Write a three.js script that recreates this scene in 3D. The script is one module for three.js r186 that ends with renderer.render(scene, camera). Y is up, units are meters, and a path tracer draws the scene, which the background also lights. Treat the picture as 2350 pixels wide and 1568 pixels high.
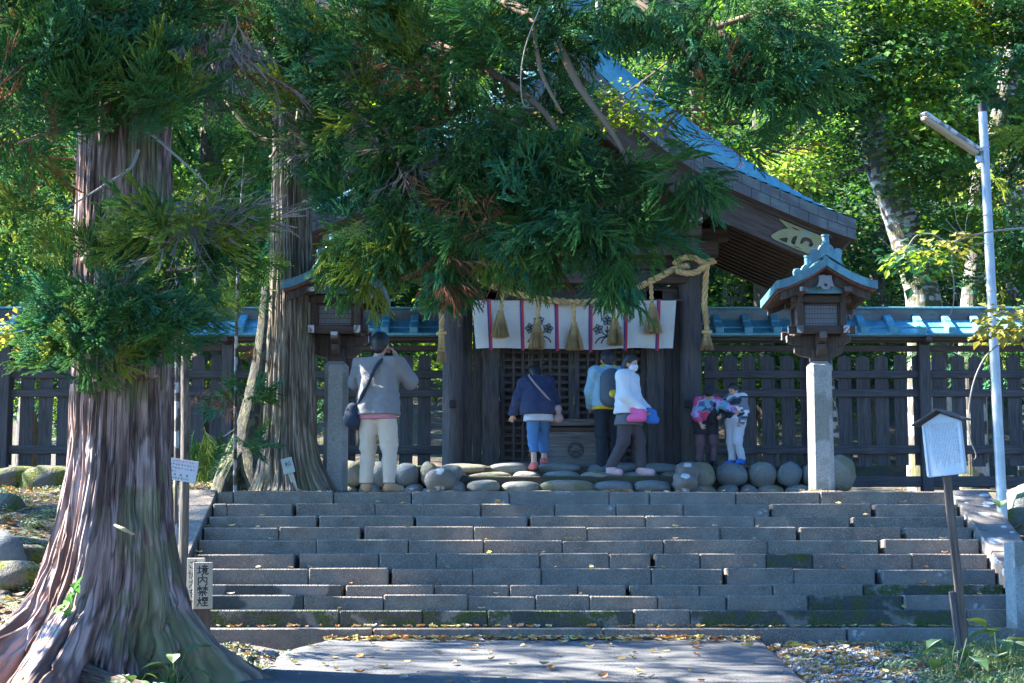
import * as THREE from 'three';
import { Sky } from 'three/addons/objects/Sky.js';
import { mergeGeometries, mergeVertices, toCreasedNormals } from 'three/addons/utils/BufferGeometryUtils.js';

// ------------------------------------------------------------------ camera, sky, sun, exposure
const scene = new THREE.Scene();
const EYE = 0.275, PITCH = 8.0 * Math.PI / 180, FOC = 4360, PX = 1175, PY = 784;   // focal length and picture centre in units of a 2350 x 1568 picture
const camera = new THREE.PerspectiveCamera(2 * Math.atan(784 / FOC) * 180 / Math.PI, 1024 / 683, 0.1, 600);
camera.position.set(0, EYE, 0);
camera.rotation.x = PITCH;
camera.updateMatrixWorld();

const SUN_EL = 43 * Math.PI / 180, SUN_BACK = 13 * Math.PI / 180;                  // from the left, a little from behind the gate
const sunDir = new THREE.Vector3(-Math.cos(SUN_EL) * Math.cos(SUN_BACK), Math.sin(SUN_EL), -Math.cos(SUN_EL) * Math.sin(SUN_BACK));
const sky = new Sky();
sky.name = 'sky'; sky.scale.setScalar(450); sky.userData.kind = 'structure';
if (sky.material.uniforms.cloudCoverage) sky.material.uniforms.cloudCoverage.value = 0;
sky.material.uniforms.sunPosition.value.copy(sunDir);
sky.material.uniforms.turbidity.value = 8;
sky.material.uniforms.rayleigh.value = 0.75;
sky.material.uniforms.mieCoefficient.value = 0.004;
scene.add(sky);
scene.environmentIntensity = 0.16;
const sun = new THREE.DirectionalLight(new THREE.Color(1.0, 0.93, 0.80), 5.0);
sun.position.copy(sunDir).multiplyScalar(80).add(new THREE.Vector3(0, 0, -22));
sun.target.position.set(0, 0, -22); scene.add(sun, sun.target); sun.name = 'sun';
sun.castShadow = true; sun.shadow.mapSize.set(4096, 4096); sun.shadow.radius = 1;
Object.assign(sun.shadow.camera, { left: -45, right: 45, top: 45, bottom: -45, near: 1, far: 220 });
const EXPOSURE = 9.4;

// ------------------------------------------------------------------ helpers
const V = (x, y, z) => new THREE.Vector3(x, y, z);
function rng(seed) { let a = seed >>> 0; return () => { a = (a + 0x6D2B79F5) | 0; let t = Math.imul(a ^ (a >>> 15), 1 | a); t = (t + Math.imul(t ^ (t >>> 7), 61 | t)) ^ t; return ((t ^ (t >>> 14)) >>> 0) / 4294967296; }; }
const R = rng(7);
const rr = (a, b, r = R) => a + (b - a) * r();
const clamp = (x, a = 0, b = 1) => Math.min(b, Math.max(a, x));
const lerp = (a, b, t) => a + (b - a) * t;
const smooth = (a, b, x) => { const t = clamp((x - a) / (b - a)); return t * t * (3 - 2 * t); };
function interp(pts, x) {                                        // piecewise linear
  if (x <= pts[0][0]) return pts[0][1];
  for (let i = 1; i < pts.length; i++) if (x <= pts[i][0]) return lerp(pts[i - 1][1], pts[i][1], (x - pts[i - 1][0]) / (pts[i][0] - pts[i - 1][0]));
  return pts[pts.length - 1][1];
}
const CP = Math.cos(PITCH), SP = Math.sin(PITCH);
function at(px, py, d) {                                          // the point of the place that stands d metres off, at that spot of the survey picture
  const xc = (px - PX) / FOC, yc = (PY - py) / FOC, s = d / (CP - yc * SP);
  return V(xc * s, EYE + (yc * CP + SP) * s, -d);
}
const MPP = d => d / FOC;                                         // metres per survey unit at d

// lattice noise
const PERM = (() => { const p = new Uint8Array(512), r = rng(99); const a = [...Array(256).keys()]; for (let i = 255; i > 0; i--) { const j = Math.floor(r() * (i + 1)); [a[i], a[j]] = [a[j], a[i]]; } for (let i = 0; i < 512; i++) p[i] = a[i & 255]; return p; })();
const hash3 = (x, y, z) => PERM[PERM[PERM[x & 255] + (y & 255)] + (z & 255)] / 255;
function vn(x, y, px = 256, py = 256, seed = 0) {                 // periodic 2-D value noise
  const xi = Math.floor(x), yi = Math.floor(y); let u = x - xi, v = y - yi; u = u * u * (3 - 2 * u); v = v * v * (3 - 2 * v);
  const x0 = ((xi % px) + px) % px, x1 = (x0 + 1) % px, y0 = ((yi % py) + py) % py, y1 = (y0 + 1) % py;
  const a = hash3(x0, y0, seed), b = hash3(x1, y0, seed), c = hash3(x0, y1, seed), d = hash3(x1, y1, seed);
  return a + (b - a) * u + (c - a + (a - b - c + d) * u) * v;
}
function fbm(x, y, px, py, oct = 4, seed = 0, gain = 0.5) {
  let s = 0, a = 1, n = 0;
  for (let i = 0; i < oct; i++) { s += a * vn(x, y, px, py, seed + i * 17); n += a; a *= gain; x *= 2; y *= 2; px *= 2; py *= 2; }
  return s / n;
}
function vn3(x, y, z) {
  const xi = Math.floor(x), yi = Math.floor(y), zi = Math.floor(z); let u = x - xi, v = y - yi, w = z - zi;
  u = u * u * (3 - 2 * u); v = v * v * (3 - 2 * v); w = w * w * (3 - 2 * w);
  const h = (a, b, c) => hash3(xi + a, yi + b, zi + c);
  return lerp(lerp(lerp(h(0, 0, 0), h(1, 0, 0), u), lerp(h(0, 1, 0), h(1, 1, 0), u), v), lerp(lerp(h(0, 0, 1), h(1, 0, 1), u), lerp(h(0, 1, 1), h(1, 1, 1), u), v), w);
}
const fbm3 = (x, y, z, o = 3) => { let s = 0, a = 1, n = 0; for (let i = 0; i < o; i++) { s += a * vn3(x, y, z); n += a; a *= 0.5; x *= 2.03; y *= 2.03; z *= 2.03; } return s / n; };

// textures: fn(u, v) -> [r, g, b] linear 0..1 (colour) or a number (height)
const toS = c => c <= 0.0031308 ? 12.92 * c : 1.055 * Math.pow(c, 1 / 2.4) - 0.055;
function texture(w, h, fn, { color = true, rep = [1, 1] } = {}) {
  const d = new Uint8Array(w * h * 4);
  for (let j = 0, k = 0; j < h; j++) for (let i = 0; i < w; i++, k += 4) {
    const c = fn((i + 0.5) / w, (j + 0.5) / h);
    if (color) { d[k] = 255 * toS(clamp(c[0])); d[k + 1] = 255 * toS(clamp(c[1])); d[k + 2] = 255 * toS(clamp(c[2])); } else d[k] = d[k + 1] = d[k + 2] = 255 * clamp(c);
    d[k + 3] = 255;
  }
  const t = new THREE.DataTexture(d, w, h); t.wrapS = t.wrapT = THREE.RepeatWrapping; t.magFilter = THREE.LinearFilter; t.minFilter = THREE.LinearMipmapLinearFilter; t.generateMipmaps = true;
  if (color) t.colorSpace = THREE.SRGBColorSpace; t.repeat.set(...rep); t.needsUpdate = true; return t;
}
const mixc = (a, b, t) => [lerp(a[0], b[0], t), lerp(a[1], b[1], t), lerp(a[2], b[2], t)];
const mulc = (a, k) => [a[0] * k, a[1] * k, a[2] * k];
const lin = (r, g, b) => new THREE.Color().setRGB(r, g, b);
const std = (o) => new THREE.MeshStandardMaterial({ roughness: 0.85, metalness: 0, ...o });
const phys = (o) => new THREE.MeshPhysicalMaterial({ roughness: 0.85, metalness: 0, ...o });

// named objects
const taken = new Map();
function numbered(name) { const n = taken.get(name) ?? 0; taken.set(name, n + 1); return n ? `${name}_${String(n).padStart(3, '0')}` : name; }
function tag(o, label, category, group, kind) { if (label) o.userData.label = label; if (category) o.userData.category = category; if (group) o.userData.group = group; if (kind) o.userData.kind = kind; return o; }
function thing(name, label, category, group) { const o = new THREE.Group(); o.name = numbered(name); tag(o, label, category, group); scene.add(o); return o; }
function solo(name, geo, mat, label, category, group) { const m = new THREE.Mesh(geo, mat); m.name = numbered(name); tag(m, label, category, group); scene.add(m); return m; }
function struct(name, geo, mat) { const m = new THREE.Mesh(geo, mat); m.name = numbered(name); m.userData.kind = 'structure'; scene.add(m); return m; }
function part(parent, name, geo, mat, pos, rot) { const m = new THREE.Mesh(geo, mat); m.name = name; if (pos) m.position.set(pos.x ?? pos[0], pos.y ?? pos[1], pos.z ?? pos[2]); if (rot) m.rotation.set(...rot); parent.add(m); return m; }
function copies(parent, name, geo, mat, list, label) {           // an InstancedMesh; list of {m: Matrix4, c?: Color}
  const o = new THREE.InstancedMesh(geo, mat, list.length); o.name = name; o.userData.kind = 'stuff'; if (label) o.userData.label = label;
  list.forEach((e, i) => { o.setMatrixAt(i, e.m); if (e.c) o.setColorAt(i, e.c); });
  (parent ?? scene).add(o); return o;
}
const M4 = (p, q, s) => new THREE.Matrix4().compose(p, q, typeof s === 'number' ? V(s, s, s) : s);
const QE = (x, y, z, o = 'XYZ') => new THREE.Quaternion().setFromEuler(new THREE.Euler(x, y, z, o));

// a box with chamfered edges, uv in metres, v along its longest side
function cbox(w, h, d, b = 0.006, off = null) {
  b = Math.min(b, w * 0.45, h * 0.45, d * 0.45);
  const X = w / 2, Y = h / 2, Z = d / 2, pos = [], quad = (a, bb, c, dd) => pos.push(...a, ...bb, ...c, ...a, ...c, ...dd), tri = (a, bb, c) => pos.push(...a, ...bb, ...c);
  const P = (sx, sy, sz, ax) => [sx * (ax === 0 ? X : X - b), sy * (ax === 1 ? Y : Y - b), sz * (ax === 2 ? Z : Z - b)];
  for (const s of [1, -1]) {
    const f = (a, bb, c, dd) => s > 0 ? quad(a, bb, c, dd) : quad(dd, c, bb, a);
    f(P(s, -1, 1, 0), P(s, -1, -1, 0), P(s, 1, -1, 0), P(s, 1, 1, 0));
    f(P(-1, s, 1, 1), P(1, s, 1, 1), P(1, s, -1, 1), P(-1, s, -1, 1));
    f(P(-1, -1, s, 2), P(1, -1, s, 2), P(1, 1, s, 2), P(-1, 1, s, 2));
    for (const t of [1, -1]) {
      const g = (a, bb, c, dd) => s * t > 0 ? quad(a, bb, c, dd) : quad(dd, c, bb, a);
      g(P(s, t, 1, 0), P(s, t, -1, 0), P(s, t, -1, 1), P(s, t, 1, 1));
      g(P(s, -1, t, 2), P(s, -1, t, 0), P(s, 1, t, 0), P(s, 1, t, 2));
      g(P(-1, s, t, 1), P(1, s, t, 1), P(1, s, t, 2), P(-1, s, t, 2));
      for (const u of [1, -1]) (s * t * u > 0 ? tri(P(s, t, u, 0), P(s, t, u, 1), P(s, t, u, 2)) : tri(P(s, t, u, 2), P(s, t, u, 1), P(s, t, u, 0)));
    }
  }
  const g = new THREE.BufferGeometry(); g.setAttribute('position', new THREE.Float32BufferAttribute(pos, 3)); g.computeVertexNormals();
  const n = g.attributes.normal, dims = [w, h, d], uv = [], ou = off ? off[0] : R() * 7, ov = off ? off[1] : R() * 7;
  for (let i = 0; i < n.count; i++) {
    const a = [Math.abs(n.getX(i)), Math.abs(n.getY(i)), Math.abs(n.getZ(i))], k = a[0] >= a[1] && a[0] >= a[2] ? 0 : a[1] >= a[2] ? 1 : 2;
    let [p, q] = [[1, 2], [0, 2], [0, 1]][k]; if (dims[p] > dims[q]) [p, q] = [q, p];
    uv.push(pos[i * 3 + p] + ou + k * 0.37, pos[i * 3 + q] + ov + k * 0.61);
  }
  g.setAttribute('uv', new THREE.Float32BufferAttribute(uv, 2)); return g;
}
// uv from position by the facing axis, in metres
function boxUV(g, k = 1) {
  if (g.index) g = g.toNonIndexed(); g.computeVertexNormals(); const p = g.attributes.position, uv = [];
  for (let f = 0; f < p.count; f += 3) {
    const a = V(p.getX(f), p.getY(f), p.getZ(f)), b = V(p.getX(f + 1), p.getY(f + 1), p.getZ(f + 1)), c = V(p.getX(f + 2), p.getY(f + 2), p.getZ(f + 2));
    const n = b.clone().sub(a).cross(c.clone().sub(a)); const ax = [Math.abs(n.x), Math.abs(n.y), Math.abs(n.z)], m = ax[0] >= ax[1] && ax[0] >= ax[2] ? 0 : ax[1] >= ax[2] ? 1 : 2;
    for (const v of [a, b, c]) uv.push(...(m === 0 ? [v.z * k, v.y * k] : m === 1 ? [v.x * k, v.z * k] : [v.x * k, v.y * k]));
  }
  g.setAttribute('uv', new THREE.Float32BufferAttribute(uv, 2)); return g;
}
// a grid surface from fn(i/nu, j/nv) -> Vector3, uv scaled to (su, sv)
function grid(nu, nv, fn, su = 1, sv = 1, closeU = false) {
  const pos = [], uv = [], idx = [];
  for (let j = 0; j <= nv; j++) for (let i = 0; i <= nu; i++) { const p = fn(i / nu, j / nv); pos.push(p.x, p.y, p.z); uv.push(i / nu * su, j / nv * sv); }
  for (let j = 0; j < nv; j++) for (let i = 0; i < nu; i++) { const a = j * (nu + 1) + i, b = a + 1, c = a + nu + 1, d = c + 1; idx.push(a, b, d, a, d, c); }
  const g = new THREE.BufferGeometry(); g.setAttribute('position', new THREE.Float32BufferAttribute(pos, 3)); g.setAttribute('uv', new THREE.Float32BufferAttribute(uv, 2)); g.setIndex(idx); g.computeVertexNormals();
  if (closeU) { const n = g.attributes.normal; for (let j = 0; j <= nv; j++) { const a = j * (nu + 1), b = a + nu; const x = n.getX(a) + n.getX(b), y = n.getY(a) + n.getY(b), z = n.getZ(a) + n.getZ(b), l = Math.hypot(x, y, z) || 1; n.setXYZ(a, x / l, y / l, z / l); n.setXYZ(b, x / l, y / l, z / l); } }
  return g;
}
// a tapered tube through points with radii; uv: u once round, v in metres
function tube(pts, radii, sides = 8, segs = null, { cap = true, us = 1 } = {}) {
  const c = new THREE.CatmullRomCurve3(pts, false, 'centripetal'), n = segs ?? Math.max(2, (pts.length - 1) * 4);
  const L = c.getLength(), fr = c.computeFrenetFrames(n, false), rad = typeof radii === 'number' ? () => radii : t => { const x = t * (radii.length - 1), i = Math.min(radii.length - 2, Math.floor(x)); return lerp(radii[i], radii[i + 1], x - i); };
  const g = grid(sides, n, (u, v) => { const k = Math.round(v * n), p = c.getPoint(v), a = u * Math.PI * 2, r = rad(v); return p.addScaledVector(fr.normals[k], Math.cos(a) * r).addScaledVector(fr.binormals[k], Math.sin(a) * r); }, us, L, true);
  if (!cap) return g;
  const P = [...g.attributes.position.array], U = [...g.attributes.uv.array], N = [...g.attributes.normal.array], I = [...g.index.array];
  for (const e of [0, 1]) { const k = P.length / 3, p = c.getPoint(e), t = c.getTangent(e).multiplyScalar(e ? 1 : -1); P.push(p.x, p.y, p.z); U.push(0.5, e * L); N.push(t.x, t.y, t.z); const s = e * n * (sides + 1); for (let i = 0; i < sides; i++) e ? I.push(k, s + i, s + i + 1) : I.push(k, s + i + 1, s + i); }
  const q = new THREE.BufferGeometry(); q.setAttribute('position', new THREE.Float32BufferAttribute(P, 3)); q.setAttribute('normal', new THREE.Float32BufferAttribute(N, 3)); q.setAttribute('uv', new THREE.Float32BufferAttribute(U, 2)); q.setIndex(I); return q;
}
function merge(list) { const a = list.map(g => { const q = g.index ? g.toNonIndexed() : g.clone(); for (const k of Object.keys(q.attributes)) if (!['position', 'normal', 'uv'].includes(k)) q.deleteAttribute(k); if (!q.attributes.normal) q.computeVertexNormals(); if (!q.attributes.uv) q.setAttribute('uv', new THREE.Float32BufferAttribute(new Float32Array(q.attributes.position.count * 2), 2)); return q; }); return mergeGeometries(a); }
function moved(g, x = 0, y = 0, z = 0, rx = 0, ry = 0, rz = 0) { const q = g.clone(); q.applyMatrix4(new THREE.Matrix4().compose(V(x, y, z), QE(rx, ry, rz), V(1, 1, 1))); return q; }
// a rounded stone: a sphere pushed about by noise, then scaled
function stone(w, h, d, seed, { seg = 10, rough = 0.22, box = 0.35 } = {}) {
  const g = new THREE.IcosahedronGeometry(1, 3), p = g.attributes.position, s = seed * 13.7;
  for (let i = 0; i < p.count; i++) {
    const v = V(p.getX(i), p.getY(i), p.getZ(i)), k = 1 / Math.pow(Math.abs(v.x) ** 3.4 + Math.abs(v.y) ** 3.4 + Math.abs(v.z) ** 3.4, 1 / 3.4);
    v.multiplyScalar(lerp(1, k, box) * (1 + rough * (fbm3(v.x * 1.3 + s, v.y * 1.3 + s * 0.7, v.z * 1.3, 3) - 0.5) * 2));
    p.setXYZ(i, v.x * w / 2, v.y * h / 2, v.z * d / 2);
  }
  const q = boxUV(mergeVertices(deleteUV(g))); return smoothN(q);
}
function deleteUV(g) { g.deleteAttribute('uv'); g.deleteAttribute('normal'); return g; }
function smoothN(g) { return toCreasedNormals(g, 1.2); }
// ------------------------------------------------------------------ surface materials
const TWO = Math.PI * 2;
const stoneTex = (base, warm, speck, seed) => texture(512, 512, (u, v) => {
  const f = fbm(u * 8, v * 8, 8, 8, 5, seed), g = fbm(u * 90, v * 90, 90, 90, 2, seed + 3), w = fbm(u * 3, v * 3, 3, 3, 3, seed + 9);
  let c = mixc(base, warm, smooth(0.35, 0.7, w)); c = mulc(c, 0.62 + 0.5 * f + 0.36 * (g - 0.5));
  const sp = smooth(0.74, 0.8, vn(u * 130, v * 130, 130, 130, seed + 5)); return mixc(c, speck, sp * 0.35);
});
const stoneBump = texture(512, 512, (u, v) => 0.5 * fbm(u * 14, v * 14, 14, 14, 4, 41) + 0.5 * fbm(u * 110, v * 110, 110, 110, 2, 43), { color: false });
const stepA = stoneTex([0.185, 0.156, 0.126], [0.15, 0.12, 0.098], [0.34, 0.34, 0.33], 1);
const stepB = stoneTex([0.16, 0.138, 0.115], [0.178, 0.142, 0.114], [0.3, 0.3, 0.3], 31);
// the same stone with white lichen flecks; with moss and dark algae
const lichenTex = texture(512, 512, (u, v) => {
  const f = fbm(u * 8, v * 8, 8, 8, 5, 61), g = fbm(u * 90, v * 90, 90, 90, 2, 63); let c = mulc([0.165, 0.15, 0.135], 0.65 + 0.5 * f + 0.34 * (g - 0.5));
  const m = smooth(0.52, 0.66, fbm(u * 3, v * 3, 3, 3, 3, 67)) * smooth(0.48, 0.58, fbm(u * 40, v * 22, 40, 22, 3, 69)); return mixc(c, [0.42, 0.44, 0.45], m * 0.75);
});
const mossTex = texture(512, 512, (u, v) => {
  const f = fbm(u * 8, v * 8, 8, 8, 5, 71), g = fbm(u * 100, v * 100, 100, 100, 2, 73); let c = mulc([0.15, 0.14, 0.125], 0.65 + 0.5 * f + 0.34 * (g - 0.5));
  const a = smooth(0.40, 0.50, fbm(u * 4, v * 4, 4, 4, 5, 75)), m = smooth(0.50, 0.57, fbm(u * 6, v * 6, 6, 6, 5, 79, 0.65) + 0.4 * (g - 0.5));
  c = mixc(c, mulc([0.03, 0.036, 0.03], 0.6 + 0.8 * g), a * 0.85); return mixc(c, mulc([0.04, 0.056, 0.011], 0.3 + 1.4 * g), m);
});
const stainTex = texture(512, 512, (u, v) => {
  const f = fbm(u * 8, v * 8, 8, 8, 5, 81), g = fbm(u * 90, v * 90, 90, 90, 2, 83); let c = mulc([0.165, 0.15, 0.135], 0.65 + 0.5 * f + 0.34 * (g - 0.5));
  const a = smooth(0.46, 0.5, fbm(u * 2, v * 2, 2, 2, 4, 85)); return mixc(c, mulc([0.035, 0.038, 0.036], 0.7 + 0.6 * g), a * 0.88);
});
const stepMats = [stepA, stepB, lichenTex, mossTex, stainTex].map((m, i) => std({ map: m, bumpMap: stoneBump, bumpScale: i === 3 ? 0.02 : 0.012, roughness: 0.9 }));
const [MstepA, MstepB, Mlichen, Mmoss, Mstain] = stepMats;
const boulderTex = [0, 1, 2].map(k => texture(256, 256, (u, v) => {
  const f = fbm(u * 5, v * 5, 5, 5, 4, 101 + k * 7), g = fbm(u * 50, v * 50, 50, 50, 2, 105 + k); let c = mulc([[0.15, 0.155, 0.14], [0.19, 0.17, 0.135], [0.13, 0.14, 0.14]][k], 0.6 + 0.6 * f + 0.3 * (g - 0.5));
  if (k === 1) c = mixc(c, [0.12, 0.13, 0.05], smooth(0.55, 0.66, fbm(u * 4, v * 4, 4, 4, 4, 121)) * 0.7); return c;
}));
const Mboulder = boulderTex.map(m => std({ map: m, bumpMap: stoneBump, bumpScale: 0.012, roughness: 0.85 }));
const MboulderLichen = std({ roughness: 0.9, bumpMap: stoneBump, bumpScale: 0.012, map: texture(256, 256, (u, v) => { const f = fbm(u * 6, v * 6, 6, 6, 4, 131); return mixc(mulc([0.15, 0.13, 0.115], 0.6 + 0.6 * f), [0.42, 0.42, 0.41], smooth(0.63, 0.68, fbm(u * 4, v * 4, 4, 4, 4, 137))); }) });
const asphaltTex = texture(1024, 1024, (u, v) => { const g = vn(u * 300, v * 300, 300, 300, 3), h = vn(u * 150, v * 150, 150, 150, 5), f = fbm(u * 6, v * 6, 6, 6, 4, 7); const k = 0.075 * (0.62 + 0.35 * f + 0.5 * (g * 0.6 + h * 0.4)); return [k * 0.98, k, k * 1.04]; });
const asphaltBump = texture(1024, 1024, (u, v) => 0.5 * vn(u * 300, v * 300, 300, 300, 3) + 0.5 * vn(u * 150, v * 150, 150, 150, 5), { color: false });
const Masphalt = std({ map: asphaltTex, bumpMap: asphaltBump, bumpScale: 0.012, roughness: 0.88 });
const soilTex = texture(1024, 1024, (u, v) => {
  const f = fbm(u * 10, v * 10, 10, 10, 5, 201), g = fbm(u * 120, v * 120, 120, 120, 3, 205), m = smooth(0.56, 0.66, fbm(u * 7, v * 7, 7, 7, 4, 209));
  let c = mulc([0.085, 0.066, 0.048], 0.45 + 0.6 * f + 0.7 * (g - 0.3)); return mixc(c, mulc([0.07, 0.085, 0.03], 0.5 + g), m * 0.75);
});
const soilBump = texture(1024, 1024, (u, v) => 0.6 * fbm(u * 40, v * 40, 40, 40, 4, 211) + 0.4 * vn(u * 200, v * 200, 200, 200, 213), { color: false });
const Msoil = std({ map: soilTex, bumpMap: soilBump, bumpScale: 0.05, roughness: 0.95 });
// weathered timber: grain runs along v
const woodTex = (base, dark, pale, seed, k = 1) => texture(512, 1024, (u, v) => {
  const wob = 0.025 * fbm(u * 4, v * 6, 4, 6, 3, seed), gr = fbm((u + wob) * 60, v * 4, 60, 4, 3, seed + 2), fine = vn((u + wob * 0.5) * 220, v * 10, 220, 10, seed + 4), big = fbm(u * 3, v * 3, 3, 3, 3, seed + 6);
  let c = mixc(dark, base, smooth(0.1, 0.6, gr)); c = mixc(c, pale, smooth(0.6, 0.9, gr) * 0.45 * k); return mulc(c, 0.55 + 0.45 * fine + 0.45 * big);
});
const woodBump = texture(512, 1024, (u, v) => { const w = 0.025 * fbm(u * 4, v * 6, 4, 6, 3, 300); return 0.6 * fbm((u + w) * 60, v * 4, 60, 4, 3, 302) + 0.4 * vn((u + w * 0.5) * 220, v * 10, 220, 10, 304); }, { color: false });
const woodGate = woodTex([0.07, 0.057, 0.055], [0.032, 0.025, 0.024], [0.115, 0.1, 0.096], 300);
const woodFence = woodTex([0.058, 0.05, 0.052], [0.028, 0.023, 0.024], [0.1, 0.09, 0.088], 320);
const woodFenceB = woodTex([0.066, 0.055, 0.054], [0.03, 0.025, 0.024], [0.105, 0.093, 0.09], 340);
const woodBrown = woodTex([0.062, 0.042, 0.034], [0.03, 0.02, 0.017], [0.1, 0.073, 0.06], 360);
const woodPale = woodTex([0.38, 0.34, 0.28], [0.24, 0.2, 0.16], [0.48, 0.45, 0.4], 380);
const wm = (map, o = {}) => std({ map, bumpMap: woodBump, bumpScale: 0.008, roughness: 0.82, ...o });
const Mgate = wm(woodGate), Mfence = wm(woodFence), MfenceB = wm(woodFenceB), Mbrown = wm(woodBrown), Mpale = wm(woodPale);
const MendWood = std({ roughness: 0.9, map: texture(256, 256, (u, v) => { const x = u - 0.5, y = v - 0.5, a = Math.atan2(y, x), r = Math.hypot(x, y); const s = vn(a * 9.55 + 30, r * 3, 60, 256, 9); return mixc([0.4, 0.4, 0.42], [0.1, 0.085, 0.085], smooth(0.45, 0.7, s)); }) });
// copper
const copperBlue = texture(512, 512, (u, v) => { const f = fbm(u * 6, v * 6, 6, 6, 4, 401), g = fbm(u * 3, v * 24, 3, 24, 3, 403), h = fbm(u * 60, v * 60, 60, 60, 2, 405); return mulc(mixc([0.065, 0.23, 0.30], [0.12, 0.33, 0.40], smooth(0.3, 0.7, f)), 0.6 + 0.45 * g + 0.3 * (h - 0.3)); });
const MroofBlue = std({ map: copperBlue, roughness: 0.55, metalness: 0.1 });
const copperDark = texture(512, 512, (u, v) => { const f = fbm(u * 5, v * 5, 5, 5, 4, 411), g = fbm(u * 24, v * 4, 24, 4, 3, 413), h = fbm(u * 60, v * 60, 60, 60, 2, 415); let c = mixc([0.06, 0.05, 0.05], [0.085, 0.085, 0.08], smooth(0.35, 0.65, f)); c = mixc(c, [0.075, 0.12, 0.12], smooth(0.6, 0.75, g) * 0.55); return mulc(c, 0.75 + 0.5 * h); });
const McopperDark = std({ map: copperDark, roughness: 0.5, metalness: 0.25 });
const copperSlate = texture(512, 512, (u, v) => { const f = fbm(u * 6, v * 6, 6, 6, 4, 431), g = fbm(u * 20, v * 4, 20, 4, 3, 433), h = fbm(u * 60, v * 60, 60, 60, 2, 435); return mulc(mixc([0.06, 0.13, 0.155], [0.09, 0.22, 0.255], smooth(0.4, 0.7, f * 0.6 + g * 0.4)), 0.7 + 0.5 * h); });
const McopperSlate = std({ map: copperSlate, roughness: 0.45, metalness: 0.2 });
const MgoldPatina = std({ roughness: 0.5, metalness: 0.35, map: texture(256, 256, (u, v) => { const f = fbm(u * 6, v * 6, 6, 6, 4, 421); return mulc(mixc([0.23, 0.2, 0.085], [0.13, 0.2, 0.17], smooth(0.52, 0.68, f)), 0.7 + 0.5 * f); }) });
const Miron = std({ color: lin(0.015, 0.015, 0.017), roughness: 0.6, metalness: 0.4 });

// ------------------------------------------------------------------ the ground
const STAIR_L = -3.22, STAIR_R = 4.80, LAND_Y = at(1175, 1126, 20.7).y, PLAT_Y = at(1300, 1067, 26.9).y;
const pathY = d => -0.1 * Math.max(0, 17.6 - Math.max(d, 4)) - 0.02 * Math.max(0, 4 - d);
function groundY(x, z) {
  const d = -z; let y;
  const front = pathY(d) - 0.03;
  const bank = interp([[16.2, 0], [18, 0.35], [20, 0.95], [22, 1.35], [25, x > 0 ? 1.45 : 1.75], [28, x > 0 ? 1.55 : 2.12], [34, 2.3], [45, 3.2], [70, 12], [110, 26]], d);
  const landing = interp([[17.4, -0.2], [17.9, -0.25], [20.9, 1.2], [21.1, LAND_Y - 0.004], [26.2, LAND_Y - 0.004], [29.2, LAND_Y + 0.02], [33, 2.0], [36, 2.4], [45, 3.2], [70, 12], [110, 26]], d);
  const inStair = smooth(STAIR_L - 0.75, STAIR_L - 0.35, x) * (1 - smooth(STAIR_R + 0.35, STAIR_R + 0.8, x));
  y = d < 17.6 && d < 16.2 ? front : lerp(Math.max(front, bank + front * 0.2), landing, inStair);
  if (d < 17.4) y = lerp(front, y, smooth(16.2, 17.4, d) * (1 - inStair));
  const lump = (fbm(x * 0.9 + 50, z * 0.9 + 200, 256, 256, 3, 5) - 0.5) * 0.22 * (1 - inStair * (d > 17.2 ? 1 : 0.6));
  const asphalt = smooth(-2.4, -2.0, x) * (1 - smooth(2.25, 2.5, x)) * (d < 17.7 ? 1 : 0);
  return y + lump * (1 - asphalt) - 0.06 * asphalt;
}
{
  const xs = [], zs = []; for (let x = -90; x <= 90; x += Math.abs(x) < 9 ? 0.12 : Math.abs(x) < 20 ? 0.5 : 3) xs.push(x); for (let d = -30; d <= 130; d += d > 11 && d < 30 ? 0.12 : d > 3 && d < 46 ? 0.6 : 4) zs.push(-d);
  const g = grid(xs.length - 1, zs.length - 1, (u, v) => { const x = xs[Math.round(u * (xs.length - 1))], z = zs[Math.round(v * (zs.length - 1))]; return V(x, groundY(x, z), z); });
  const p = g.attributes.position, uv = []; for (let i = 0; i < p.count; i++) uv.push(p.getX(i) / 2.3, p.getZ(i) / 2.3); g.setAttribute('uv', new THREE.Float32BufferAttribute(uv, 2));
  struct('ground', g, Msoil);
}
// the asphalt approach, a slab with a broken edge
{
  const L = d => -1.93 - 0.03 * (17.5 - d) - 0.16 * (fbm(d * 2.2, 3, 256, 256, 4, 15) - 0.5) - 0.22 * smooth(16.9, 17.5, d) * -1 - 0.12 * smooth(16.2, 15.3, d), Rr = d => 2.27 + 0.02 * (fbm(d * 3, 9, 256, 256, 3, 19) - 0.5);
  const nu = 60, nv = 130;
  const top = grid(nu, nv, (u, v) => { const d = lerp(2, 17.56, v), e = Math.min(u, 1 - u); return V(lerp(L(d), Rr(d), u), pathY(d) + 0.012 * (fbm(u * 9, d * 2, 256, 256, 3, 25) - 0.5) - (e < 0.001 ? 0.02 : 0), -d); });
  const p = top.attributes.position, uv = []; for (let i = 0; i < p.count; i++) uv.push(p.getX(i) / 1.5, p.getZ(i) / 1.5); top.setAttribute('uv', new THREE.Float32BufferAttribute(uv, 2));
  const side = f => grid(nv, 1, (u, v) => { const d = lerp(2, 17.56, u); return V(f(d) + (f === L ? -1 : 1) * 0.03 * (1 - v), pathY(d) - 0.02 - 0.14 * (1 - v), -d); }, 8, 0.1);
  struct('asphalt_path', merge([top, side(L), side(Rr)]), Masphalt);
}

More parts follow.
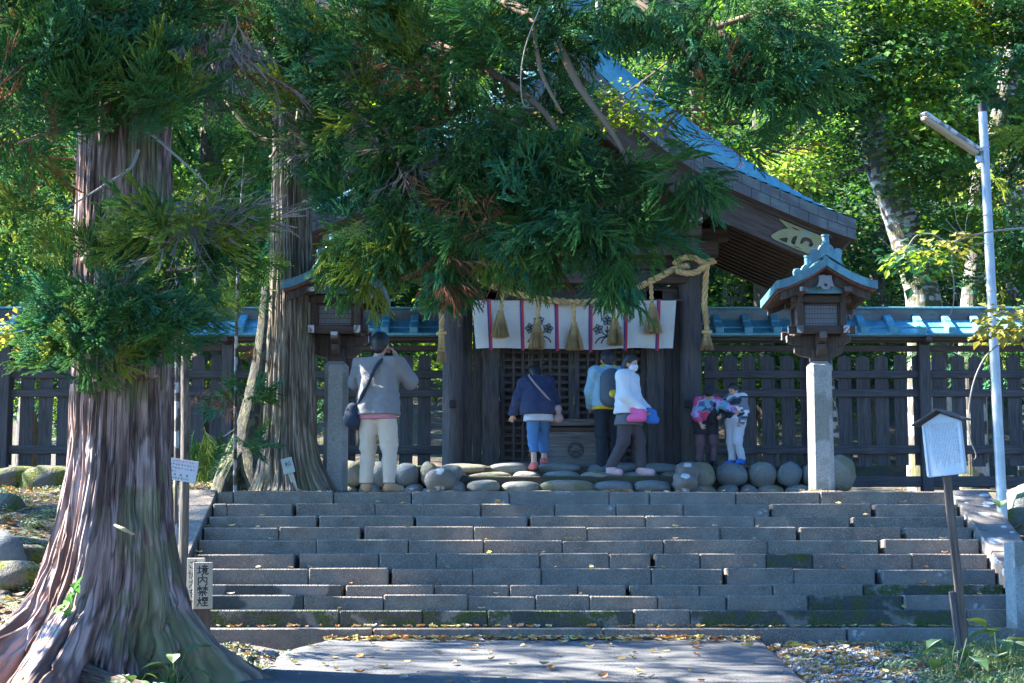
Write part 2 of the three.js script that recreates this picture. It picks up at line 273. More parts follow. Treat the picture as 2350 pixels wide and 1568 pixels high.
// ------------------------------------------------------------------ the stone staircase
const stairTop = [1400, 1366.7, 1342, 1305, 1271, 1239.5, 1209.8, 1184.8, 1156.5, 1128.4];
const TREAD = 0.3, D1 = 18.0, stairD = n => D1 + TREAD * (n - 1), stairY = n => at(1240, stairTop[n - 1], stairD(n)).y;
const KERB_Y = stairY(1) - 0.165;
{
  const st = thing('stone_staircase', 'wide flight of worn grey stone steps, mossy lower risers, sloping side slabs', 'staircase');
  const joints = { 10: [543, 770, 947, 1169, 1396, 1487, 1683, 1875, 2165], 9: [529, 685, 865, 1104, 1272, 1410, 1564, 1764, 2000, 2169], 8: [502, 738, 958, 1216, 1477, 1724, 1950, 2175], 7: [492, 647, 840, 1088, 1345, 1646, 1827, 2068], 6: [480, 734, 941, 1111, 1289, 1518, 1752, 2017], 5: [694, 875, 1004, 1238, 1395, 1499, 1600, 1750, 1854, 2078], 4: [716, 903, 1087, 1241, 1490, 1659, 1811, 2010], 3: [800, 1000, 1169, 1323, 1443, 1598, 1764, 1967], 2: [707, 886, 1076, 1228, 1350, 1503, 1659, 1842, 2057], 1: [786, 973, 1120, 1450, 1576, 2199] };
  const wide = { '9:685': 0.035, '8:738': 0.03, '8:958': 0.03, '8:1216': 0.028, '8:1950': 0.05, '7:840': 0.045, '7:1827': 0.04, '7:2068': 0.06, '6:2017': 0.06, '5:694': 0.05, '5:1499': 0.05, '4:903': 0.03, '4:1659': 0.04, '4:2010': 0.07, '3:800': 0.04, '3:1443': 0.05, '9:2000': 0.05, '9:1764': 0.03 };
  const r = rng(21);
  for (let n = 1; n <= 10; n++) {
    const d = stairD(n), y1 = stairY(n), y0 = n > 1 ? stairY(n - 1) - 0.05 : KERB_Y - 0.05, k = d / FOC / CP;
    const cuts = [STAIR_L + 0.02, ...joints[n].map(px => (px - PX) * k).filter(x => x > STAIR_L + 0.15 && x < STAIR_R - 0.1), STAIR_R - 0.02];
    for (let i = 0; i < cuts.length - 1; i++) {
      const key = `${n}:${joints[n].find(px => Math.abs((px - PX) * k - cuts[i + 1]) < 1e-6)}`, gap = (wide[key] ?? 0.005), g0 = i ? 0.003 : 0;
      const x0 = cuts[i] + g0, x1 = cuts[i + 1] - gap, w = x1 - x0; if (w < 0.05) continue;
      const dy = rr(-0.008, 0.008, r), dd = rr(-0.014, 0.014, r), dep = TREAD + 0.12, cx = (x0 + x1) / 2, pxm = PX + cx / k;
      let m = r() < 0.5 ? MstepA : MstepB;
      if (n >= 8 && pxm > 1000 && pxm < 1700 && r() < 0.75) m = Mlichen;
      if (n === 1 && (pxm > 640 && pxm < 1420 || pxm > 1576 && pxm < 2199)) m = Mmoss;
      if (n === 1 && pxm <= 640) m = Mmoss;
      if (n === 2 && (pxm < 700 || pxm > 1840 && pxm < 2060)) m = pxm < 700 ? Mstain : Mmoss; if (n === 3 && pxm < 700) m = Mstain; if (n === 3 && pxm > 1960) m = Mmoss; if ((n === 2 || n === 4) && pxm > 2050) m = Mlichen; if (n === 5 && pxm > 1750 && pxm < 1850) m = Mmoss;
      const b = part(st, 'step_block', softBlock(w, y1 - y0 + dy, dep, r), m, [cx, (y1 + dy + y0) / 2, -(d + dd + dep / 2)], [rr(-0.006, 0.006, r), rr(-0.004, 0.004, r), rr(-0.003, 0.003, r)]);
    }
  }
  // the kerb course at the foot
  for (const [a, b] of [[470, 863], [863, 1381], [1381, 1930], [1930, 2420]]) { const k = 17.6 / FOC / CP, x0 = (a - PX) * k, x1 = (b - PX) * k - 0.012; part(st, 'kerb_block', softBlock(x1 - x0, 0.55, 0.52, r), a === 1930 ? Mlichen : r() < 0.5 ? MstepA : MstepB, [(x0 + x1) / 2, KERB_Y - 0.275 + rr(-0.004, 0.004, r), -(17.6 + 0.26)]); }
  // sloping side slabs, each with its joints
  for (const s of [-1, 1]) {
    const w = s < 0 ? 0.42 : 0.4, xc = s < 0 ? STAIR_L - w / 2 : STAIR_R + w / 2, a = V(xc, stairY(1) + 0.05, -(D1 - 0.1)), b = V(xc, stairY(10) + 0.03, -(stairD(10) + 0.12)), len = a.distanceTo(b), ang = Math.atan2(b.y - a.y, a.z - b.z);
    const cut = s < 0 ? [0, 0.3, 0.56, 0.84, 1] : [0, 0.14, 0.42, 0.66, 0.85, 1];
    for (let i = 0; i < cut.length - 1; i++) { const L = (cut[i + 1] - cut[i]) * len - 0.012, c = a.clone().lerp(b, (cut[i] + cut[i + 1]) / 2); part(st, 'side_slab', softBlock(w + rr(-0.01, 0.01, r), 0.3, L, r), s < 0 ? MstepA : Mlichen2(), c.add(V(0, -0.15 * Math.cos(ang), -0.15 * Math.sin(ang))), [ang, 0, 0]); }
  }
  // infill behind the gaps and the landing flags
  part(st, 'rubble_core', boxUV(profileX([[17.95, KERB_Y - 0.3], ...[...Array(10).keys()].flatMap(i => [[stairD(i + 1) + 0.1, stairY(i + 1) - 0.16], [stairD(i + 1) + 0.34, stairY(i + 1) - 0.16]]), [21.3, LAND_Y - 0.06], [21.3, KERB_Y - 0.3]], STAIR_L - 0.3, STAIR_R + 0.3)), Mstain);
}
function softBlock(w, h, d, r) {                                   // a dressed stone: chamfered, its corners worn a little differently
  const g = cbox(w, h, d, 0.011), p = g.attributes.position, o = r() * 60;
  for (let i = 0; i < p.count; i++) { const x = p.getX(i), y = p.getY(i), z = p.getZ(i), k = (q) => (fbm3(x * 1.7 + o + q, y * 3 + o, z * 3 + q, 2) - 0.5) * 0.02; p.setXYZ(i, x + k(0) * 0.5, y + k(9), z + k(17)); }
  g.computeVertexNormals(); return g;
}
function Mlichen2() { return Mlichen2.m ??= std({ bumpMap: stoneBump, bumpScale: 0.012, roughness: 0.92, map: texture(512, 512, (u, v) => { const f = fbm(u * 8, v * 8, 8, 8, 4, 441); let c = mulc([0.13, 0.115, 0.105], 0.65 + 0.6 * f); let m = 0; for (let k = 0; k < 26; k++) { const cx = hash3(k, 3, 1), cy = hash3(k, 7, 2), rad = 0.02 + 0.055 * hash3(k, 9, 4); let dx = Math.abs(u - cx), dy = Math.abs(v - cy); dx = Math.min(dx, 1 - dx); dy = Math.min(dy, 1 - dy); m = Math.max(m, smooth(rad, rad * 0.75, Math.hypot(dx, dy) + 0.03 * (fbm(u * 20, v * 20, 20, 20, 2, 445) - 0.5)) * (0.5 + 0.5 * hash3(k, 1, 1))); } return mixc(c, [0.4, 0.4, 0.41], m); }) }); }
function profileX(pts, x0, x1) {                                   // (distance, height) outline drawn out along x
  const s = new THREE.Shape(pts.map(([d, y]) => new THREE.Vector2(d, y))), g = new THREE.ExtrudeGeometry(s, { depth: x1 - x0, bevelEnabled: false });
  g.applyMatrix4(new THREE.Matrix4().makeBasis(V(0, 0, -1), V(0, 1, 0), V(1, 0, 0)).setPosition(x0, 0, 0)); return g;
}

// ------------------------------------------------------------------ the boulder platform under the gate
{
  const pf = thing('boulder_platform', 'low platform walled with rounded river boulders, boulder steps up to the gate', 'platform'), r = rng(33);
  const xL = at(770, 1100, 26.4).x, xR = at(1948, 1100, 26.4).x, sL = at(1008, 1100, 26.3).x, sR = at(1575, 1100, 26.3).x;
  const bed = (x0, x1, y0, y1, d0, d1) => part(pf, 'earth_bed', boxUV(moved(cbox(x1 - x0, y1 - y0, d1 - d0, 0.02), (x0 + x1) / 2, (y0 + y1) / 2, -(d0 + d1) / 2)), Msoil);
  bed(xL - 3.0, xR + 0.02, LAND_Y - 0.3, PLAT_Y - 0.03, 26.75, 30.8);
  bed(sL + 0.1, sR - 0.1, LAND_Y - 0.31, PLAT_Y - 0.2, 26.25, 26.8);
  const course = (x0, x1, y0, y1, d, ws, name, mats = Mboulder, tall = false) => { let x = x0; while (x < x1 - 0.08) { const w = Math.min(rr(ws[0], ws[1], r), x1 - x), h = (y1 - y0) * rr(0.94, 1.12, r); part(pf, name, stone(w * rr(0.98, 1.06, r), h, tall ? 0.34 : 0.5, r() * 100, { rough: 0.16, box: tall ? 0.22 : 0.55 }), mats[Math.floor(r() * mats.length)], [x + w / 2, (y0 + y1) / 2 + rr(-0.012, 0.012, r), -(d + rr(0, 0.07, r))], [0, 0, tall ? rr(-0.3, 0.3, r) : rr(-0.03, 0.03, r)]); x += w; } };
  // side walls: big cobbles over small ones
  for (const [a, b] of [[xL, sL - 0.02], [sR + 0.05, xR]]) { course(a, b, PLAT_Y - 0.34, PLAT_Y + 0.015, 26.62, [0.26, 0.46], 'wall_boulder', Mboulder, true); course(a, b, PLAT_Y - 0.56, PLAT_Y - 0.30, 26.58, [0.24, 0.4], 'wall_boulder', Mboulder, true); course(a, b, LAND_Y - 0.05, PLAT_Y - 0.52, 26.55, [0.25, 0.45], 'wall_boulder', Mboulder, true); }
  // three boulder treads and the buried ones below
  course(sL, sR, PLAT_Y - 0.16, PLAT_Y + 0.02, 26.9, [0.5, 0.82], 'step_boulder');
  course(sL - 0.1, sR + 0.05, PLAT_Y - 0.32, PLAT_Y - 0.13, 26.5, [0.42, 0.72], 'step_boulder');
  course(sL - 0.15, sR + 0.1, PLAT_Y - 0.48, PLAT_Y - 0.28, 26.12, [0.4, 0.74], 'step_boulder');
  course(sL - 0.15, sR + 0.1, LAND_Y - 0.06, PLAT_Y - 0.46, 25.8, [0.4, 0.74], 'step_boulder');
  for (const [px, py, d, w, h, m] of [[1012, 1104, 26.0, 0.42, 0.34, MboulderLichen], [1030, 1092, 26.35, 0.4, 0.3, Mboulder[0]], [1578, 1086, 26.25, 0.34, 0.3, MboulderLichen], [1572, 1110, 25.9, 0.36, 0.3, MboulderLichen], [1932, 1085, 26.5, 0.42, 0.5, Mboulder[1]]]) part(pf, 'corner_boulder', stone(w, h, 0.4, r() * 90), m, at(px, py, d));
}
// ------------------------------------------------------------------ the gate
const RF = 26.0, RB = 31.0, GX = at(1312, 300, RF).x, roofT = 0.29;
const roofPts = [[0, 103], [40, 142], [83, 187], [151, 246], [235, 311], [313, 360], [406, 403], [494, 441], [576, 475], [658, 504]].map(([dx, py]) => [dx * RF / FOC / CP, at(1312, py, RF).y]);
const roofCurve = new THREE.CatmullRomCurve3(roofPts.map(([x, y]) => V(x, y, 0)));
const ROOF_X = roofPts[roofPts.length - 1][0];
const roofLUT = [...Array(201).keys()].map(i => { const p = roofCurve.getPoint(i / 200); return [p.x, p.y]; });
const roofY = x => interp(roofLUT, Math.abs(x));
const roofLift = x => 0.56 * Math.pow(1 - smooth(0.25, 1, Math.abs(x) / ROOF_X), 0.75);
const xs01 = (a, b, n) => [...Array(n + 1).keys()].map(i => lerp(a, b, i / n));
const straw = (() => { const m = texture(256, 512, (u, v) => { const g = vn(u * 60, v * 6, 60, 6, 501), f = fbm(u * 5, v * 5, 5, 5, 3, 503); return mulc(mixc([0.4, 0.245, 0.1], [0.62, 0.42, 0.19], g), 0.55 + 0.7 * f); }); return std({ map: m, roughness: 0.9, bumpMap: woodBump, bumpScale: 0.01 }); })();
// a board swept along the roof curve: from x0 to x1 (signed), between roofY+yb(x) and roofY+yt(x), d0..d1 deep
function roofStrip(x0, x1, yb, yt, d0, d1, n = 16) {
  const pos = [], X = xs01(x0, x1, n), q = (a, b, c, d) => pos.push(...a, ...b, ...c, ...a, ...c, ...d), s = Math.sign(x1 - x0) || 1;
  const Q = (a, b, c, d) => s > 0 ? q(a, b, c, d) : q(d, c, b, a), P = (x, top, d) => [GX + x, roofY(x) + (top ? yt : yb), -d];
  for (let i = 0; i < n; i++) { const a = X[i], b = X[i + 1]; Q(P(a, 0, d0), P(b, 0, d0), P(b, 1, d0), P(a, 1, d0)); Q(P(b, 0, d1), P(a, 0, d1), P(a, 1, d1), P(b, 1, d1)); Q(P(a, 1, d0), P(b, 1, d0), P(b, 1, d1), P(a, 1, d1)); Q(P(a, 0, d1), P(b, 0, d1), P(b, 0, d0), P(a, 0, d0)); }
  const a = X[0], b = X[n]; Q(P(a, 0, d1), P(a, 0, d0), P(a, 1, d0), P(a, 1, d1)); Q(P(b, 0, d0), P(b, 0, d1), P(b, 1, d1), P(b, 1, d0));
  const g = new THREE.BufferGeometry(); g.setAttribute('position', new THREE.Float32BufferAttribute(pos, 3)); g.computeVertexNormals();
  const nn = g.attributes.normal, uv = []; let run = 0; for (let i = 0; i < nn.count; i++) { const x = pos[i * 3], y = pos[i * 3 + 1], z = pos[i * 3 + 2]; uv.push(Math.abs(nn.getZ(i)) > 0.6 ? y - roofY(x - GX) : z, x * 1.2); } g.setAttribute('uv', new THREE.Float32BufferAttribute(uv, 2)); return g;
}
let barV = null;
const Mpurple = std({ color: lin(0.075, 0.03, 0.13), roughness: 0.8 }), Mred = std({ color: lin(0.42, 0.028, 0.035), roughness: 0.8 }), McapTeal = std({ color: lin(0.1, 0.2, 0.21), roughness: 0.7 });
const gate = thing('shrine_gate', 'dark timber shrine gate with curved blue-green copper gable roof and latticed doors', 'gate');
{
  const r = rng(55);
  // copper skin: the main slopes, then the rolled verge sheet by sheet
  for (const s of [-1, 1]) {
    part(gate, 'roof_slope', grid(28, 10, (u, v) => { const x = s * u * ROOF_X, d = lerp(RF + 0.5, RB - 0.5, s > 0 ? 1 - v : v); return V(GX + x, roofY(x) + roofLift(x) + 0.006, -d); }, 4.5, 4), MroofBlue);
    part(gate, 'roof_slope', grid(28, 4, (u, v) => { const x = s * u * ROOF_X, t = s > 0 ? 1 - v : v, a = t * Math.PI / 2; return V(GX + x, roofY(x) + roofLift(x) * Math.cos(a), -(RB - 0.5 + 0.5 * Math.sin(a))); }, 4.5, 1), MroofBlue);
    const N = 25; let len = 0;
    for (let k = 0; k < N; k++) {
      const a = Math.pow(k / N, 0.96) * ROOF_X, b = Math.pow((k + 1) / N, 0.96) * ROOF_X, lift = 0.022;
      const f = (u, v) => { const w = Math.min(u * 1.5, 1), x = lerp(a, b + 0.02, Math.min(1, w)), ang = v * Math.PI / 2, up = (u < 0.99 ? lift * w : 0), L = roofLift(x); return V(GX + s * x - 0 * 0, roofY(x) + L * Math.sin(ang) + up + 0.004, -(RF + 0.5 - 0.5 * Math.cos(ang) - up * 0.6)); };
      part(gate, 'copper_sheet', grid(3, 8, (u, v) => s > 0 ? f(u, v) : f(1 - u, v), 0.25, 0.7), MroofBlue);
    }
    // fascia of two rows of copper sheets
    for (let row = 0; row < 2; row++) { const n = 15, off = row ? 0.5 : 0; for (let k = 0; k < n; k++) { const a = clamp((k + off) / n) * ROOF_X + 0.004, b = clamp((k + 1 + off) / n) * ROOF_X - 0.004; if (b - a < 0.03) continue; const t = row ? [-roofT, -roofT / 2 - 0.003] : [-roofT / 2 + 0.003, 0]; part(gate, 'fascia_sheet', roofStrip(s * a, s * b, t[0], t[1], RF - (row ? 0 : 0.006) + rr(-0.002, 0.002, r), RF + 0.012, 2), McopperDark); } }
    part(gate, 'fascia_backing', roofStrip(s * 0.004, s * (ROOF_X - 0.01), -roofT + 0.002, -0.004, RF + 0.015, RF + 0.2, 20), Mbrown);
    // eave edge along the depth
    part(gate, 'eave_fascia', moved(cbox(0.05, 0.24, RB - RF - 0.1, 0.01), GX + s * (ROOF_X - 0.03), roofY(ROOF_X) - 0.125, -(RF + RB) / 2), McopperDark);
    part(gate, 'eave_board', moved(cbox(0.5, 0.04, RB - RF - 0.3, 0.01), GX + s * (ROOF_X - 0.28), roofY(ROOF_X - 0.28) - roofT + 0.03, -(RF + RB) / 2, 0, 0, -s * 0.3), Mbrown);
    // barge board under it, with its inner moulding
    part(gate, 'barge_board', roofStrip(s * 0.01, s * (ROOF_X - 0.42), -roofT - 0.40, -roofT - 0.04, RF + 0.26, RF + 0.34, 22), Mbrown);
    part(gate, 'barge_moulding', roofStrip(s * 0.01, s * (ROOF_X - 0.44), -roofT - 0.455, -roofT - 0.40, RF + 0.24, RF + 0.33, 22), Mbrown);
    part(gate, 'barge_moulding', roofStrip(s * 0.01, s * (ROOF_X - 0.3), -roofT - 0.045, -roofT + 0.0, RF + 0.2, RF + 0.36, 22), Mbrown);
    // soffit and rafters
    part(gate, 'soffit', roofStrip(s * 0.01, s * (ROOF_X - 0.3), -roofT - 0.01, -roofT + 0.03, RF + 0.34, RB - 0.35, 22), Mbrown);
    for (let d = RF + 0.5; d < RB - 0.3; d += 0.245) part(gate, 'rafter', roofStrip(s * 0.05, s * (ROOF_X - 0.5), -roofT - 0.12, -roofT - 0.012, d, d + 0.085, 12), Mbrown);
    // the gilt end plate with its scrolls
    {
      const x0 = ROOF_X - 1.16, x1 = ROOF_X - 0.46, slope = x => roofY(x) - roofT;
      const W = x1 - x0, H = 0.34, sh = new THREE.Shape(); const P = (u, v) => [u * W, v * H];
      sh.moveTo(...P(1, 0)); sh.lineTo(...P(1, 1)); sh.lineTo(...P(0.62, 1)); sh.quadraticCurveTo(...P(0.36, 0.98), ...P(0.17, 1.0)); sh.quadraticCurveTo(...P(0.24, 0.86), ...P(0.36, 0.74)); sh.quadraticCurveTo(...P(0.2, 0.62), ...P(0.0, 0.12)); sh.quadraticCurveTo(...P(0.02, 0), ...P(0.1, 0.02)); sh.lineTo(...P(1, 0));
      const hole = pts => { const h = new THREE.Path(); h.moveTo(...P(...pts[0])); for (let i = 1; i < pts.length; i += 2) h.quadraticCurveTo(...P(...pts[i]), ...P(...pts[(i + 1) % pts.length])); sh.holes.push(h); };
      hole([[0.15, 0.12], [0.26, 0.3], [0.34, 0.34], [0.34, 0.2], [0.3, 0.1], [0.22, 0.08], [0.15, 0.12]]); hole([[0.4, 0.2], [0.42, 0.5], [0.53, 0.6], [0.5, 0.3], [0.47, 0.16], [0.42, 0.14], [0.4, 0.2]]); hole([[0.58, 0.3], [0.6, 0.75], [0.8, 0.7], [0.9, 0.5], [0.78, 0.34], [0.72, 0.42], [0.78, 0.5], [0.72, 0.6], [0.66, 0.45], [0.62, 0.3], [0.58, 0.3]]); hole([[0.4, 0.86], [0.5, 0.76], [0.58, 0.86], [0.48, 0.9], [0.4, 0.86]]); hole([[0.4, 0.09], [0.5, 0.1], [0.62, 0.14], [0.52, 0.05], [0.4, 0.09]]);
      const g = new THREE.ExtrudeGeometry(sh, { depth: 0.012, bevelEnabled: false, curveSegments: 6 }), p = g.attributes.position;
      for (let i = 0; i < p.count; i++) { const x = x0 + p.getX(i); p.setXYZ(i, GX + s * x, slope(x) - 0.41 + p.getY(i) + 0.01, -(RF + 0.245) + (s > 0 ? 1 : 1) * p.getZ(i)); }
      if (s < 0) { const ix = g.index; const q = g.index ? g : g; const a = q.attributes.position.array; for (let i = 0; i < a.length; i += 9) for (let k = 0; k < 3; k++) { const t = a[i + 3 + k]; a[i + 3 + k] = a[i + 6 + k]; a[i + 6 + k] = t; } }
      part(gate, 'gilt_plate', boxUV(g), MgoldPatina);
    }
    // purlin end: round copper cap on the barge board, square beam end below it, bracket
    const bx_ = at(1593, 490, 26.9).x - GX, by = at(1593, 490, 26.62).y;
    part(gate, 'end_cap', new THREE.CylinderGeometry(0.085, 0.085, 0.03, 20), McapTeal, [GX + s * bx_, roofY(bx_) - roofT - 0.1, -(RF + 0.245)], [Math.PI / 2, 0, 0]);
    const bm = part(gate, 'purlin', cbox(0.2, 0.26, 3.9, 0.012), Mbrown, [GX + s * bx_, by, -(26.62 + 1.95)]);
    part(bm, 'weathered_end', moved(cbox(0.19, 0.25, 0.012, 0.003), 0, 0, 1.952), MendWood);
    part(gate, 'bracket_block', cbox(0.19, 0.16, 0.5, 0.02), Mbrown, [GX + s * bx_, by - 0.22, -26.95]);
    part(gate, 'bracket_block', cbox(0.17, 0.2, 0.42, 0.03), Mbrown, [GX + s * bx_, by - 0.38, -27.05]);
    // main post, rear post
    const px = s > 0 ? 1588 : 1040, pd = 27.6, p0 = at(px, 1068, pd), topY = at(px, 592, pd).y, rad = 0.163;
    part(gate, 'post', barrel(rad, topY - PLAT_Y + 0.06), Mgate, [p0.x, (topY + PLAT_Y - 0.06) / 2, -pd]);
    part(gate, 'rear_post', barrel(rad, topY - PLAT_Y + 0.06), Mgate, [p0.x, (topY + PLAT_Y - 0.06) / 2, -30.2]);
    part(gate, 'iron_fitting', cbox(0.085, 0.11, 0.07, 0.006), Miron, at(s > 0 ? 1576 : 1038, 928, pd - rad - 0.02));
    // jamb and boarded side panels
    const jx = at(s > 0 ? 1504 : 1126, 900, 27.8).x, jt = at(1100, 668, 27.8).y;
    part(gate, 'jamb', cbox(0.25, jt - PLAT_Y, 0.16, 0.01), Mgate, [jx, (jt + PLAT_Y) / 2, -27.8]);
    const e0 = jx + s * 0.128, e1 = p0.x - s * rad * 0.8, nb = 2; for (let k = 0; k < nb; k++) { const a = lerp(e0, e1, k / nb), b = lerp(e0, e1, (k + 1) / nb); part(gate, 'side_board', cbox(Math.abs(b - a) - 0.006, jt - PLAT_Y - 0.02, 0.04, 0.004), Mgate, [(a + b) / 2, (jt + PLAT_Y) / 2, -27.86]); }
    // door leaf: stiles, rails, lattice bars, boards behind
    const leaf = new THREE.Group(); leaf.name = 'door_leaf'; gate.add(leaf);
    const inner = at(s > 0 ? 1318 : 1316.5, 900, 27.9).x, outer = jx - s * 0.128, y0 = PLAT_Y + 0.03, y1 = at(1300, 700, 27.9).y, w = Math.abs(outer - inner), cx = (inner + outer) / 2;
    for (const e of [0, 1]) part(leaf, 'stile', cbox(0.075, y1 - y0, 0.07, 0.005), Mgate, [lerp(inner, outer, e) + (e ? -s : s) * 0.038, (y0 + y1) / 2, -27.9]);
    const nv = 7, nh = 21, step = (w - 0.15) / nv; for (let k = 1; k < nv; k++) part(leaf, 'lattice_bar', barV ??= cbox(0.044, y1 - y0, 0.03, 0.003), Mgate, [inner + s * (0.075 + k * step), (y0 + y1) / 2, -27.9]);
    const barH = cbox(w - 0.14, 0.05, 0.026, 0.003); for (let k = 0; k <= nh; k++) part(leaf, 'lattice_bar', barH, Mgate, [cx, lerp(y0 + 0.03, y1 - 0.03, k / nh), -27.918]);
    for (let k = 0; k < 5; k++) part(leaf, 'back_board', cbox(w / 5 - 0.008, y1 - y0, 0.02, 0.003), Mbrown, [inner + s * (w * (k + 0.5) / 5), (y0 + y1) / 2, -28.03]);
  }
  // beams across the front
  const beam = (x0, x1, ya, yb, d, dep, m) => { const a = at(x0, ya, d), b = at(x1, yb, d); part(gate, 'beam', cbox(b.x - a.x, a.y - b.y, dep, 0.015), m, [(a.x + b.x) / 2, (a.y + b.y) / 2, -(d + dep / 2)]); };
  beam(970, 1650, 551, 585, 27.25, 0.3, Mbrown); beam(945, 1675, 522, 548, 27.4, 0.3, Mbrown); beam(1050, 1578, 622, 650, 27.42, 0.2, Mbrown); beam(1060, 1570, 660, 692, 27.72, 0.2, Mbrown); beam(1060, 1570, 590, 618, 27.6, 0.14, Mbrown);
  beam(1062, 1566, 1058, 1078, 27.75, 0.24, Mgate); beam(970, 1650, 551, 585, 30.05, 0.3, Mbrown);
  // gable boards and king strut
  for (let k = 0; k < 15; k++) { const x = lerp(-2.1, 2.1, (k + 0.5) / 15), y0 = at(1300, 552, 27.6).y, y1 = roofY(x) - roofT - 0.03; if (y1 > y0 + 0.05) part(gate, 'gable_board', cbox(0.272, y1 - y0, 0.03, 0.004), Mbrown, [GX + x, (y0 + y1) / 2, -27.62]); }
  part(gate, 'king_strut', cbox(0.24, 1.3, 0.2, 0.02), Mbrown, [GX, at(1300, 522, 27.4).y + 0.65, -27.42]);
  // ridge and the hanging gable ornament
  part(gate, 'ridge', cbox(0.46, 0.42, RB - RF + 0.1, 0.05), McopperSlate, [GX, roofY(0) + 0.46, -(RF + RB) / 2]);
  part(gate, 'ridge_cap', cbox(0.62, 0.09, RB - RF + 0.3, 0.03), MroofBlue, [GX, roofY(0) + 0.72, -(RF + RB) / 2]);
  { const s = new THREE.Shape(); s.moveTo(-0.36, -0.25); s.quadraticCurveTo(-0.2, -0.1, -0.27, 0.3); s.quadraticCurveTo(0, 0.62, 0.27, 0.3); s.quadraticCurveTo(0.2, -0.1, 0.36, -0.25); s.lineTo(0, 0.02); s.closePath(); part(gate, 'ridge_end_plate', boxUV(new THREE.ExtrudeGeometry(s, { depth: 0.07, bevelSize: 0.012, bevelThickness: 0.012, bevelSegments: 1 })), McopperSlate, [GX, roofY(0) + 0.36, -(RF + 0.02)]); }
  { const s = new THREE.Shape(); s.moveTo(0, 0.3); s.lineTo(0.2, 0.12); s.quadraticCurveTo(0.34, 0, 0.3, -0.16); s.quadraticCurveTo(0.18, -0.1, 0.1, -0.22); s.quadraticCurveTo(0, -0.4, -0.1, -0.22); s.quadraticCurveTo(-0.18, -0.1, -0.3, -0.16); s.quadraticCurveTo(-0.34, 0, -0.2, 0.12); s.closePath(); part(gate, 'gable_pendant', boxUV(new THREE.ExtrudeGeometry(s, { depth: 0.06, bevelSize: 0.01, bevelThickness: 0.01, bevelSegments: 1 })), Mbrown, [GX, roofY(0) - roofT - 0.72, -(RF + 0.22)]); }
}
function barrel(rad, h) { const g = new THREE.CylinderGeometry(rad * 0.985, rad, h, 28, 6), uv = g.attributes.uv; for (let i = 0; i < uv.count; i++) uv.setXY(i, uv.getX(i) * 2, uv.getY(i) * h); return g; }

// ------------------------------------------------------------------ offering box
{
  const d = 27.32, a = at(1249, 962, d), b = at(1391, 1074, d), W = b.x - a.x, cx = (a.x + b.x) / 2, y0 = PLAT_Y, y1 = a.y, H = y1 - y0;
  const o = thing('offering_box', 'grey weathered wooden offering box with a round carved crest before the lattice doors', 'offering box');
  part(o, 'base_rail', cbox(W + 0.06, 0.09, 0.56, 0.008), Mbox2(), [cx, y0 + 0.045, -d - 0.26]);
  { const g = cbox(W - 0.02, H - 0.27, 0.5, 0.008), p = g.attributes.position; for (let i = 0; i < p.count; i++) p.setX(i, p.getX(i) * (p.getY(i) > 0 ? 0.93 : 1)); g.computeVertexNormals(); part(o, 'body', g, Mbox2(), [cx, y0 + 0.09 + (H - 0.27) / 2, -d - 0.26]); }
  part(o, 'moulding', cbox(W - 0.04, 0.06, 0.54, 0.008), Mbrown, [cx, y1 - 0.15, -d - 0.26]);
  for (let k = 0; k < 9; k++) part(o, 'slat', cbox(W - 0.1, 0.035, 0.03, 0.004), Mbrown, [cx, y1 - 0.08, -d - 0.04 - k * 0.055]);
  for (const z of [0, 0.5]) part(o, 'top_rail', cbox(W + 0.03, 0.1, 0.06, 0.008), Mbox2(), [cx, y1 - 0.05, -d - 0.005 - z]);
  const cr = part(o, 'crest', new THREE.CylinderGeometry(0.12, 0.12, 0.02, 32), Mgate, [cx + 0.01, at(1318, 1033, d).y, -d - 0.005], [Math.PI / 2, 0, 0]);
  // carved leaves and water lines on the crest
  const leafS = (ax, ay, l, w, rot) => { const s = new THREE.Shape(); s.moveTo(0, 0); s.quadraticCurveTo(w, l * 0.5, 0, l); s.quadraticCurveTo(-w, l * 0.5, 0, 0); const g = new THREE.ExtrudeGeometry(s, { depth: 0.006, bevelEnabled: false, curveSegments: 5 }); return moved(moved(g, 0, 0, 0, 0, 0, rot), ax, ay, 0); };
  const cl = part(cr, 'carved_leaf', merge([...[-1.25, -0.62, 0, 0.62, 1.25].map(t => leafS(0, -0.005, 0.088, 0.034, t)), leafS(0.03, -0.075, 0.07, 0.014, 1.2), leafS(-0.03, -0.075, 0.07, 0.014, -1.2), leafS(0.05, -0.02, 0.06, 0.02, -2.1), leafS(-0.05, -0.02, 0.06, 0.02, 2.1)]), Mbox2(), [0, 0.011, 0], [-Math.PI / 2, 0, 0]);
}
function Mbox2() { return Mbox2.m ??= wm(woodTex([0.125, 0.112, 0.108], [0.06, 0.05, 0.047], [0.19, 0.178, 0.172], 370)); }

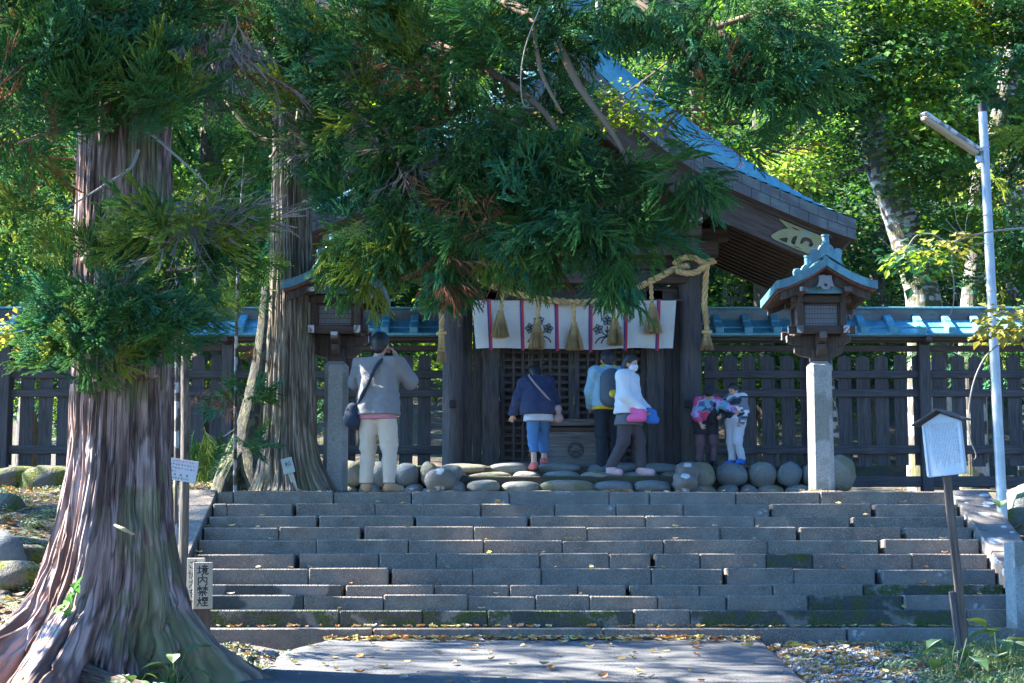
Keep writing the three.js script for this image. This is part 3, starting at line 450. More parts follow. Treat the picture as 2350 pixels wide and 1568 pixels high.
// ------------------------------------------------------------------ the white door curtain
{
  const d = 27.36, a = at(1083, 690, d), b = at(1552, 690, d), bot = at(1300, 801, d).y, W = b.x - a.x, H = a.y - bot, cw = 2048, ch = Math.round(2048 * H / W);
  const cv = document.createElement('canvas'); cv.width = cw; cv.height = ch; const c = cv.getContext('2d'), S = cw / 469;            // survey units to pixels
  c.fillStyle = '#c3bfb8'; c.fillRect(0, 0, cw, ch);
  const r = rng(61); for (let i = 0; i < 2600; i++) { c.fillStyle = r() < 0.5 ? 'rgba(150,140,125,0.05)' : 'rgba(255,255,255,0.05)'; const w = rr(10, 160, r); c.fillRect(r() * cw, r() * ch, w, rr(1, 3, r)); } for (let i = 0; i < 60; i++) { c.fillStyle = 'rgba(120,100,70,0.05)'; c.beginPath(); c.arc(r() * cw, r() * ch, rr(4, 50, r), 0, 7); c.fill(); }
  const INK = '#171b20';
  const leaf = (x, y, R0, rot) => { c.save(); c.translate(x, y); c.rotate(rot); c.fillStyle = INK;
    for (let k = 0; k < 5; k++) { c.save(); c.rotate(k * TWO / 5); c.beginPath(); c.moveTo(0, 0); const n = 5; for (let i = 0; i <= n; i++) { const t = i / n, w = Math.sin(Math.PI * Math.min(1, t * 0.9 + 0.12)) * R0 * 0.5; c.lineTo(w * (1.0 + 0.0), -R0 * t); c.lineTo(w * 0.78, -R0 * (t + 0.05)); } for (let i = n; i >= 0; i--) { const t = i / n, w = Math.sin(Math.PI * Math.min(1, t * 0.9 + 0.12)) * R0 * 0.5; c.lineTo(-w * 0.78, -R0 * (t + 0.05)); c.lineTo(-w, -R0 * t); } c.fill();
      c.strokeStyle = '#c3bfb8'; c.lineWidth = R0 * 0.045; c.beginPath(); c.moveTo(0, -R0 * 0.06); c.lineTo(0, -R0 * 0.92); for (const t of [0.25, 0.45, 0.65]) for (const q of [-1, 1]) { c.moveTo(0, -R0 * t); c.lineTo(q * R0 * 0.34, -R0 * (t + 0.26)); } c.stroke(); c.restore(); } c.restore(); };
  for (const ex of [1236, 1394]) { const X = px => (px - 1083) * S, Y = py => (py - 690) * ch / 111; leaf(X(ex), Y(736), 13.5 * S, 0); leaf(X(ex - 20.5), Y(755), 13.5 * S, -0.25); leaf(X(ex + 20.5), Y(755), 13.5 * S, 0.25);
    c.strokeStyle = INK; c.lineCap = 'butt'; c.lineWidth = 2.4 * S; c.beginPath(); c.moveTo(X(ex), Y(748)); c.lineTo(X(ex), Y(772)); c.moveTo(X(ex - 11), Y(763)); c.lineTo(X(ex), Y(772)); c.moveTo(X(ex + 11), Y(763)); c.lineTo(X(ex), Y(772)); c.stroke(); c.beginPath(); c.moveTo(X(ex - 5), Y(757)); c.lineTo(X(ex), Y(763)); c.lineTo(X(ex + 5), Y(757)); c.stroke();
    for (const q of [-1, 1]) { c.lineWidth = 2.9 * S; c.beginPath(); c.moveTo(X(ex), Y(773)); c.quadraticCurveTo(X(ex + q * 20), Y(770), X(ex + q * 27), Y(787)); c.stroke(); c.beginPath(); c.moveTo(X(ex), Y(773)); c.quadraticCurveTo(X(ex + q * 10), Y(774), X(ex + q * 13), Y(787)); c.stroke(); } }
  const t = new THREE.CanvasTexture(cv); t.colorSpace = THREE.SRGBColorSpace; t.magFilter = THREE.LinearFilter;
  const wave = (u, v) => 0.012 + (0.02 + 0.05 * (1 - v)) * Math.sin(u * 19 + 0.6 * Math.sin(u * 7)) * 0.55 + 0.012 * Math.sin(u * 47 + v * 3), edge = (u, v) => 0.06 * (1 - v) * (0.5 - u) * 2 * (u < 0.06 || u > 0.94 ? 1 : 0.6);
  const o = thing('door_curtain', 'white cloth curtain with black leaf crests and six red and purple ribbons across the gate', 'curtain');
  const P = (u, v, out = 0) => V(a.x + u * W + edge(u, v), bot + v * H + 0.012 * Math.sin(u * 9) * (1 - v), -d + wave(u, v) + out);
  part(o, 'cloth', grid(150, 14, (u, v) => P(u, v)), phys({ map: t, roughness: 0.9, transmission: 0.18, thickness: 0, side: THREE.DoubleSide }));
  part(o, 'hanging_rod', new THREE.CylinderGeometry(0.016, 0.016, W + 0.24, 10), Mbrown, [a.x + W / 2, a.y + 0.012, -d - 0.02], [0, 0, Math.PI / 2]);
  for (const px of [1122, 1197, 1277, 1356, 1437, 1512]) for (const [k, m] of [[0, Mpurple], [1, Mred]]) { const u0 = (px - 1083 - 4.6 + k * 4.4) / 469, u1 = u0 + 4.4 / 469; const g = grid(2, 16, (u, v) => { const uu = lerp(u0, u1, u), vv = lerp(-0.045, 1.02, v); return P(uu, vv, 0.012 + 0.01 * Math.sin(v * 6 + px)); }); part(o, 'ribbon', g, m); }
}

// ------------------------------------------------------------------ straw rope with its tassels
function twist(pts, R0, strands = 3, pitch = 0.26, sides = 7) {      // a laid rope: strands wound round a curve
  const c = new THREE.CatmullRomCurve3(pts), L = c.getLength(), n = Math.max(8, Math.round(L / 0.022)), fr = c.computeFrenetFrames(n, false), out = [];
  for (let s = 0; s < strands; s++) { const q = []; for (let k = 0; k <= n; k++) { const a = TWO * (s / strands + k / n * L / pitch), p = c.getPoint(k / n); q.push(p.addScaledVector(fr.normals[k], Math.cos(a) * R0 * 0.5).addScaledVector(fr.binormals[k], Math.sin(a) * R0 * 0.5)); } out.push(tube(q, R0 * 0.56, sides, n, { us: 0.4 })); }
  return out;
}
{
  const o = thing('straw_rope', 'thick twisted straw rope with five straw tassels hung between the gate posts', 'rope'), d = 27.25;
  const A = (px, py, dd = d) => at(px, py, dd);
  for (const g of twist([A(1030, 608), A(1062, 626), A(1135, 657), A(1200, 678), A(1280, 691), A(1345, 693), A(1410, 681), A(1470, 657), A(1520, 632), A(1556, 614), A(1580, 610, d - 0.05)], 0.05)) part(o, 'rope_strand', g, straw);
  for (const g of twist([A(1548, 606, d - 0.02), A(1562, 594, d - 0.08), A(1592, 591, d - 0.12), A(1612, 602, d - 0.1), A(1636, 597, d - 0.06)], 0.046)) part(o, 'knot_strand', g, straw);
  for (const g of twist([A(1552, 622, d - 0.08), A(1575, 627, d - 0.14), A(1600, 624, d - 0.14), A(1624, 604, d - 0.1), A(1640, 600, d - 0.02)], 0.046)) part(o, 'knot_strand', g, straw);
  for (const g of twist([A(1622, 605, d - 0.1), A(1619, 650), A(1617, 700), A(1622, 742), A(1622, 762)], 0.046)) part(o, 'tail_strand', g, straw);
  for (const g of twist([A(1036, 606, d - 0.1), A(1014, 630, d - 0.05), A(1013, 690), A(1014, 745), A(1013, 765)], 0.046)) part(o, 'tail_strand', g, straw);
  for (const g of twist([A(1010, 604, d - 0.1), A(1032, 596, d - 0.14), A(1056, 606, d - 0.12), A(1060, 622, d - 0.06)], 0.046)) part(o, 'knot_strand', g, straw);
  const rr_ = rng(71);
  const bell = (x, y0, y1, r0, r1, n, curve = 1.4) => { const g = []; for (let k = 0; k < n; k++) { const a = rr_() * TWO, q = Math.sqrt(rr_()), e = r1 * q * rr(0.92, 1.06, rr_), yb = y1 + rr(-0.02, 0.02, rr_) - 0.012 * q; const pts = [0, 0.4, 1].map(t => V(x.x + Math.cos(a) * lerp(r0 * q, e, Math.pow(t, 1 / curve)), lerp(y0, yb, t), x.z + Math.sin(a) * lerp(r0 * q, e, Math.pow(t, 1 / curve)))); g.push(tube(pts, [0.0045, 0.0038, 0.003], 3, 3, { cap: false, us: 0.1 })); } return merge(g); };
  for (const [px, py, kx, ky, dd] of [[1622, 762, 1622, 800, d], [1013, 765, 1014, 828, d]]) { const k = A(px, py, dd), e = A(kx, ky, dd); part(o, 'knot_ring', new THREE.TorusGeometry(0.052, 0.03, 8, 18), straw, k, [Math.PI / 2 + 0.15, 0.1, 0]); part(o, 'tail_fringe', merge([bell(k, k.y, e.y, 0.04, px > 1300 ? 0.11 : 0.075, 240, 0.8), tube([k, k.clone().lerp(e, 0.7)], [0.045, 0.05], 10, 2)]), straw); if (px < 1300) part(o, 'knot_ring', new THREE.TorusGeometry(0.045, 0.016, 8, 16), straw, A(1013, 806), [Math.PI / 2, 0, 0]); }
  for (const [tx, ty, bx0, by] of [[1153, 668, 1147, 771], [1237, 687, 1230, 797], [1317, 694, 1319, 800], [1408, 684, 1413, 788], [1494, 648, 1500, 762]]) {
    const top = A(tx, ty + 4, d - 0.04), b = A(bx0, by, d - 0.04), neck = top.clone().lerp(b, 0.42), ts = new THREE.Group(); ts.name = 'straw_tassel'; o.add(ts);
    twist([top, neck], 0.032, 2, 0.16, 6).forEach(g => part(ts, 'neck', g, straw));
    part(ts, 'binding', new THREE.TorusGeometry(0.034, 0.012, 7, 16), straw, neck, [Math.PI / 2, 0, 0]);
    part(ts, 'fringe', bell(V((neck.x + b.x) / 2, 0, neck.z), neck.y, b.y, 0.034, 0.135, 420, 1.15), straw);
  }
}
// ------------------------------------------------------------------ the board fences either side of the gate
function fence(px0, px1, postPx, label, seed) {
  const f = thing('board_fence', label, 'fence', 'board fences beside the gate'), r = rng(seed), D = 28.5, Yp = (py, d = D) => at(1175, py, d).y, X = (px, d = D) => at(px, 900, d).x;
  const x0 = X(px0), x1 = X(px1), L = x1 - x0, cx = (x0 + x1) / 2, mats = [Mfence, MfenceB, Mfence, MfenceB];
  const low = Yp(1125);
  // posts with a bracket arm under the eave
  for (const px of postPx) { const x = X(px, 28.38), y1 = Yp(772); part(f, 'post', cbox(0.17, y1 - low + 0.5, 0.17, 0.01), Mfence, [x, (y1 + low - 0.5) / 2, -28.38]); part(f, 'eave_bracket', cbox(0.1, 0.13, 0.62, 0.015), Mbrown, [x, Yp(786), -28.25]); }
  // rails
  const rail = (a, b, d, dep, m, name = 'rail') => part(f, name, cbox(L - 0.01, Yp(a, d) - Yp(b, d), dep, 0.008), m, [cx, (Yp(a, d) + Yp(b, d)) / 2, -d - dep / 2]);
  rail(793, 806, 28.36, 0.1, Mbrown, 'head_rail'); rail(850, 868, 28.39, 0.045, Mfence); rail(893, 911, 28.39, 0.045, Mfence); rail(1022, 1042, 28.39, 0.045, Mfence); rail(1093, 1117, 28.36, 0.14, Mfence, 'sill_beam');
  rail(768, 782, 28.12, 0.1, Mbrown, 'eave_purlin'); rail(771, 784, 28.52, 0.12, Mbrown, 'ridge_purlin');
  // pointed boards
  const mk = (w, top, bot) => { const h = top - bot, s = new THREE.Shape(); s.moveTo(-w / 2, 0); s.lineTo(w / 2, 0); s.lineTo(w / 2, h - 0.045); s.lineTo(0, h); s.lineTo(-w / 2, h - 0.045); s.closePath(); const g = new THREE.ExtrudeGeometry(s, { depth: 0.024, bevelEnabled: false }); const q = boxUV(g), uv = q.attributes.uv, a = r() * 9, b = r() * 9; for (let i = 0; i < uv.count; i++) uv.setXY(i, uv.getX(i) + a, uv.getY(i) + b); return q; };
  const vars = [0.2, 0.208, 0.193, 0.202].map(w => mk(w, Yp(815), Yp(1070)));
  for (let x = x0 + 0.12; x < x1 - 0.08; x += 0.286) part(f, 'board', vars[Math.floor(r() * 4)], mats[Math.floor(r() * 4)], [x + rr(-0.012, 0.012, r), Yp(1070) + rr(-0.012, 0.012, r), -28.475], [0, 0, rr(-0.005, 0.005, r)]);
  // the little roof: ridge board, two stepped courses, battens
  const nb = Math.round(L / 2.4); for (let k = 0; k < nb; k++) { const a = lerp(x0, x1, k / nb), b = lerp(x0, x1, (k + 1) / nb); part(f, 'ridge_board', cbox(b - a - 0.006, Yp(710) - Yp(740), 0.12, 0.01), McopperDark, [(a + b) / 2, (Yp(710) + Yp(740)) / 2, -28.5]); }
  part(f, 'ridge_cap', cbox(L, 0.028, 0.2, 0.008), MroofBlue, [cx, Yp(708.5), -28.5]);
  const slope = (a, da, b, db) => { const p = V(0, Yp(a, da), -da), q = V(0, Yp(b, db), -db), len = p.distanceTo(q), ang = Math.atan2(p.y - q.y, q.z - p.z); return { mid: p.clone().lerp(q, 0.5), len, ang }; };
  const u = slope(737, 28.46, 751, 28.22), l = slope(754, 28.25, 766, 27.96);
  for (const [s, m] of [[u, MroofBlue], [l, MroofBlue]]) { const n = Math.round(L / 1.8); for (let k = 0; k < n; k++) { const a = lerp(x0, x1, k / n), b = lerp(x0, x1, (k + 1) / n); part(f, 'roof_board', cbox(b - a - 0.004, 0.035, s.len + 0.06, 0.005), m, [(a + b) / 2, s.mid.y, s.mid.z], [s.ang, 0, 0]); } }
  part(f, 'eave_board', cbox(L, 0.07, 0.05, 0.008), McopperSlate, [cx, Yp(767, 27.97), -28.0]);
  const bu = cbox(0.12, 0.1, u.len + 0.02, 0.012), bl = cbox(0.12, 0.11, l.len + 0.05, 0.012);
  for (let x = x0 + 0.2; x < x1; x += 0.432) { part(f, 'batten', bu, MroofBlue, [x, u.mid.y + 0.055, u.mid.z], [u.ang, 0, 0]); part(f, 'batten', bl, MroofBlue, [x, l.mid.y + 0.055, l.mid.z + 0.01], [l.ang, 0, 0]); }
  // slope behind, towards the precinct
  part(f, 'rear_roof', cbox(L - 0.02, 0.04, 0.6, 0.005), MroofBlue, [cx, Yp(752), -28.8], [-0.5, 0, 0]);
  return f;
}
fence(-260, 1017, [-246, 10, 266, 522, 778], 'weathered dark board fence with copper roof behind the big cedars', 81);
fence(1614, 2620, [1866, 2122, 2378], 'weathered dark board fence with copper roof behind the lamp pole', 83);

// ------------------------------------------------------------------ the two roofed lanterns on stone posts
const graniteTex = texture(512, 512, (u, v) => { const g = vn(u * 160, v * 160, 160, 160, 601), h = vn(u * 80, v * 80, 80, 80, 603), f = fbm(u * 4, v * 3, 4, 3, 4, 605), s = smooth(0.52, 0.64, fbm(u * 3, v * 2, 3, 2, 4, 609)); let c = mulc([0.3, 0.3, 0.285], 0.55 + 0.35 * g + 0.3 * h + 0.3 * (f - 0.5)); return mixc(c, mulc([0.13, 0.125, 0.095], 0.6 + 0.7 * g), s * 0.65); });
const Mgranite = std({ map: graniteTex, bumpMap: stoneBump, bumpScale: 0.008, roughness: 0.85 });
const Mpaper = std({ color: lin(0.26, 0.27, 0.3), roughness: 0.9 }), MbarRed = wm(woodTex([0.13, 0.05, 0.035], [0.07, 0.028, 0.02], [0.18, 0.08, 0.055], 365)), Mbrown3 = Mbrown;
function lantern(base, label) {
  const o = thing('roofed_lantern', label, 'lantern', 'pair of roofed lanterns before the gate'); o.position.copy(base);
  const r = rng(91);
  { const g = cbox(0.26, 1.56, 0.26, 0.05), p = g.attributes.position; for (let i = 0; i < p.count; i++) { const k = 1 + 0.06 * (0.5 - p.getY(i) / 1.56) * 0.8; p.setX(i, p.getX(i) * k); p.setZ(i, p.getZ(i) * k); } g.computeVertexNormals(); part(o, 'stone_post', g, Mgranite, [0, 0.75, 0]); }
  part(o, 'base_stone', stone(0.62, 0.1, 0.6, 4, { rough: 0.1, box: 0.7 }), Mboulder[0], [0, 0.0, 0]);
  part(o, 'capital_block', cbox(0.19, 0.16, 0.19, 0.02), Mbrown3, [0, 1.6, 0]);
  // crossed boat-shaped arms, two tiers
  const arm = (L, h, b) => { const s = new THREE.Shape(); s.moveTo(-L / 2, h); s.lineTo(L / 2, h); s.lineTo(L / 2, h * 0.48); s.quadraticCurveTo(L * 0.36, 0, L * 0.12, 0); s.lineTo(-L * 0.12, 0); s.quadraticCurveTo(-L * 0.36, 0, -L / 2, h * 0.48); s.closePath(); return boxUV(moved(new THREE.ExtrudeGeometry(s, { depth: b, bevelEnabled: false, curveSegments: 8 }), 0, 0, -b / 2)); };
  for (const ry of [0, Math.PI / 2]) { part(o, 'lower_arm', arm(0.56, 0.12, 0.09), Mbrown3, [0, 1.575, 0], [0, ry, 0]); const e = part(o, 'upper_arm', arm(0.72, 0.14, 0.085), Mbrown3, [0, 1.69, 0], [0, ry, 0]); for (const s of [-1, 1]) part(e, 'pale_end', cbox(0.008, 0.075, 0.08, 0.002), MendWood, [s * 0.361, 0.1, 0]); }
  // sill frame with crossing ends
  for (const s of [-1, 1]) { for (const ry of [0, 1]) { const m = part(o, 'sill', cbox(0.76, 0.09, 0.075, 0.006), Mbrown3, ry ? [s * 0.26, 1.855, 0] : [0, 1.862, s * 0.26], [0, ry * Math.PI / 2, 0]); for (const e of [-1, 1]) part(m, 'pale_end', cbox(0.008, 0.086, 0.07, 0.002), MendWood, [e * 0.381, 0, 0]); } }
  // lamp box: corner posts, lattice on four sides over paper
  for (const sx of [-1, 1]) for (const sz of [-1, 1]) part(o, 'corner_post', cbox(0.07, 0.3, 0.07, 0.006), Mbrown3, [sx * 0.245, 2.03, sz * 0.245]);
  for (let k = 0; k < 4; k++) {
    const pan = new THREE.Group(); pan.name = 'lattice_panel'; pan.rotation.y = k * Math.PI / 2; pan.position.set(0, 2.025, 0); pan.scale.y = 0.84; o.add(pan);
    part(pan, 'paper', cbox(0.41, 0.31, 0.006, 0.001), Mpaper, [0, 0, 0.205]);
    for (const s of [-1, 1]) { part(pan, 'frame_bar', cbox(0.025, 0.33, 0.03, 0.003), Mbrown3, [s * 0.2, 0, 0.232]); part(pan, 'frame_bar', cbox(0.42, 0.025, 0.03, 0.003), Mbrown3, [0, s * 0.155, 0.232]); }
    for (let i = 0; i < 11; i++) part(pan, 'lattice_bar', latV ??= cbox(0.011, 0.3, 0.014, 0.001), MlatGrey, [lerp(-0.165, 0.165, i / 10), 0, 0.232]);
    for (let i = 0; i < 4; i++) part(pan, 'lattice_bar', latH ??= cbox(0.38, 0.009, 0.01, 0.001), MbarRed, [0, lerp(-0.1, 0.1, i / 3), 0.222]);
  }
  for (const s of [-1, 1]) { part(o, 'head_beam', cbox(0.68, 0.085, 0.07, 0.006), Mbrown3, [0, 2.215, s * 0.245]); const pl = part(o, 'purlin', cbox(0.075, 0.07, 1.2, 0.006), Mbrown3, [s * 0.25, 2.275, 0]); part(pl, 'pale_end', cbox(0.085, 0.05, 0.01, 0.002), MendWood, [0, 0, 0.602]); part(o, 'side_beam', cbox(0.07, 0.085, 0.6, 0.006), Mbrown3, [s * 0.245, 2.21, 0]); }
  // roof
  const ez = 0.7, ry = x => 2.31 + 0.265 * Math.pow(1 - Math.min(1, Math.abs(x) / 0.565), 1.45);
  const strip = (s, y0, y1, z0, z1, xa, xb, m, name) => { const g = grid(14, 1, () => V(0, 0, 0)); const pos = [], n = 12, q = (a, b, c, d) => s > 0 ? pos.push(...a, ...b, ...c, ...a, ...c, ...d) : pos.push(...d, ...c, ...b, ...d, ...b, ...a), P = (x, y, z) => [s * x, ry(x) + y, z]; for (let i = 0; i < n; i++) { const a = lerp(xa, xb, i / n), b = lerp(xa, xb, (i + 1) / n); q(P(a, y0, z1), P(b, y0, z1), P(b, y1, z1), P(a, y1, z1)); q(P(b, y0, z0), P(a, y0, z0), P(a, y1, z0), P(b, y1, z0)); q(P(a, y1, z1), P(b, y1, z1), P(b, y1, z0), P(a, y1, z0)); q(P(a, y0, z0), P(b, y0, z0), P(b, y0, z1), P(a, y0, z1)); } q(P(xb, y0, z1), P(xb, y0, z0), P(xb, y1, z0), P(xb, y1, z1)); const k = new THREE.BufferGeometry(); k.setAttribute('position', new THREE.Float32BufferAttribute(pos, 3)); return part(o, name, boxUV(k), m); };
  for (const s of [-1, 1]) { strip(s, -0.05, 0.045, -ez, ez, 0, 0.565, McopperSlate, 'roof_skin'); strip(s, -0.075, -0.05, -ez + 0.03, ez - 0.03, 0.0, 0.54, MlatBrown, 'roof_edge_board'); for (const z of [1, -1]) strip(s, -0.165, -0.078, z * (ez - 0.14) - 0.02, z * (ez - 0.14) + 0.02, 0.09, 0.5, Mbrown3, 'barge_board'); for (let z = -0.5; z <= 0.51; z += 0.0625) strip(s, -0.1, -0.076, z - 0.014, z + 0.014, 0.05, 0.52, Mbrown3, 'rafter'); }
  { const s = new THREE.Shape(); s.moveTo(0, 0.22); s.lineTo(0.3, 0.03); s.lineTo(0.3, 0); s.lineTo(-0.3, 0); s.lineTo(-0.3, 0.05); s.closePath(); for (const z of [1, -1]) part(o, 'gable_panel', boxUV(new THREE.ExtrudeGeometry(s, { depth: 0.03, bevelEnabled: false })), McopperSlate, [0, 2.25, z * 0.44 - 0.015]); }
  { const s = new THREE.Shape(); s.moveTo(-0.075, 0.09); s.lineTo(0.075, 0.09); s.quadraticCurveTo(0.065, 0.03, 0.1, -0.04); s.quadraticCurveTo(0.06, -0.03, 0.05, -0.035); s.quadraticCurveTo(0.045, -0.07, 0, -0.07); s.quadraticCurveTo(-0.045, -0.07, -0.05, -0.035); s.quadraticCurveTo(-0.06, -0.03, -0.1, -0.04); s.quadraticCurveTo(-0.065, 0.03, -0.075, 0.09); const h = new THREE.Path(); h.absarc(0, -0.02, 0.02, 0, TWO, true); s.holes.push(h); for (const z of [1, -1]) part(o, 'gable_pendant', boxUV(new THREE.ExtrudeGeometry(s, { depth: 0.025, bevelEnabled: false, curveSegments: 8 })), McopperGrey, [0, 2.34, z * 0.585 - 0.012]); }
  // ridge with an end ornament
  part(o, 'ridge', cbox(0.13, 0.1, ez * 2 - 0.1, 0.03), McopperSlate, [0, 2.63, 0]);
  { const s = new THREE.Shape(); s.moveTo(-0.21, -0.1); s.quadraticCurveTo(-0.15, -0.05, -0.165, 0.03); s.quadraticCurveTo(-0.19, 0.1, -0.13, 0.1); s.quadraticCurveTo(-0.08, 0.1, -0.09, 0.06); s.quadraticCurveTo(-0.08, 0.15, 0, 0.16); s.quadraticCurveTo(0.08, 0.15, 0.09, 0.06); s.quadraticCurveTo(0.08, 0.1, 0.13, 0.1); s.quadraticCurveTo(0.19, 0.1, 0.165, 0.03); s.quadraticCurveTo(0.15, -0.05, 0.21, -0.1); s.lineTo(0.0, 0.04); s.closePath(); for (const z of [1, -1]) { const e = part(o, 'ridge_ornament', boxUV(new THREE.ExtrudeGeometry(s, { depth: 0.05, bevelSize: 0.008, bevelThickness: 0.008, bevelSegments: 1, curveSegments: 6 })), McopperSlate, [0, 2.62, z * (ez - 0.06) - 0.025]); part(e, 'finial', new THREE.CylinderGeometry(0.04, 0.045, 0.1, 12), McopperSlate, [0, 0.2, 0.025]); part(e, 'finial_cap', new THREE.CylinderGeometry(0.048, 0.048, 0.018, 12), McopperSlate, [0, 0.255, 0.025]); } }
  return o;
}
let latV = null, latH = null;
const MlatGrey = std({ color: lin(0.15, 0.15, 0.165), roughness: 0.85 }), MlatBrown = MbarRed, McopperGrey = std({ color: lin(0.19, 0.195, 0.21), roughness: 0.6 });
lantern(at(1886, 1123, 21.6).setY(LAND_Y), 'wooden lantern with copper roof on granite post, standing clear of the trees');
lantern(at(769, 1119, 21.6).setY(LAND_Y), 'wooden lantern with copper roof on granite post, half hidden behind the cedar trunk');
// ------------------------------------------------------------------ trees
// conifer spray: a drooping shoot set with finger-like branchlets, every finger ringed with needles; it grows along +y and bends to -z
function makeSpray(seed, { L = 0.34, shoots = 11, fingers = 4, fl = [0.09, 0.15], bend = 0.5, needle = 0.017, flat = 0.6, nn = 16, wide = 0.0062 } = {}) {
  const r = rng(seed), pos = [];
  const tri = (a, b, c) => pos.push(a.x, a.y, a.z, b.x, b.y, b.z, c.x, c.y, c.z);
  const axisAt = t => V(0.03 * Math.sin(seed + t * 3) * t, L * t * (1 - 0.12 * t), -bend * L * t * t);
  const stick = (p, q, w) => { const d = q.clone().sub(p), s = d.clone().cross(V(0.3, 0.2, 1)).normalize().multiplyScalar(w), u = d.clone().cross(s).normalize().multiplyScalar(w); const A = [s, s.clone().multiplyScalar(-0.5).addScaledVector(u, 0.87), s.clone().multiplyScalar(-0.5).addScaledVector(u, -0.87)]; for (let i = 0; i < 3; i++) { const j = (i + 1) % 3; tri(p.clone().add(A[i]), p.clone().add(A[j]), q.clone().addScaledVector(A[j], 0.5)); tri(p.clone().add(A[i]), q.clone().addScaledVector(A[j], 0.5), q.clone().addScaledVector(A[i], 0.5)); } };
  const finger = (p, dir, len) => {
    let prev = p.clone(); const d = dir.clone().normalize(), curl = V(rr(-0.25, 0.25, r), 0.45, rr(-0.2, 0.2, r)), n = 3, pts = [p.clone()];
    for (let i = 1; i <= n; i++) { d.addScaledVector(curl, 0.22).normalize(); const q = prev.clone().addScaledVector(d, len / n); stick(prev, q, 0.0042); prev = q; pts.push(q.clone()); }
    for (let k = 0; k < nn; k++) { const t = (k + 0.5) / nn * n, i = Math.min(n - 1, Math.floor(t)), b = pts[i].clone().lerp(pts[i + 1], t - i), ax = pts[i + 1].clone().sub(pts[i]).normalize(), s = ax.clone().cross(V(Math.sin(k * 2.4 + seed), Math.cos(k * 2.4), 0.3)).normalize(), w = ax.clone().cross(s); const tip = b.clone().addScaledVector(ax, needle * 0.85).addScaledVector(s, needle * 0.6); tri(b.clone().addScaledVector(w, wide), tip, b.clone().addScaledVector(w, -wide)); }
  };
  let prev = axisAt(0); for (let i = 1; i <= 5; i++) { const q = axisAt(i / 5); stick(prev, q, 0.006 * (1 - i * 0.12)); prev = q; }
  for (let i = 0; i < shoots; i++) {
    const t = 0.12 + 0.88 * (i + 0.5) / shoots, b = axisAt(t), side = i % 2 ? 1 : -1, a = rr(-1, 1, r) * (1 - flat) * 2;
    const out = V(side * Math.cos(a), 0.75 + 0.5 * t, Math.sin(a) - bend * t * 1.2).normalize(), len = lerp(0.55, 0.25, t) * L * rr(0.75, 1.15, r), e = b.clone().addScaledVector(out, len); stick(b, e, 0.0035);
    for (let k = 0; k < fingers; k++) { const u = (k + 0.6) / fingers, p = b.clone().lerp(e, u), d = out.clone().add(V(rr(-0.45, 0.45, r), rr(0.1, 0.6, r), rr(-0.45, 0.45, r) * (1.2 - flat) - bend * t * 0.5)); finger(p, d, rr(fl[0], fl[1], r)); }
  }
  finger(axisAt(1), V(0, 1, -bend), fl[1]);
  const g = new THREE.BufferGeometry(); g.setAttribute('position', new THREE.Float32BufferAttribute(pos, 3)); g.computeVertexNormals(); return g;
}
const sprayA = [11, 12, 13, 14].map(s => makeSpray(s)), sprayDead = [21, 22].map(s => makeSpray(s, { shoots: 8, fingers: 4, nn: 7, needle: 0.02, wide: 0.003, bend: 1.1 })), sprayFlat = [31, 32].map(s => makeSpray(s, { L: 0.3, flat: 0.85, shoots: 13, fingers: 3, fl: [0.06, 0.09], needle: 0.02, nn: 14, wide: 0.0045, bend: 0.2 }));
const sprayFar = [41, 42].map(s => makeSpray(s, { L: 0.4, shoots: 8, fingers: 3, fl: [0.1, 0.16], needle: 0.035, nn: 6, wide: 0.014 }));
const Mneedle = phys({ color: 0xffffff, roughness: 0.95, specularIntensity: 0.25, transmission: 0.35, thickness: 0, side: THREE.DoubleSide });
const TINT = { g: [0.06, 0.16, 0.034], b: [0.046, 0.17, 0.078], y: [0.19, 0.26, 0.034], d: [0.23, 0.19, 0.17], r: [0.22, 0.09, 0.045], k: [0.03, 0.088, 0.026] };
const tintOf = (t, r) => { const c = TINT[t], k = rr(0.72, 1.3, r), w = rr(-0.12, 0.12, r); return lin(c[0] * k * (1 + w), c[1] * k, c[2] * k * (1 - w)); };
function dirQuat(dir, roll) { const q = new THREE.Quaternion().setFromUnitVectors(V(0, 1, 0), dir.clone().normalize()); return q.multiply(new THREE.Quaternion().setFromAxisAngle(V(0, 1, 0), roll)); }
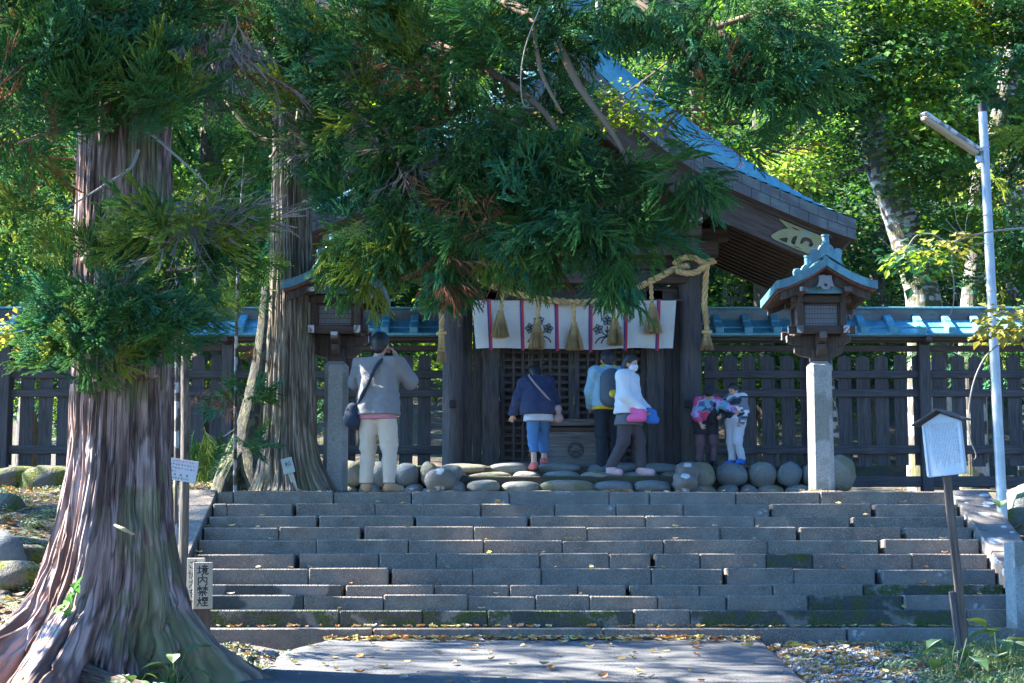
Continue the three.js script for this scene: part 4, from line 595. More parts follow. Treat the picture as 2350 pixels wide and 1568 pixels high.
// foliage in volumes: {c: centre, e: half sizes, n, mode, t: tints, s: size}
function foliage(parent, vols, seed, { geos = sprayA, name = 'foliage' } = {}) {
  const r = rng(seed), lists = new Map(), put = (g, e) => { if (!lists.has(g)) lists.set(g, []); lists.get(g).push(e); };
  for (const v of vols) for (let i = 0; i < v.n; i++) {
    let p; do { p = V(rr(-1, 1, r), rr(-1, 1, r), rr(-1, 1, r)); } while (p.lengthSq() > 1);
    p.multiplyScalar(Math.pow(p.length() + 0.001, -0.25));
    const h = V(p.x, 0, p.z + 0.25).normalize(), m = v.mode ?? 'droop'; let dir;
    if (m === 'droop') dir = h.clone().multiplyScalar(0.7).add(V(rr(-0.5, 0.5, r), rr(-1.05, -0.1, r), rr(-0.4, 0.5, r)));
    else if (m === 'up') dir = h.clone().multiplyScalar(0.6).add(V(rr(-0.4, 0.4, r), rr(0.15, 1.0, r), rr(-0.3, 0.5, r)));
    else if (m === 'hang') dir = V(rr(-0.35, 0.35, r), -1, rr(-0.3, 0.4, r));
    else dir = h.clone().add(V(rr(-0.6, 0.6, r), rr(-0.35, 0.45, r), rr(-0.5, 0.6, r)));
    const t = v.t[Math.floor(r() * v.t.length)], set = t === 'd' || t === 'r' ? sprayDead : v.geos ?? geos;
    put(set[Math.floor(r() * set.length)], { m: M4(V(v.c.x + p.x * v.e.x, v.c.y + p.y * v.e.y, v.c.z + p.z * v.e.z), dirQuat(dir, r() * TWO), (v.s ?? 1) * rr(0.75, 1.25, r)), c: tintOf(t, r) });
  }
  for (const [g, list] of lists) copies(parent, name, g, Mneedle, list);
}
const vol = (px, py, rx, ry, d, dz, n, mode, t, s = 1) => ({ c: at(px, py, d), e: V(rx * MPP(d), ry * MPP(d), dz), n, mode, t, s });

// bark
const barkBump = texture(1024, 1024, (u, v) => { const w = 0.02 * fbm(u * 6, v * 5, 6, 5, 3, 701); return 0.55 * fbm((u + w) * 40, v * 4, 40, 4, 4, 703) + 0.45 * vn((u + w) * 170, v * 9, 170, 9, 705); }, { color: false });
function barkMat(seed, cols, mossAt, gloss = 0.9) {
  const map = texture(2048, 1024, (u, v) => {
    const w = 0.014 * fbm(u * 10, v * 6, 10, 6, 3, seed), a = fbm((u + w) * 88, v * 5, 88, 5, 4, seed + 3), crack = smooth(0.07, 0.01, Math.abs(fbm((u + w) * 60, v * 5, 60, 5, 3, seed + 31) - 0.5)), f = vn((u + w) * 250, v * 16, 250, 16, seed + 5), big = fbm(u * 5, v * 4, 5, 4, 4, seed + 8), gr = smooth(0.45, 0.68, fbm(u * 9, v * 5, 9, 5, 4, seed + 11));
    let c = mixc(mulc(cols[0], 0.75), cols[1], smooth(0.32, 0.66, a)); c = mixc(c, cols[2], gr * 0.5 * smooth(0.35, 0.6, a)); c = mixc(mulc(c, 0.62 + 0.75 * f + 0.6 * (big - 0.25)), mulc(cols[0], 0.4), crack * 0.7);
    const m = mossAt ? mossAt(u, v, fbm(u * 14, v * 9, 14, 9, 4, seed + 21)) : 0; return mixc(c, mulc([0.135, 0.13, 0.055], 0.5 + 0.8 * f), m);
  });
  const bb = barkBump.clone(); bb.repeat.set(2, 2); bb.needsUpdate = true;
  return std({ map, bumpMap: bb, bumpScale: 0.045, roughness: gloss });
}
// a trunk standing where the survey saw it: edges = [picture height, left, right] at distance d
function surveyTrunk(edges, d, { nu = 200, nv = 260, depth = 1, lobes = [], bark = 0.02, flute = 0.06, seed = 1, base = null, groove = null, yTop }) {
  const rows = edges.map(([py, l, r]) => { const a = at(l, py, d), b = at(r, py, d); return { y: a.y, x: (a.x + b.x) / 2, r: (b.x - a.x) / 2 }; }).sort((p, q) => p.y - q.y), X = rows.map(q => [q.y, q.x]), Rr = rows.map(q => [q.y, q.r]), y0 = rows[0].y, y1 = yTop ?? rows[rows.length - 1].y, vis = rows[0].y;
  return grid(nu, nv, (u, v) => {
    const vv = v < 0.8 ? v / 0.8 * 0.55 : 0.55 + (v - 0.8) / 0.2 * 0.45, y = lerp(y0, y1, vv), th = u * TWO - Math.PI, R0 = interp(Rr, y) * (y > rows[rows.length - 1].y ? Math.max(0.12, 1 - (y - rows[rows.length - 1].y) / (y1 - rows[rows.length - 1].y + 0.01) * 0.88) : 1), Rm = rows[Math.floor(rows.length * 0.55)].r, fl = clamp((R0 - Rm) / Rm, 0, 1.4);
    let k = 1; for (const [n, a, ph] of lobes) k += a * fl * Math.cos(n * th + ph + 0.3 * Math.sin(y * 2)); if (groove) for (const [t0, w, a, ya, yb] of groove) k -= a * Math.exp(-(((th - t0) / w) ** 2)) * smooth(ya, ya + 0.2, y) * (1 - smooth(yb, yb + 0.8, y));
    const cx = Math.cos(th), sx = Math.sin(th), n1 = fbm3(cx * 2.2 + seed, sx * 2.2, y * 0.55, 3) - 0.5, n2 = fbm3(cx * 9 + seed, sx * 9, y * 0.9, 3) - 0.5, n3 = 0.6 * vn3(cx * 24, sx * 24 + seed, y * 1.6) + 0.4 * vn3(cx * 52, sx * 52 + seed, y * 3) - 0.5, n4 = fbm3(cx * 6, sx * 6 + seed, y * 6, 3) - 0.5;
    const n5 = Math.abs(fbm3(cx * 12 + seed, sx * 12, y * 0.8, 2) - 0.5) * 2, n6 = Math.abs(fbm3(cx * 5 + seed, sx * 5 + 7, y * 1.6, 3) - 0.5) * 2; const r = R0 * k - Math.exp(-n5 * 9) * 0.05 * R0 - Math.exp(-n6 * 10) * (0.03 + 0.1 * fl) * R0 + n1 * flute * 2 * R0 + n2 * 0.13 * R0 + n3 * bark * 2 + n4 * (0.02 + 0.09 * fl) * R0;
    return V(interp(X, y) + r * sx, y, -d + r * cx * depth);
  }, 1, 1, true);
}
function metreV(g, k) { const p = g.attributes.position, uv = g.attributes.uv; for (let i = 0; i < p.count; i++) uv.setY(i, p.getY(i) / k); return g;
}
const fall = rng(500);
const MtwigGrey = std({ color: lin(0.2, 0.175, 0.16), roughness: 0.9 }), MtwigBrown = std({ color: lin(0.16, 0.105, 0.07), roughness: 0.9 }), MtwigPale = std({ color: lin(0.34, 0.27, 0.15), roughness: 0.85 });
const limb = (parent, pts, r, m = MtwigBrown, name = 'branch') => part(parent, name, tube(pts, r, 7), m);

// ---- the big cedar at the foot of the steps
const DC1 = 15.3, DC2 = 21.4;
const cedar1 = thing('cedar_tree', 'massive old cedar with flared roots beside the foot of the steps', 'tree', 'old cedars at the steps');
{
  const mat = barkMat(711, [[0.11, 0.058, 0.045], [0.26, 0.165, 0.14], [0.31, 0.25, 0.25]], (u, v, n) => smooth(0.52, 0.56, u) * (1 - smooth(0.68, 0.74, u)) * smooth(0.42, 0.55, n) * 0.7 + smooth(0.66, 0.74, n) * 0.2);
  part(cedar1, 'trunk', metreV(surveyTrunk([[-900, 235, 345], [-300, 205, 378], [0, 193, 388], [290, 184, 392], [500, 176, 393], [700, 170, 394], [870, 165, 395], [1000, 160, 393], [1100, 152, 396], [1200, 132, 402], [1300, 106, 418], [1400, 62, 436], [1460, 14, 458], [1520, -45, 490], [1590, -120, 540]], DC1, { nu: 480, nv: 420, lobes: [[5, 0.15, 0.4], [8, 0.12, 1.9], [3, 0.07, 2.5], [13, 0.07, 0.9]], groove: [[0.52, 0.11, 0.15, 0.9, 3.6], [-0.55, 0.08, 0.07, 0.4, 1.6], [0.1, 0.07, 0.06, 0.2, 1.2], [-0.95, 0.07, 0.06, 0.0, 1.3]], seed: 3, yTop: 21 }), 3), mat);
  { const l = [], r = rng(77), vine = [[182, 1330], [176, 1352], [160, 1372], [150, 1385], [156, 1405], [140, 1392], [172, 1345], [150, 1420], [168, 1362], [134, 1400], [146, 1436], [164, 1390]]; vine.forEach(([a, b]) => l.push({ m: M4(at(a, b, 14.58), QE(rr(0.6, 1.3, r), rr(-0.6, 0.6, r), r() * TWO), V(0.1, 0.06, 0.085)), c: lin(0.1, 0.24, 0.05) })); const q = new THREE.BufferGeometry(); q.setAttribute('position', new THREE.Float32BufferAttribute([0, 0, -0.5, 0.42, 0.1, 0, 0, 0, 0, 0, 0, 0, 0.42, 0.1, 0, 0, -0.05, 0.5, 0, 0, -0.5, 0, 0, 0, -0.42, 0.1, 0, 0, 0, 0, 0, -0.05, 0.5, -0.42, 0.1, 0], 3)); q.computeVertexNormals(); const iv = thing('ivy_vine', 'little ivy vine climbing the roots of the massive cedar', 'vine'); part(iv, 'stem', tube(vine.slice(0, 5).concat([[146, 1436], [130, 1470]]).map(([a, b]) => at(a, b, 14.62)), 0.004, 5), MtwigBrown); copies(iv, 'leaves', q, Mneedle, l); }
  // roots running out over the ground
  const gr = (x, d, up = 0) => V(x, groundY(x, -d) + up, -d);
  const root = (pts, r) => part(cedar1, 'root', tube(pts, r, 10, 24), mat);
  root([gr(-3.6, 15.0, 0.15), gr(-3.2, 14.6, 0.05), gr(-2.75, 14.3, 0.02), gr(-2.2, 14.0, -0.03)], [0.16, 0.12, 0.09, 0.04]); root([gr(-3.5, 14.9, 0.2), gr(-3.1, 15.2, 0.08), gr(-2.7, 15.5, 0.02)], [0.16, 0.1, 0.04]); root([gr(-4.9, 15.0, 0.2), gr(-5.3, 14.5, 0.06), gr(-5.8, 14.2, 0.0)], [0.2, 0.14, 0.06]); root([gr(-4.3, 14.5, 0.2), gr(-4.5, 14.0, 0.05), gr(-4.6, 13.6, 0.0)], [0.2, 0.14, 0.06]);
  // knots and snags on the bark
  for (const [px, py, w, h] of [[262, 868, 0.2, 0.1], [212, 885, 0.18, 0.11], [330, 850, 0.24, 0.14]]) part(cedar1, 'burl', stone(w, h, 0.16, px, { rough: 0.4 }), mat, at(px, py, DC1 - 0.38));
  part(cedar1, 'broken_snag', tube([at(192, 598, DC1 - 0.3), at(205, 580, DC1 - 0.42), at(215, 567, DC1 - 0.5)], [0.03, 0.022, 0.006], 6), MtwigPale);
  part(cedar1, 'broken_snag', tube([at(262, 1206, DC1 - 0.62), at(285, 1216, DC1 - 0.66), at(307, 1227, DC1 - 0.6)], [0.012, 0.016, 0.008], 6), MtwigPale);
  // bare limbs in front of the trunk
  limb(cedar1, [at(330, 296, 14.6), at(360, 318, 14.5), at(395, 350, 14.4), at(435, 385, 14.4), at(475, 425, 14.4)], [0.013, 0.012, 0.011, 0.009, 0.005], MtwigGrey, 'dead_branch'); limb(cedar1, [at(318, 345, 14.6), at(300, 385, 14.5), at(240, 425, 14.4), at(150, 480, 14.4)], [0.014, 0.013, 0.01, 0.005], MtwigGrey, 'dead_branch'); limb(cedar1, [at(320, 60, 14.6), at(318, 105, 14.4), at(290, 140, 14.3), at(245, 165, 14.2)], [0.02, 0.02, 0.016, 0.01], MtwigGrey, 'dead_branch'); limb(cedar1, [at(130, 30, 14.5), at(145, 90, 14.3), at(160, 120, 14.2)], [0.022, 0.018, 0.01], MtwigGrey, 'dead_branch');
  limb(cedar1, [at(290, 20, 15.0), at(200, 60, 14.4), at(100, 110, 14.0), at(20, 170, 13.8)], [0.06, 0.045, 0.03, 0.012]); limb(cedar1, [at(300, 200, 15.0), at(220, 260, 14.4), at(120, 300, 14.0), at(40, 330, 13.9)], [0.05, 0.035, 0.022, 0.01]); limb(cedar1, [at(330, 640, 14.9), at(300, 700, 14.6), at(270, 780, 14.4), at(230, 830, 14.3)], [0.04, 0.035, 0.025, 0.01]); limb(cedar1, [at(330, 830, 14.8), at(350, 815, 14.6), at(400, 770, 14.4), at(440, 740, 14.3)], [0.035, 0.03, 0.02, 0.01]); limb(cedar1, [at(350, 600, 15.0), at(400, 620, 14.7), at(470, 610, 14.5)], [0.035, 0.025, 0.012]);
  foliage(cedar1, [
    vol(40, 60, 130, 110, 14.2, 0.5, 60, 'up', ['g', 'b', 'b', 'y']), vol(110, 190, 110, 80, 14.0, 0.4, 46, 'up', ['g', 'b', 'g']), vol(40, 290, 110, 70, 14.0, 0.4, 34, 'out', ['g', 'g', 'r']), vol(220, 130, 75, 90, 14.2, 0.35, 36, 'up', ['b', 'b', 'g']), vol(350, 110, 70, 80, 14.4, 0.35, 24, 'up', ['g', 'b']), vol(250, 250, 110, 90, 14.2, 0.35, 46, 'up', ['b', 'g', 'g']), vol(370, 220, 85, 60, 14.3, 0.35, 30, 'up', ['g', 'b', 'y']), vol(260, 20, 230, 50, 14.7, 0.6, 56, 'out', ['g', 'g', 'k', 'r']),
    vol(430, 525, 85, 42, 14.2, 0.25, 34, 'out', ['y', 'y', 'g', 'd']), vol(480, 445, 35, 36, 14.4, 0.15, 8, 'hang', ['d']), vol(500, 75, 95, 60, 14.6, 0.3, 26, 'hang', ['d', 'd', 'd', 'r']), vol(60, 480, 90, 40, 14.6, 0.4, 14, 'out', ['g', 'y']),
  ], 901);
  foliage(cedar1, [vol(255, 740, 130, 85, 14.35, 0.22, 74, 'out', ['b', 'b', 'g']), vol(190, 800, 90, 75, 14.3, 0.2, 36, 'out', ['b', 'g', 'y']), vol(360, 745, 90, 60, 14.4, 0.2, 32, 'out', ['b', 'g']), vol(420, 600, 100, 62, 14.6, 0.22, 36, 'out', ['b', 'k', 'g']), vol(200, 610, 60, 40, 14.6, 0.2, 12, 'up', ['y', 'g']), vol(130, 640, 70, 60, 14.9, 0.2, 14, 'hang', ['g'])], 903, { geos: sprayFlat, name: 'sprouts' });
  // the crown above, its first two unseen masses added to shade the path
  const up = [{ c: V(-3.6, 7.2, -16.9), e: V(2.2, 0.9, 1.6), n: 120, mode: 'out', t: ['g', 'b', 'k'], s: 1.35, geos: sprayA }, { c: V(-7.2, 7.7, -17.2), e: V(2.2, 0.7, 1.7), n: 150, mode: 'out', t: ['g', 'b'], s: 1.35, geos: sprayA }]; for (let y = 6.9; y < 20; y += 1.1) { const R0 = lerp(3.6, 1.0, (y - 6.9) / 14); for (let k = 0; k < 6; k++) { const a = k * 1.05 + y * 2.1, q = rr(0.45, 0.95, fall); up.push({ c: V(-4.35 + Math.cos(a) * R0 * q, y + rr(-0.4, 0.4, fall), -DC1 + Math.sin(a) * R0 * q), e: V(0.9, 0.35, 0.9), n: y < 9 ? 12 : 6, mode: 'droop', t: ['g', 'b', 'k'], s: y < 9 ? 1.4 : 1.9, geos: y < 9 ? sprayA : sprayFar }); } }
  foliage(cedar1, up, 905, { geos: sprayFar, name: 'crown' });
}
// ---- the second cedar, on the landing; its limbs reach far in front of the gate
const cedar2 = thing('cedar_tree', 'tall straight cedar on the landing whose boughs hang before the gate roof', 'tree', 'old cedars at the steps');
{
  const mat = barkMat(741, [[0.12, 0.088, 0.06], [0.25, 0.2, 0.15], [0.3, 0.28, 0.23]], (u, v, n) => smooth(0.58, 0.7, n) * 0.4);
  part(cedar2, 'trunk', metreV(surveyTrunk([[-900, 650, 690], [0, 632, 706], [430, 624, 711], [600, 620, 715], [800, 613, 720], [1000, 605, 727], [1060, 597, 738], [1115, 588, 764], [1140, 575, 785]], DC2, { nu: 300, nv: 320, lobes: [[5, 0.1, 1.2], [8, 0.07, 0.2]], seed: 9, yTop: 24 }), 3), mat);
  const L = (pts, r, m) => limb(cedar2, pts, r, m);
  L([at(700, 0, 20.6), at(900, 60, 19.4), at(1100, 150, 18.4), at(1250, 260, 17.8), at(1330, 400, 17.6)], [0.07, 0.06, 0.045, 0.03, 0.012]); L([at(690, 120, 20.8), at(820, 260, 19.6), at(930, 390, 18.8), at(985, 520, 18.6)], [0.05, 0.04, 0.026, 0.01]); L([at(700, 250, 20.9), at(760, 360, 20.2), at(840, 450, 19.8), at(900, 520, 19.6)], [0.045, 0.032, 0.02, 0.01]); L([at(1000, -60, 18.6), at(1250, 60, 17.6), at(1330, 200, 17.3), at(1420, 330, 17.2), at(1480, 470, 17.3)], [0.06, 0.05, 0.036, 0.024, 0.01]); L([at(1180, -80, 18.0), at(1450, 0, 17.2), at(1590, 130, 16.9), at(1640, 230, 16.9)], [0.06, 0.045, 0.03, 0.01]); L([at(1430, -40, 17.4), at(1640, 60, 17.0), at(1720, 160, 16.8), at(1760, 260, 16.8)], [0.05, 0.036, 0.022, 0.01]); L([at(1600, 80, 17.0), at(1760, 30, 16.6), at(1900, 60, 16.4)], [0.035, 0.024, 0.01]);
  L([at(488, 140, 20.4), at(505, 200, 20.2), at(545, 265, 20.1), at(600, 318, 20.1), at(650, 318, 20.1), at(676, 290, 20.1), at(683, 250, 20.2)], [0.03, 0.03, 0.028, 0.024, 0.018, 0.014, 0.01], MtwigPale); L([at(684, 246, 20.0), at(730, 280, 19.9), at(800, 310, 19.9)], [0.026, 0.02, 0.012], MtwigGrey); L([at(640, 330, 20.4), at(626, 355, 20.6), at(620, 360, 20.9)], [0.016, 0.016, 0.016]);
  L([at(1240, 15, 16.6), at(1205, 110, 16.6), at(1195, 190, 16.6), at(1205, 245, 16.6), at(1225, 248, 16.6)], [0.006, 0.006, 0.005, 0.005, 0.003], MtwigGrey); L([at(1225, 60, 17.2), at(1240, 160, 17.2), at(1270, 225, 17.1), at(1290, 260, 17.1)], [0.022, 0.02, 0.016, 0.01]); L([at(1430, 0, 17.0), at(1460, 50, 17.0), at(1478, 98, 17.0)], [0.02, 0.016, 0.008]); L([at(930, 420, 18.6), at(965, 500, 18.5), at(1010, 580, 18.4), at(1035, 640, 18.4)], [0.02, 0.016, 0.012, 0.008]);
  const N = 1.0, W = (px, py, rx, ry, d, dz, n, mode, t, s) => vol(px, py, rx, ry, d, dz, Math.round(n * N), mode, t, s);
  foliage(cedar2, [
    // top band
    W(620, 40, 130, 70, 19.6, 0.7, 46, 'out', ['g', 'g', 'k', 'd']), W(830, 70, 130, 80, 18.8, 0.6, 60, 'out', ['g', 'b', 'b', 'y']), W(1020, 80, 150, 90, 18.2, 0.6, 74, 'up', ['g', 'b', 'y']), W(1180, 60, 140, 80, 17.6, 0.5, 60, 'out', ['g', 'b', 'g']), W(1340, 20, 110, 55, 17.3, 0.4, 34, 'droop', ['g', 'k', 'b']), W(1520, 15, 130, 45, 17.1, 0.4, 32, 'hang', ['g', 'b', 'g']), W(1690, 60, 110, 90, 16.8, 0.4, 44, 'droop', ['g', 'k', 'g', 'b']), W(1800, 30, 80, 60, 16.6, 0.3, 24, 'droop', ['g', 'b']),
    // middle mass
    W(560, 180, 130, 120, 20.0, 0.6, 62, 'out', ['g', 'k', 'g', 'r']), W(760, 200, 130, 110, 19.4, 0.6, 66, 'out', ['b', 'b', 'y', 'g']), W(900, 190, 120, 110, 18.8, 0.5, 60, 'out', ['y', 'b', 'g', 'd']), W(1060, 220, 130, 110, 18.3, 0.5, 66, 'droop', ['g', 'k', 'g', 'b', 'k', 'r']), W(1130, 330, 130, 90, 18.0, 0.5, 62, 'droop', ['k', 'g', 'g', 'g', 'k', 'r']), W(960, 330, 120, 90, 18.7, 0.5, 50, 'droop', ['g', 'd', 'k', 'g']), W(1225, 345, 100, 75, 17.7, 0.4, 38, 'droop', ['g', 'k', 'b']), W(830, 340, 110, 80, 19.4, 0.5, 42, 'droop', ['g', 'b', 'd']), W(650, 330, 120, 80, 20.2, 0.5, 34, 'out', ['k', 'g']),
    // hanging fringe
    W(830, 455, 105, 80, 19.2, 0.45, 52, 'up', ['b', 'b', 'g']), W(905, 540, 90, 60, 18.8, 0.4, 36, 'droop', ['g', 'y', 'b']), W(780, 575, 45, 70, 19.4, 0.25, 20, 'hang', ['y', 'g']), W(855, 570, 45, 60, 19.2, 0.25, 16, 'hang', ['g', 'y']), W(1010, 470, 110, 90, 18.5, 0.4, 52, 'droop', ['k', 'g', 'g', 'b']), W(1035, 580, 65, 70, 18.3, 0.3, 30, 'hang', ['g', 'b', 'r']), W(1035, 612, 40, 36, 18.3, 0.2, 12, 'hang', ['r', 'g', 'g']), W(1130, 470, 110, 90, 17.9, 0.4, 48, 'droop', ['g', 'k', 'g', 'k', 'r', 'g']), W(1145, 545, 70, 40, 17.8, 0.3, 20, 'hang', ['g', 'y', 'b']), W(1250, 450, 110, 80, 17.6, 0.35, 52, 'up', ['b', 'b', 'g', 'k']), W(1290, 515, 95, 50, 17.5, 0.3, 38, 'droop', ['b', 'g', 'g']), W(1230, 560, 50, 30, 17.6, 0.2, 8, 'hang', ['g', 'r']), W(1375, 495, 75, 55, 17.3, 0.3, 28, 'droop', ['g', 'k', 'b']), W(1418, 600, 42, 45, 17.2, 0.2, 20, 'hang', ['g', 'b', 'g']), W(1465, 535, 45, 30, 17.2, 0.2, 14, 'out', ['g', 'b']), W(1515, 545, 28, 22, 17.2, 0.12, 6, 'up', ['g']), W(1330, 390, 100, 50, 17.4, 0.35, 30, 'droop', ['k', 'g']), W(1405, 400, 40, 30, 17.2, 0.25, 9, 'out', ['g', 'k']),
    W(1225, 240, 90, 80, 21.2, 0.6, 40, 'out', ['g', 'k', 'b'], 1.2), W(1040, 120, 160, 80, 21.6, 0.6, 40, 'out', ['g', 'k', 'b'], 1.2),  // hidden foliage added behind the fringe to shade the lichened side slabs
    // over the roof
    W(1580, 392, 42, 20, 17.0, 0.2, 13, 'droop', ['g', 'b', 'k']), W(1640, 215, 60, 32, 16.9, 0.25, 15, 'out', ['b', 'g', 'r']), W(1750, 150, 80, 80, 16.7, 0.35, 28, 'droop', ['g', 'k', 'b']), W(1820, 130, 80, 70, 16.6, 0.3, 26, 'droop', ['g', 'b']), W(1680, 330, 50, 40, 16.9, 0.2, 12, 'out', ['r', 'g']),
  ], 911);
  // cones among the tips
  { const r = rng(915), l = []; for (const [px, py, n] of [[1640, 270, 16], [1540, 250, 8], [1400, 590, 10], [900, 150, 10], [1290, 560, 8]]) for (let i = 0; i < n; i++) l.push({ m: M4(at(px + rr(-60, 60, r), py + rr(-45, 45, r), 16.85 + rr(0, 0.3, r) + (px < 1000 ? 1.6 : px < 1450 ? 0.4 : 0)), QE(r(), r(), r()), rr(0.012, 0.02, r)), c: lin(0.14, 0.085, 0.05) }); copies(cedar2, 'cones', new THREE.IcosahedronGeometry(1, 1), std({ roughness: 0.9 }), l); }
  const up = []; for (let y = 10; y < 23; y += 1.2) { const R0 = lerp(3.6, 1.0, (y - 10) / 13); for (let k = 0; k < 6; k++) { const a = k * 1.05 + y * 1.7, q = rr(0.4, 0.95, fall); up.push({ c: V(-2.45 + Math.cos(a) * R0 * q, y + rr(-0.4, 0.4, fall), -DC2 + Math.sin(a) * R0 * q), e: V(0.9, 0.35, 0.9), n: 5, mode: 'droop', t: ['g', 'b', 'k'], s: 1.9 }); } }
  foliage(cedar2, up, 917, { geos: sprayFar, name: 'crown' });
}
// ------------------------------------------------------------------ broad-leaved trees and the wood behind
function makeLeafSpray(seed, { n = 26, R0 = 0.34, size = [0.07, 0.13] } = {}) {
  const r = rng(seed), pos = []; const tri = (a, b, c) => pos.push(a.x, a.y, a.z, b.x, b.y, b.z, c.x, c.y, c.z);
  for (let i = 0; i < n; i++) {
    const a = r() * TWO, q = Math.sqrt(r()) * R0, p = V(Math.cos(a) * q, rr(-0.1, 0.1, r) - q * 0.15, Math.sin(a) * q), d = V(Math.cos(a) + rr(-0.7, 0.7, r), rr(-0.7, 0.15, r), Math.sin(a) + rr(-0.7, 0.7, r)).normalize(), s = d.clone().cross(V(rr(-0.5, 0.5, r), 1, rr(-0.5, 0.5, r))).normalize(), u = s.clone().cross(d), L = rr(size[0], size[1], r), w = L * 0.36;
    const b = p, t = p.clone().addScaledVector(d, L).addScaledVector(u, -L * 0.12), m = p.clone().addScaledVector(d, L * 0.45), l = m.clone().addScaledVector(s, w).addScaledVector(u, w * 0.3), rgt = m.clone().addScaledVector(s, -w).addScaledVector(u, w * 0.3);
    tri(b, m, l); tri(m, t, l); tri(b, rgt, m); tri(m, rgt, t);
  }
  const g = new THREE.BufferGeometry(); g.setAttribute('position', new THREE.Float32BufferAttribute(pos, 3)); g.computeVertexNormals(); return g;
}
const leafA = [61, 62, 63].map(s => makeLeafSpray(s)), leafBig = [71, 72].map(s => makeLeafSpray(s, { n: 40, R0: 0.55, size: [0.12, 0.22] }));
const Mleaf = phys({ color: 0xffffff, roughness: 0.9, specularIntensity: 0.35, transmission: 0.5, thickness: 0, side: THREE.DoubleSide });
const LT = { l: [0.16, 0.27, 0.012], m: [0.055, 0.14, 0.012], k: [0.02, 0.068, 0.013], y: [0.28, 0.26, 0.04], o: [0.34, 0.17, 0.035], n: [0.018, 0.08, 0.032] };
function leaves(parent, vols, seed, geos = leafA, name = 'crown') {
  const r = rng(seed), lists = geos.map(() => []);
  for (const v of vols) for (let i = 0; i < v.n; i++) {
    let p; do { p = V(rr(-1, 1, r), rr(-1, 1, r), rr(-1, 1, r)); } while (p.lengthSq() > 1); p.multiplyScalar(Math.pow(p.length() + 0.001, -0.3));
    const t = LT[v.t[Math.floor(r() * v.t.length)]], k = rr(0.75, 1.3, r), w = rr(-0.15, 0.15, r), g = Math.floor(r() * geos.length);
    lists[g].push({ m: M4(V(v.c.x + p.x * v.e.x, v.c.y + p.y * v.e.y, v.c.z + p.z * v.e.z), QE(rr(-0.5, 0.5, r), r() * TWO, rr(-0.5, 0.5, r)), (v.s ?? 1) * rr(0.75, 1.3, r)), c: lin(t[0] * k * (1 + w), t[1] * k, t[2] * k) });
  }
  lists.forEach((l, i) => l.length && copies(parent, name, geos[i], Mleaf, l));
}
const lichenBark = std({ roughness: 0.9, bumpMap: barkBump, bumpScale: 0.02, map: texture(512, 512, (u, v) => { const f = fbm(u * 20, v * 20, 20, 20, 4, 801), a = smooth(0.46, 0.56, fbm(u * 7, v * 12, 7, 12, 4, 803)), m = smooth(0.56, 0.66, fbm(u * 5, v * 6, 5, 6, 4, 805)); let c = mulc([0.075, 0.062, 0.05], 0.5 + f); c = mixc(c, mulc([0.42, 0.42, 0.4], 0.6 + 0.6 * f), a * 0.85); return mixc(c, mulc([0.10, 0.10, 0.025], 0.5 + f), m * 0.7); }) });
const darkBark = std({ roughness: 0.95, bumpMap: barkBump, bumpScale: 0.02, map: texture(512, 512, (u, v) => { const f = fbm(u * 24, v * 8, 24, 8, 4, 811); return mulc(mixc([0.06, 0.048, 0.038], [0.14, 0.115, 0.09], f), 0.5 + f); }) });
const trunkTo = (o, pts, r, m, name = 'trunk') => part(o, name, tube(pts, r, 14, 40, { us: 2 }), m);
const vW = (c, e, n, t, s = 1) => ({ c, e, n, t, s });
const vP = (px, py, rx, ry, d, dz, n, t, s = 1) => ({ c: at(px, py, d), e: V(rx * MPP(d), ry * MPP(d), dz), n, t, s });
const down = p => V(p.x, groundY(p.x, p.z) - 0.2, p.z);
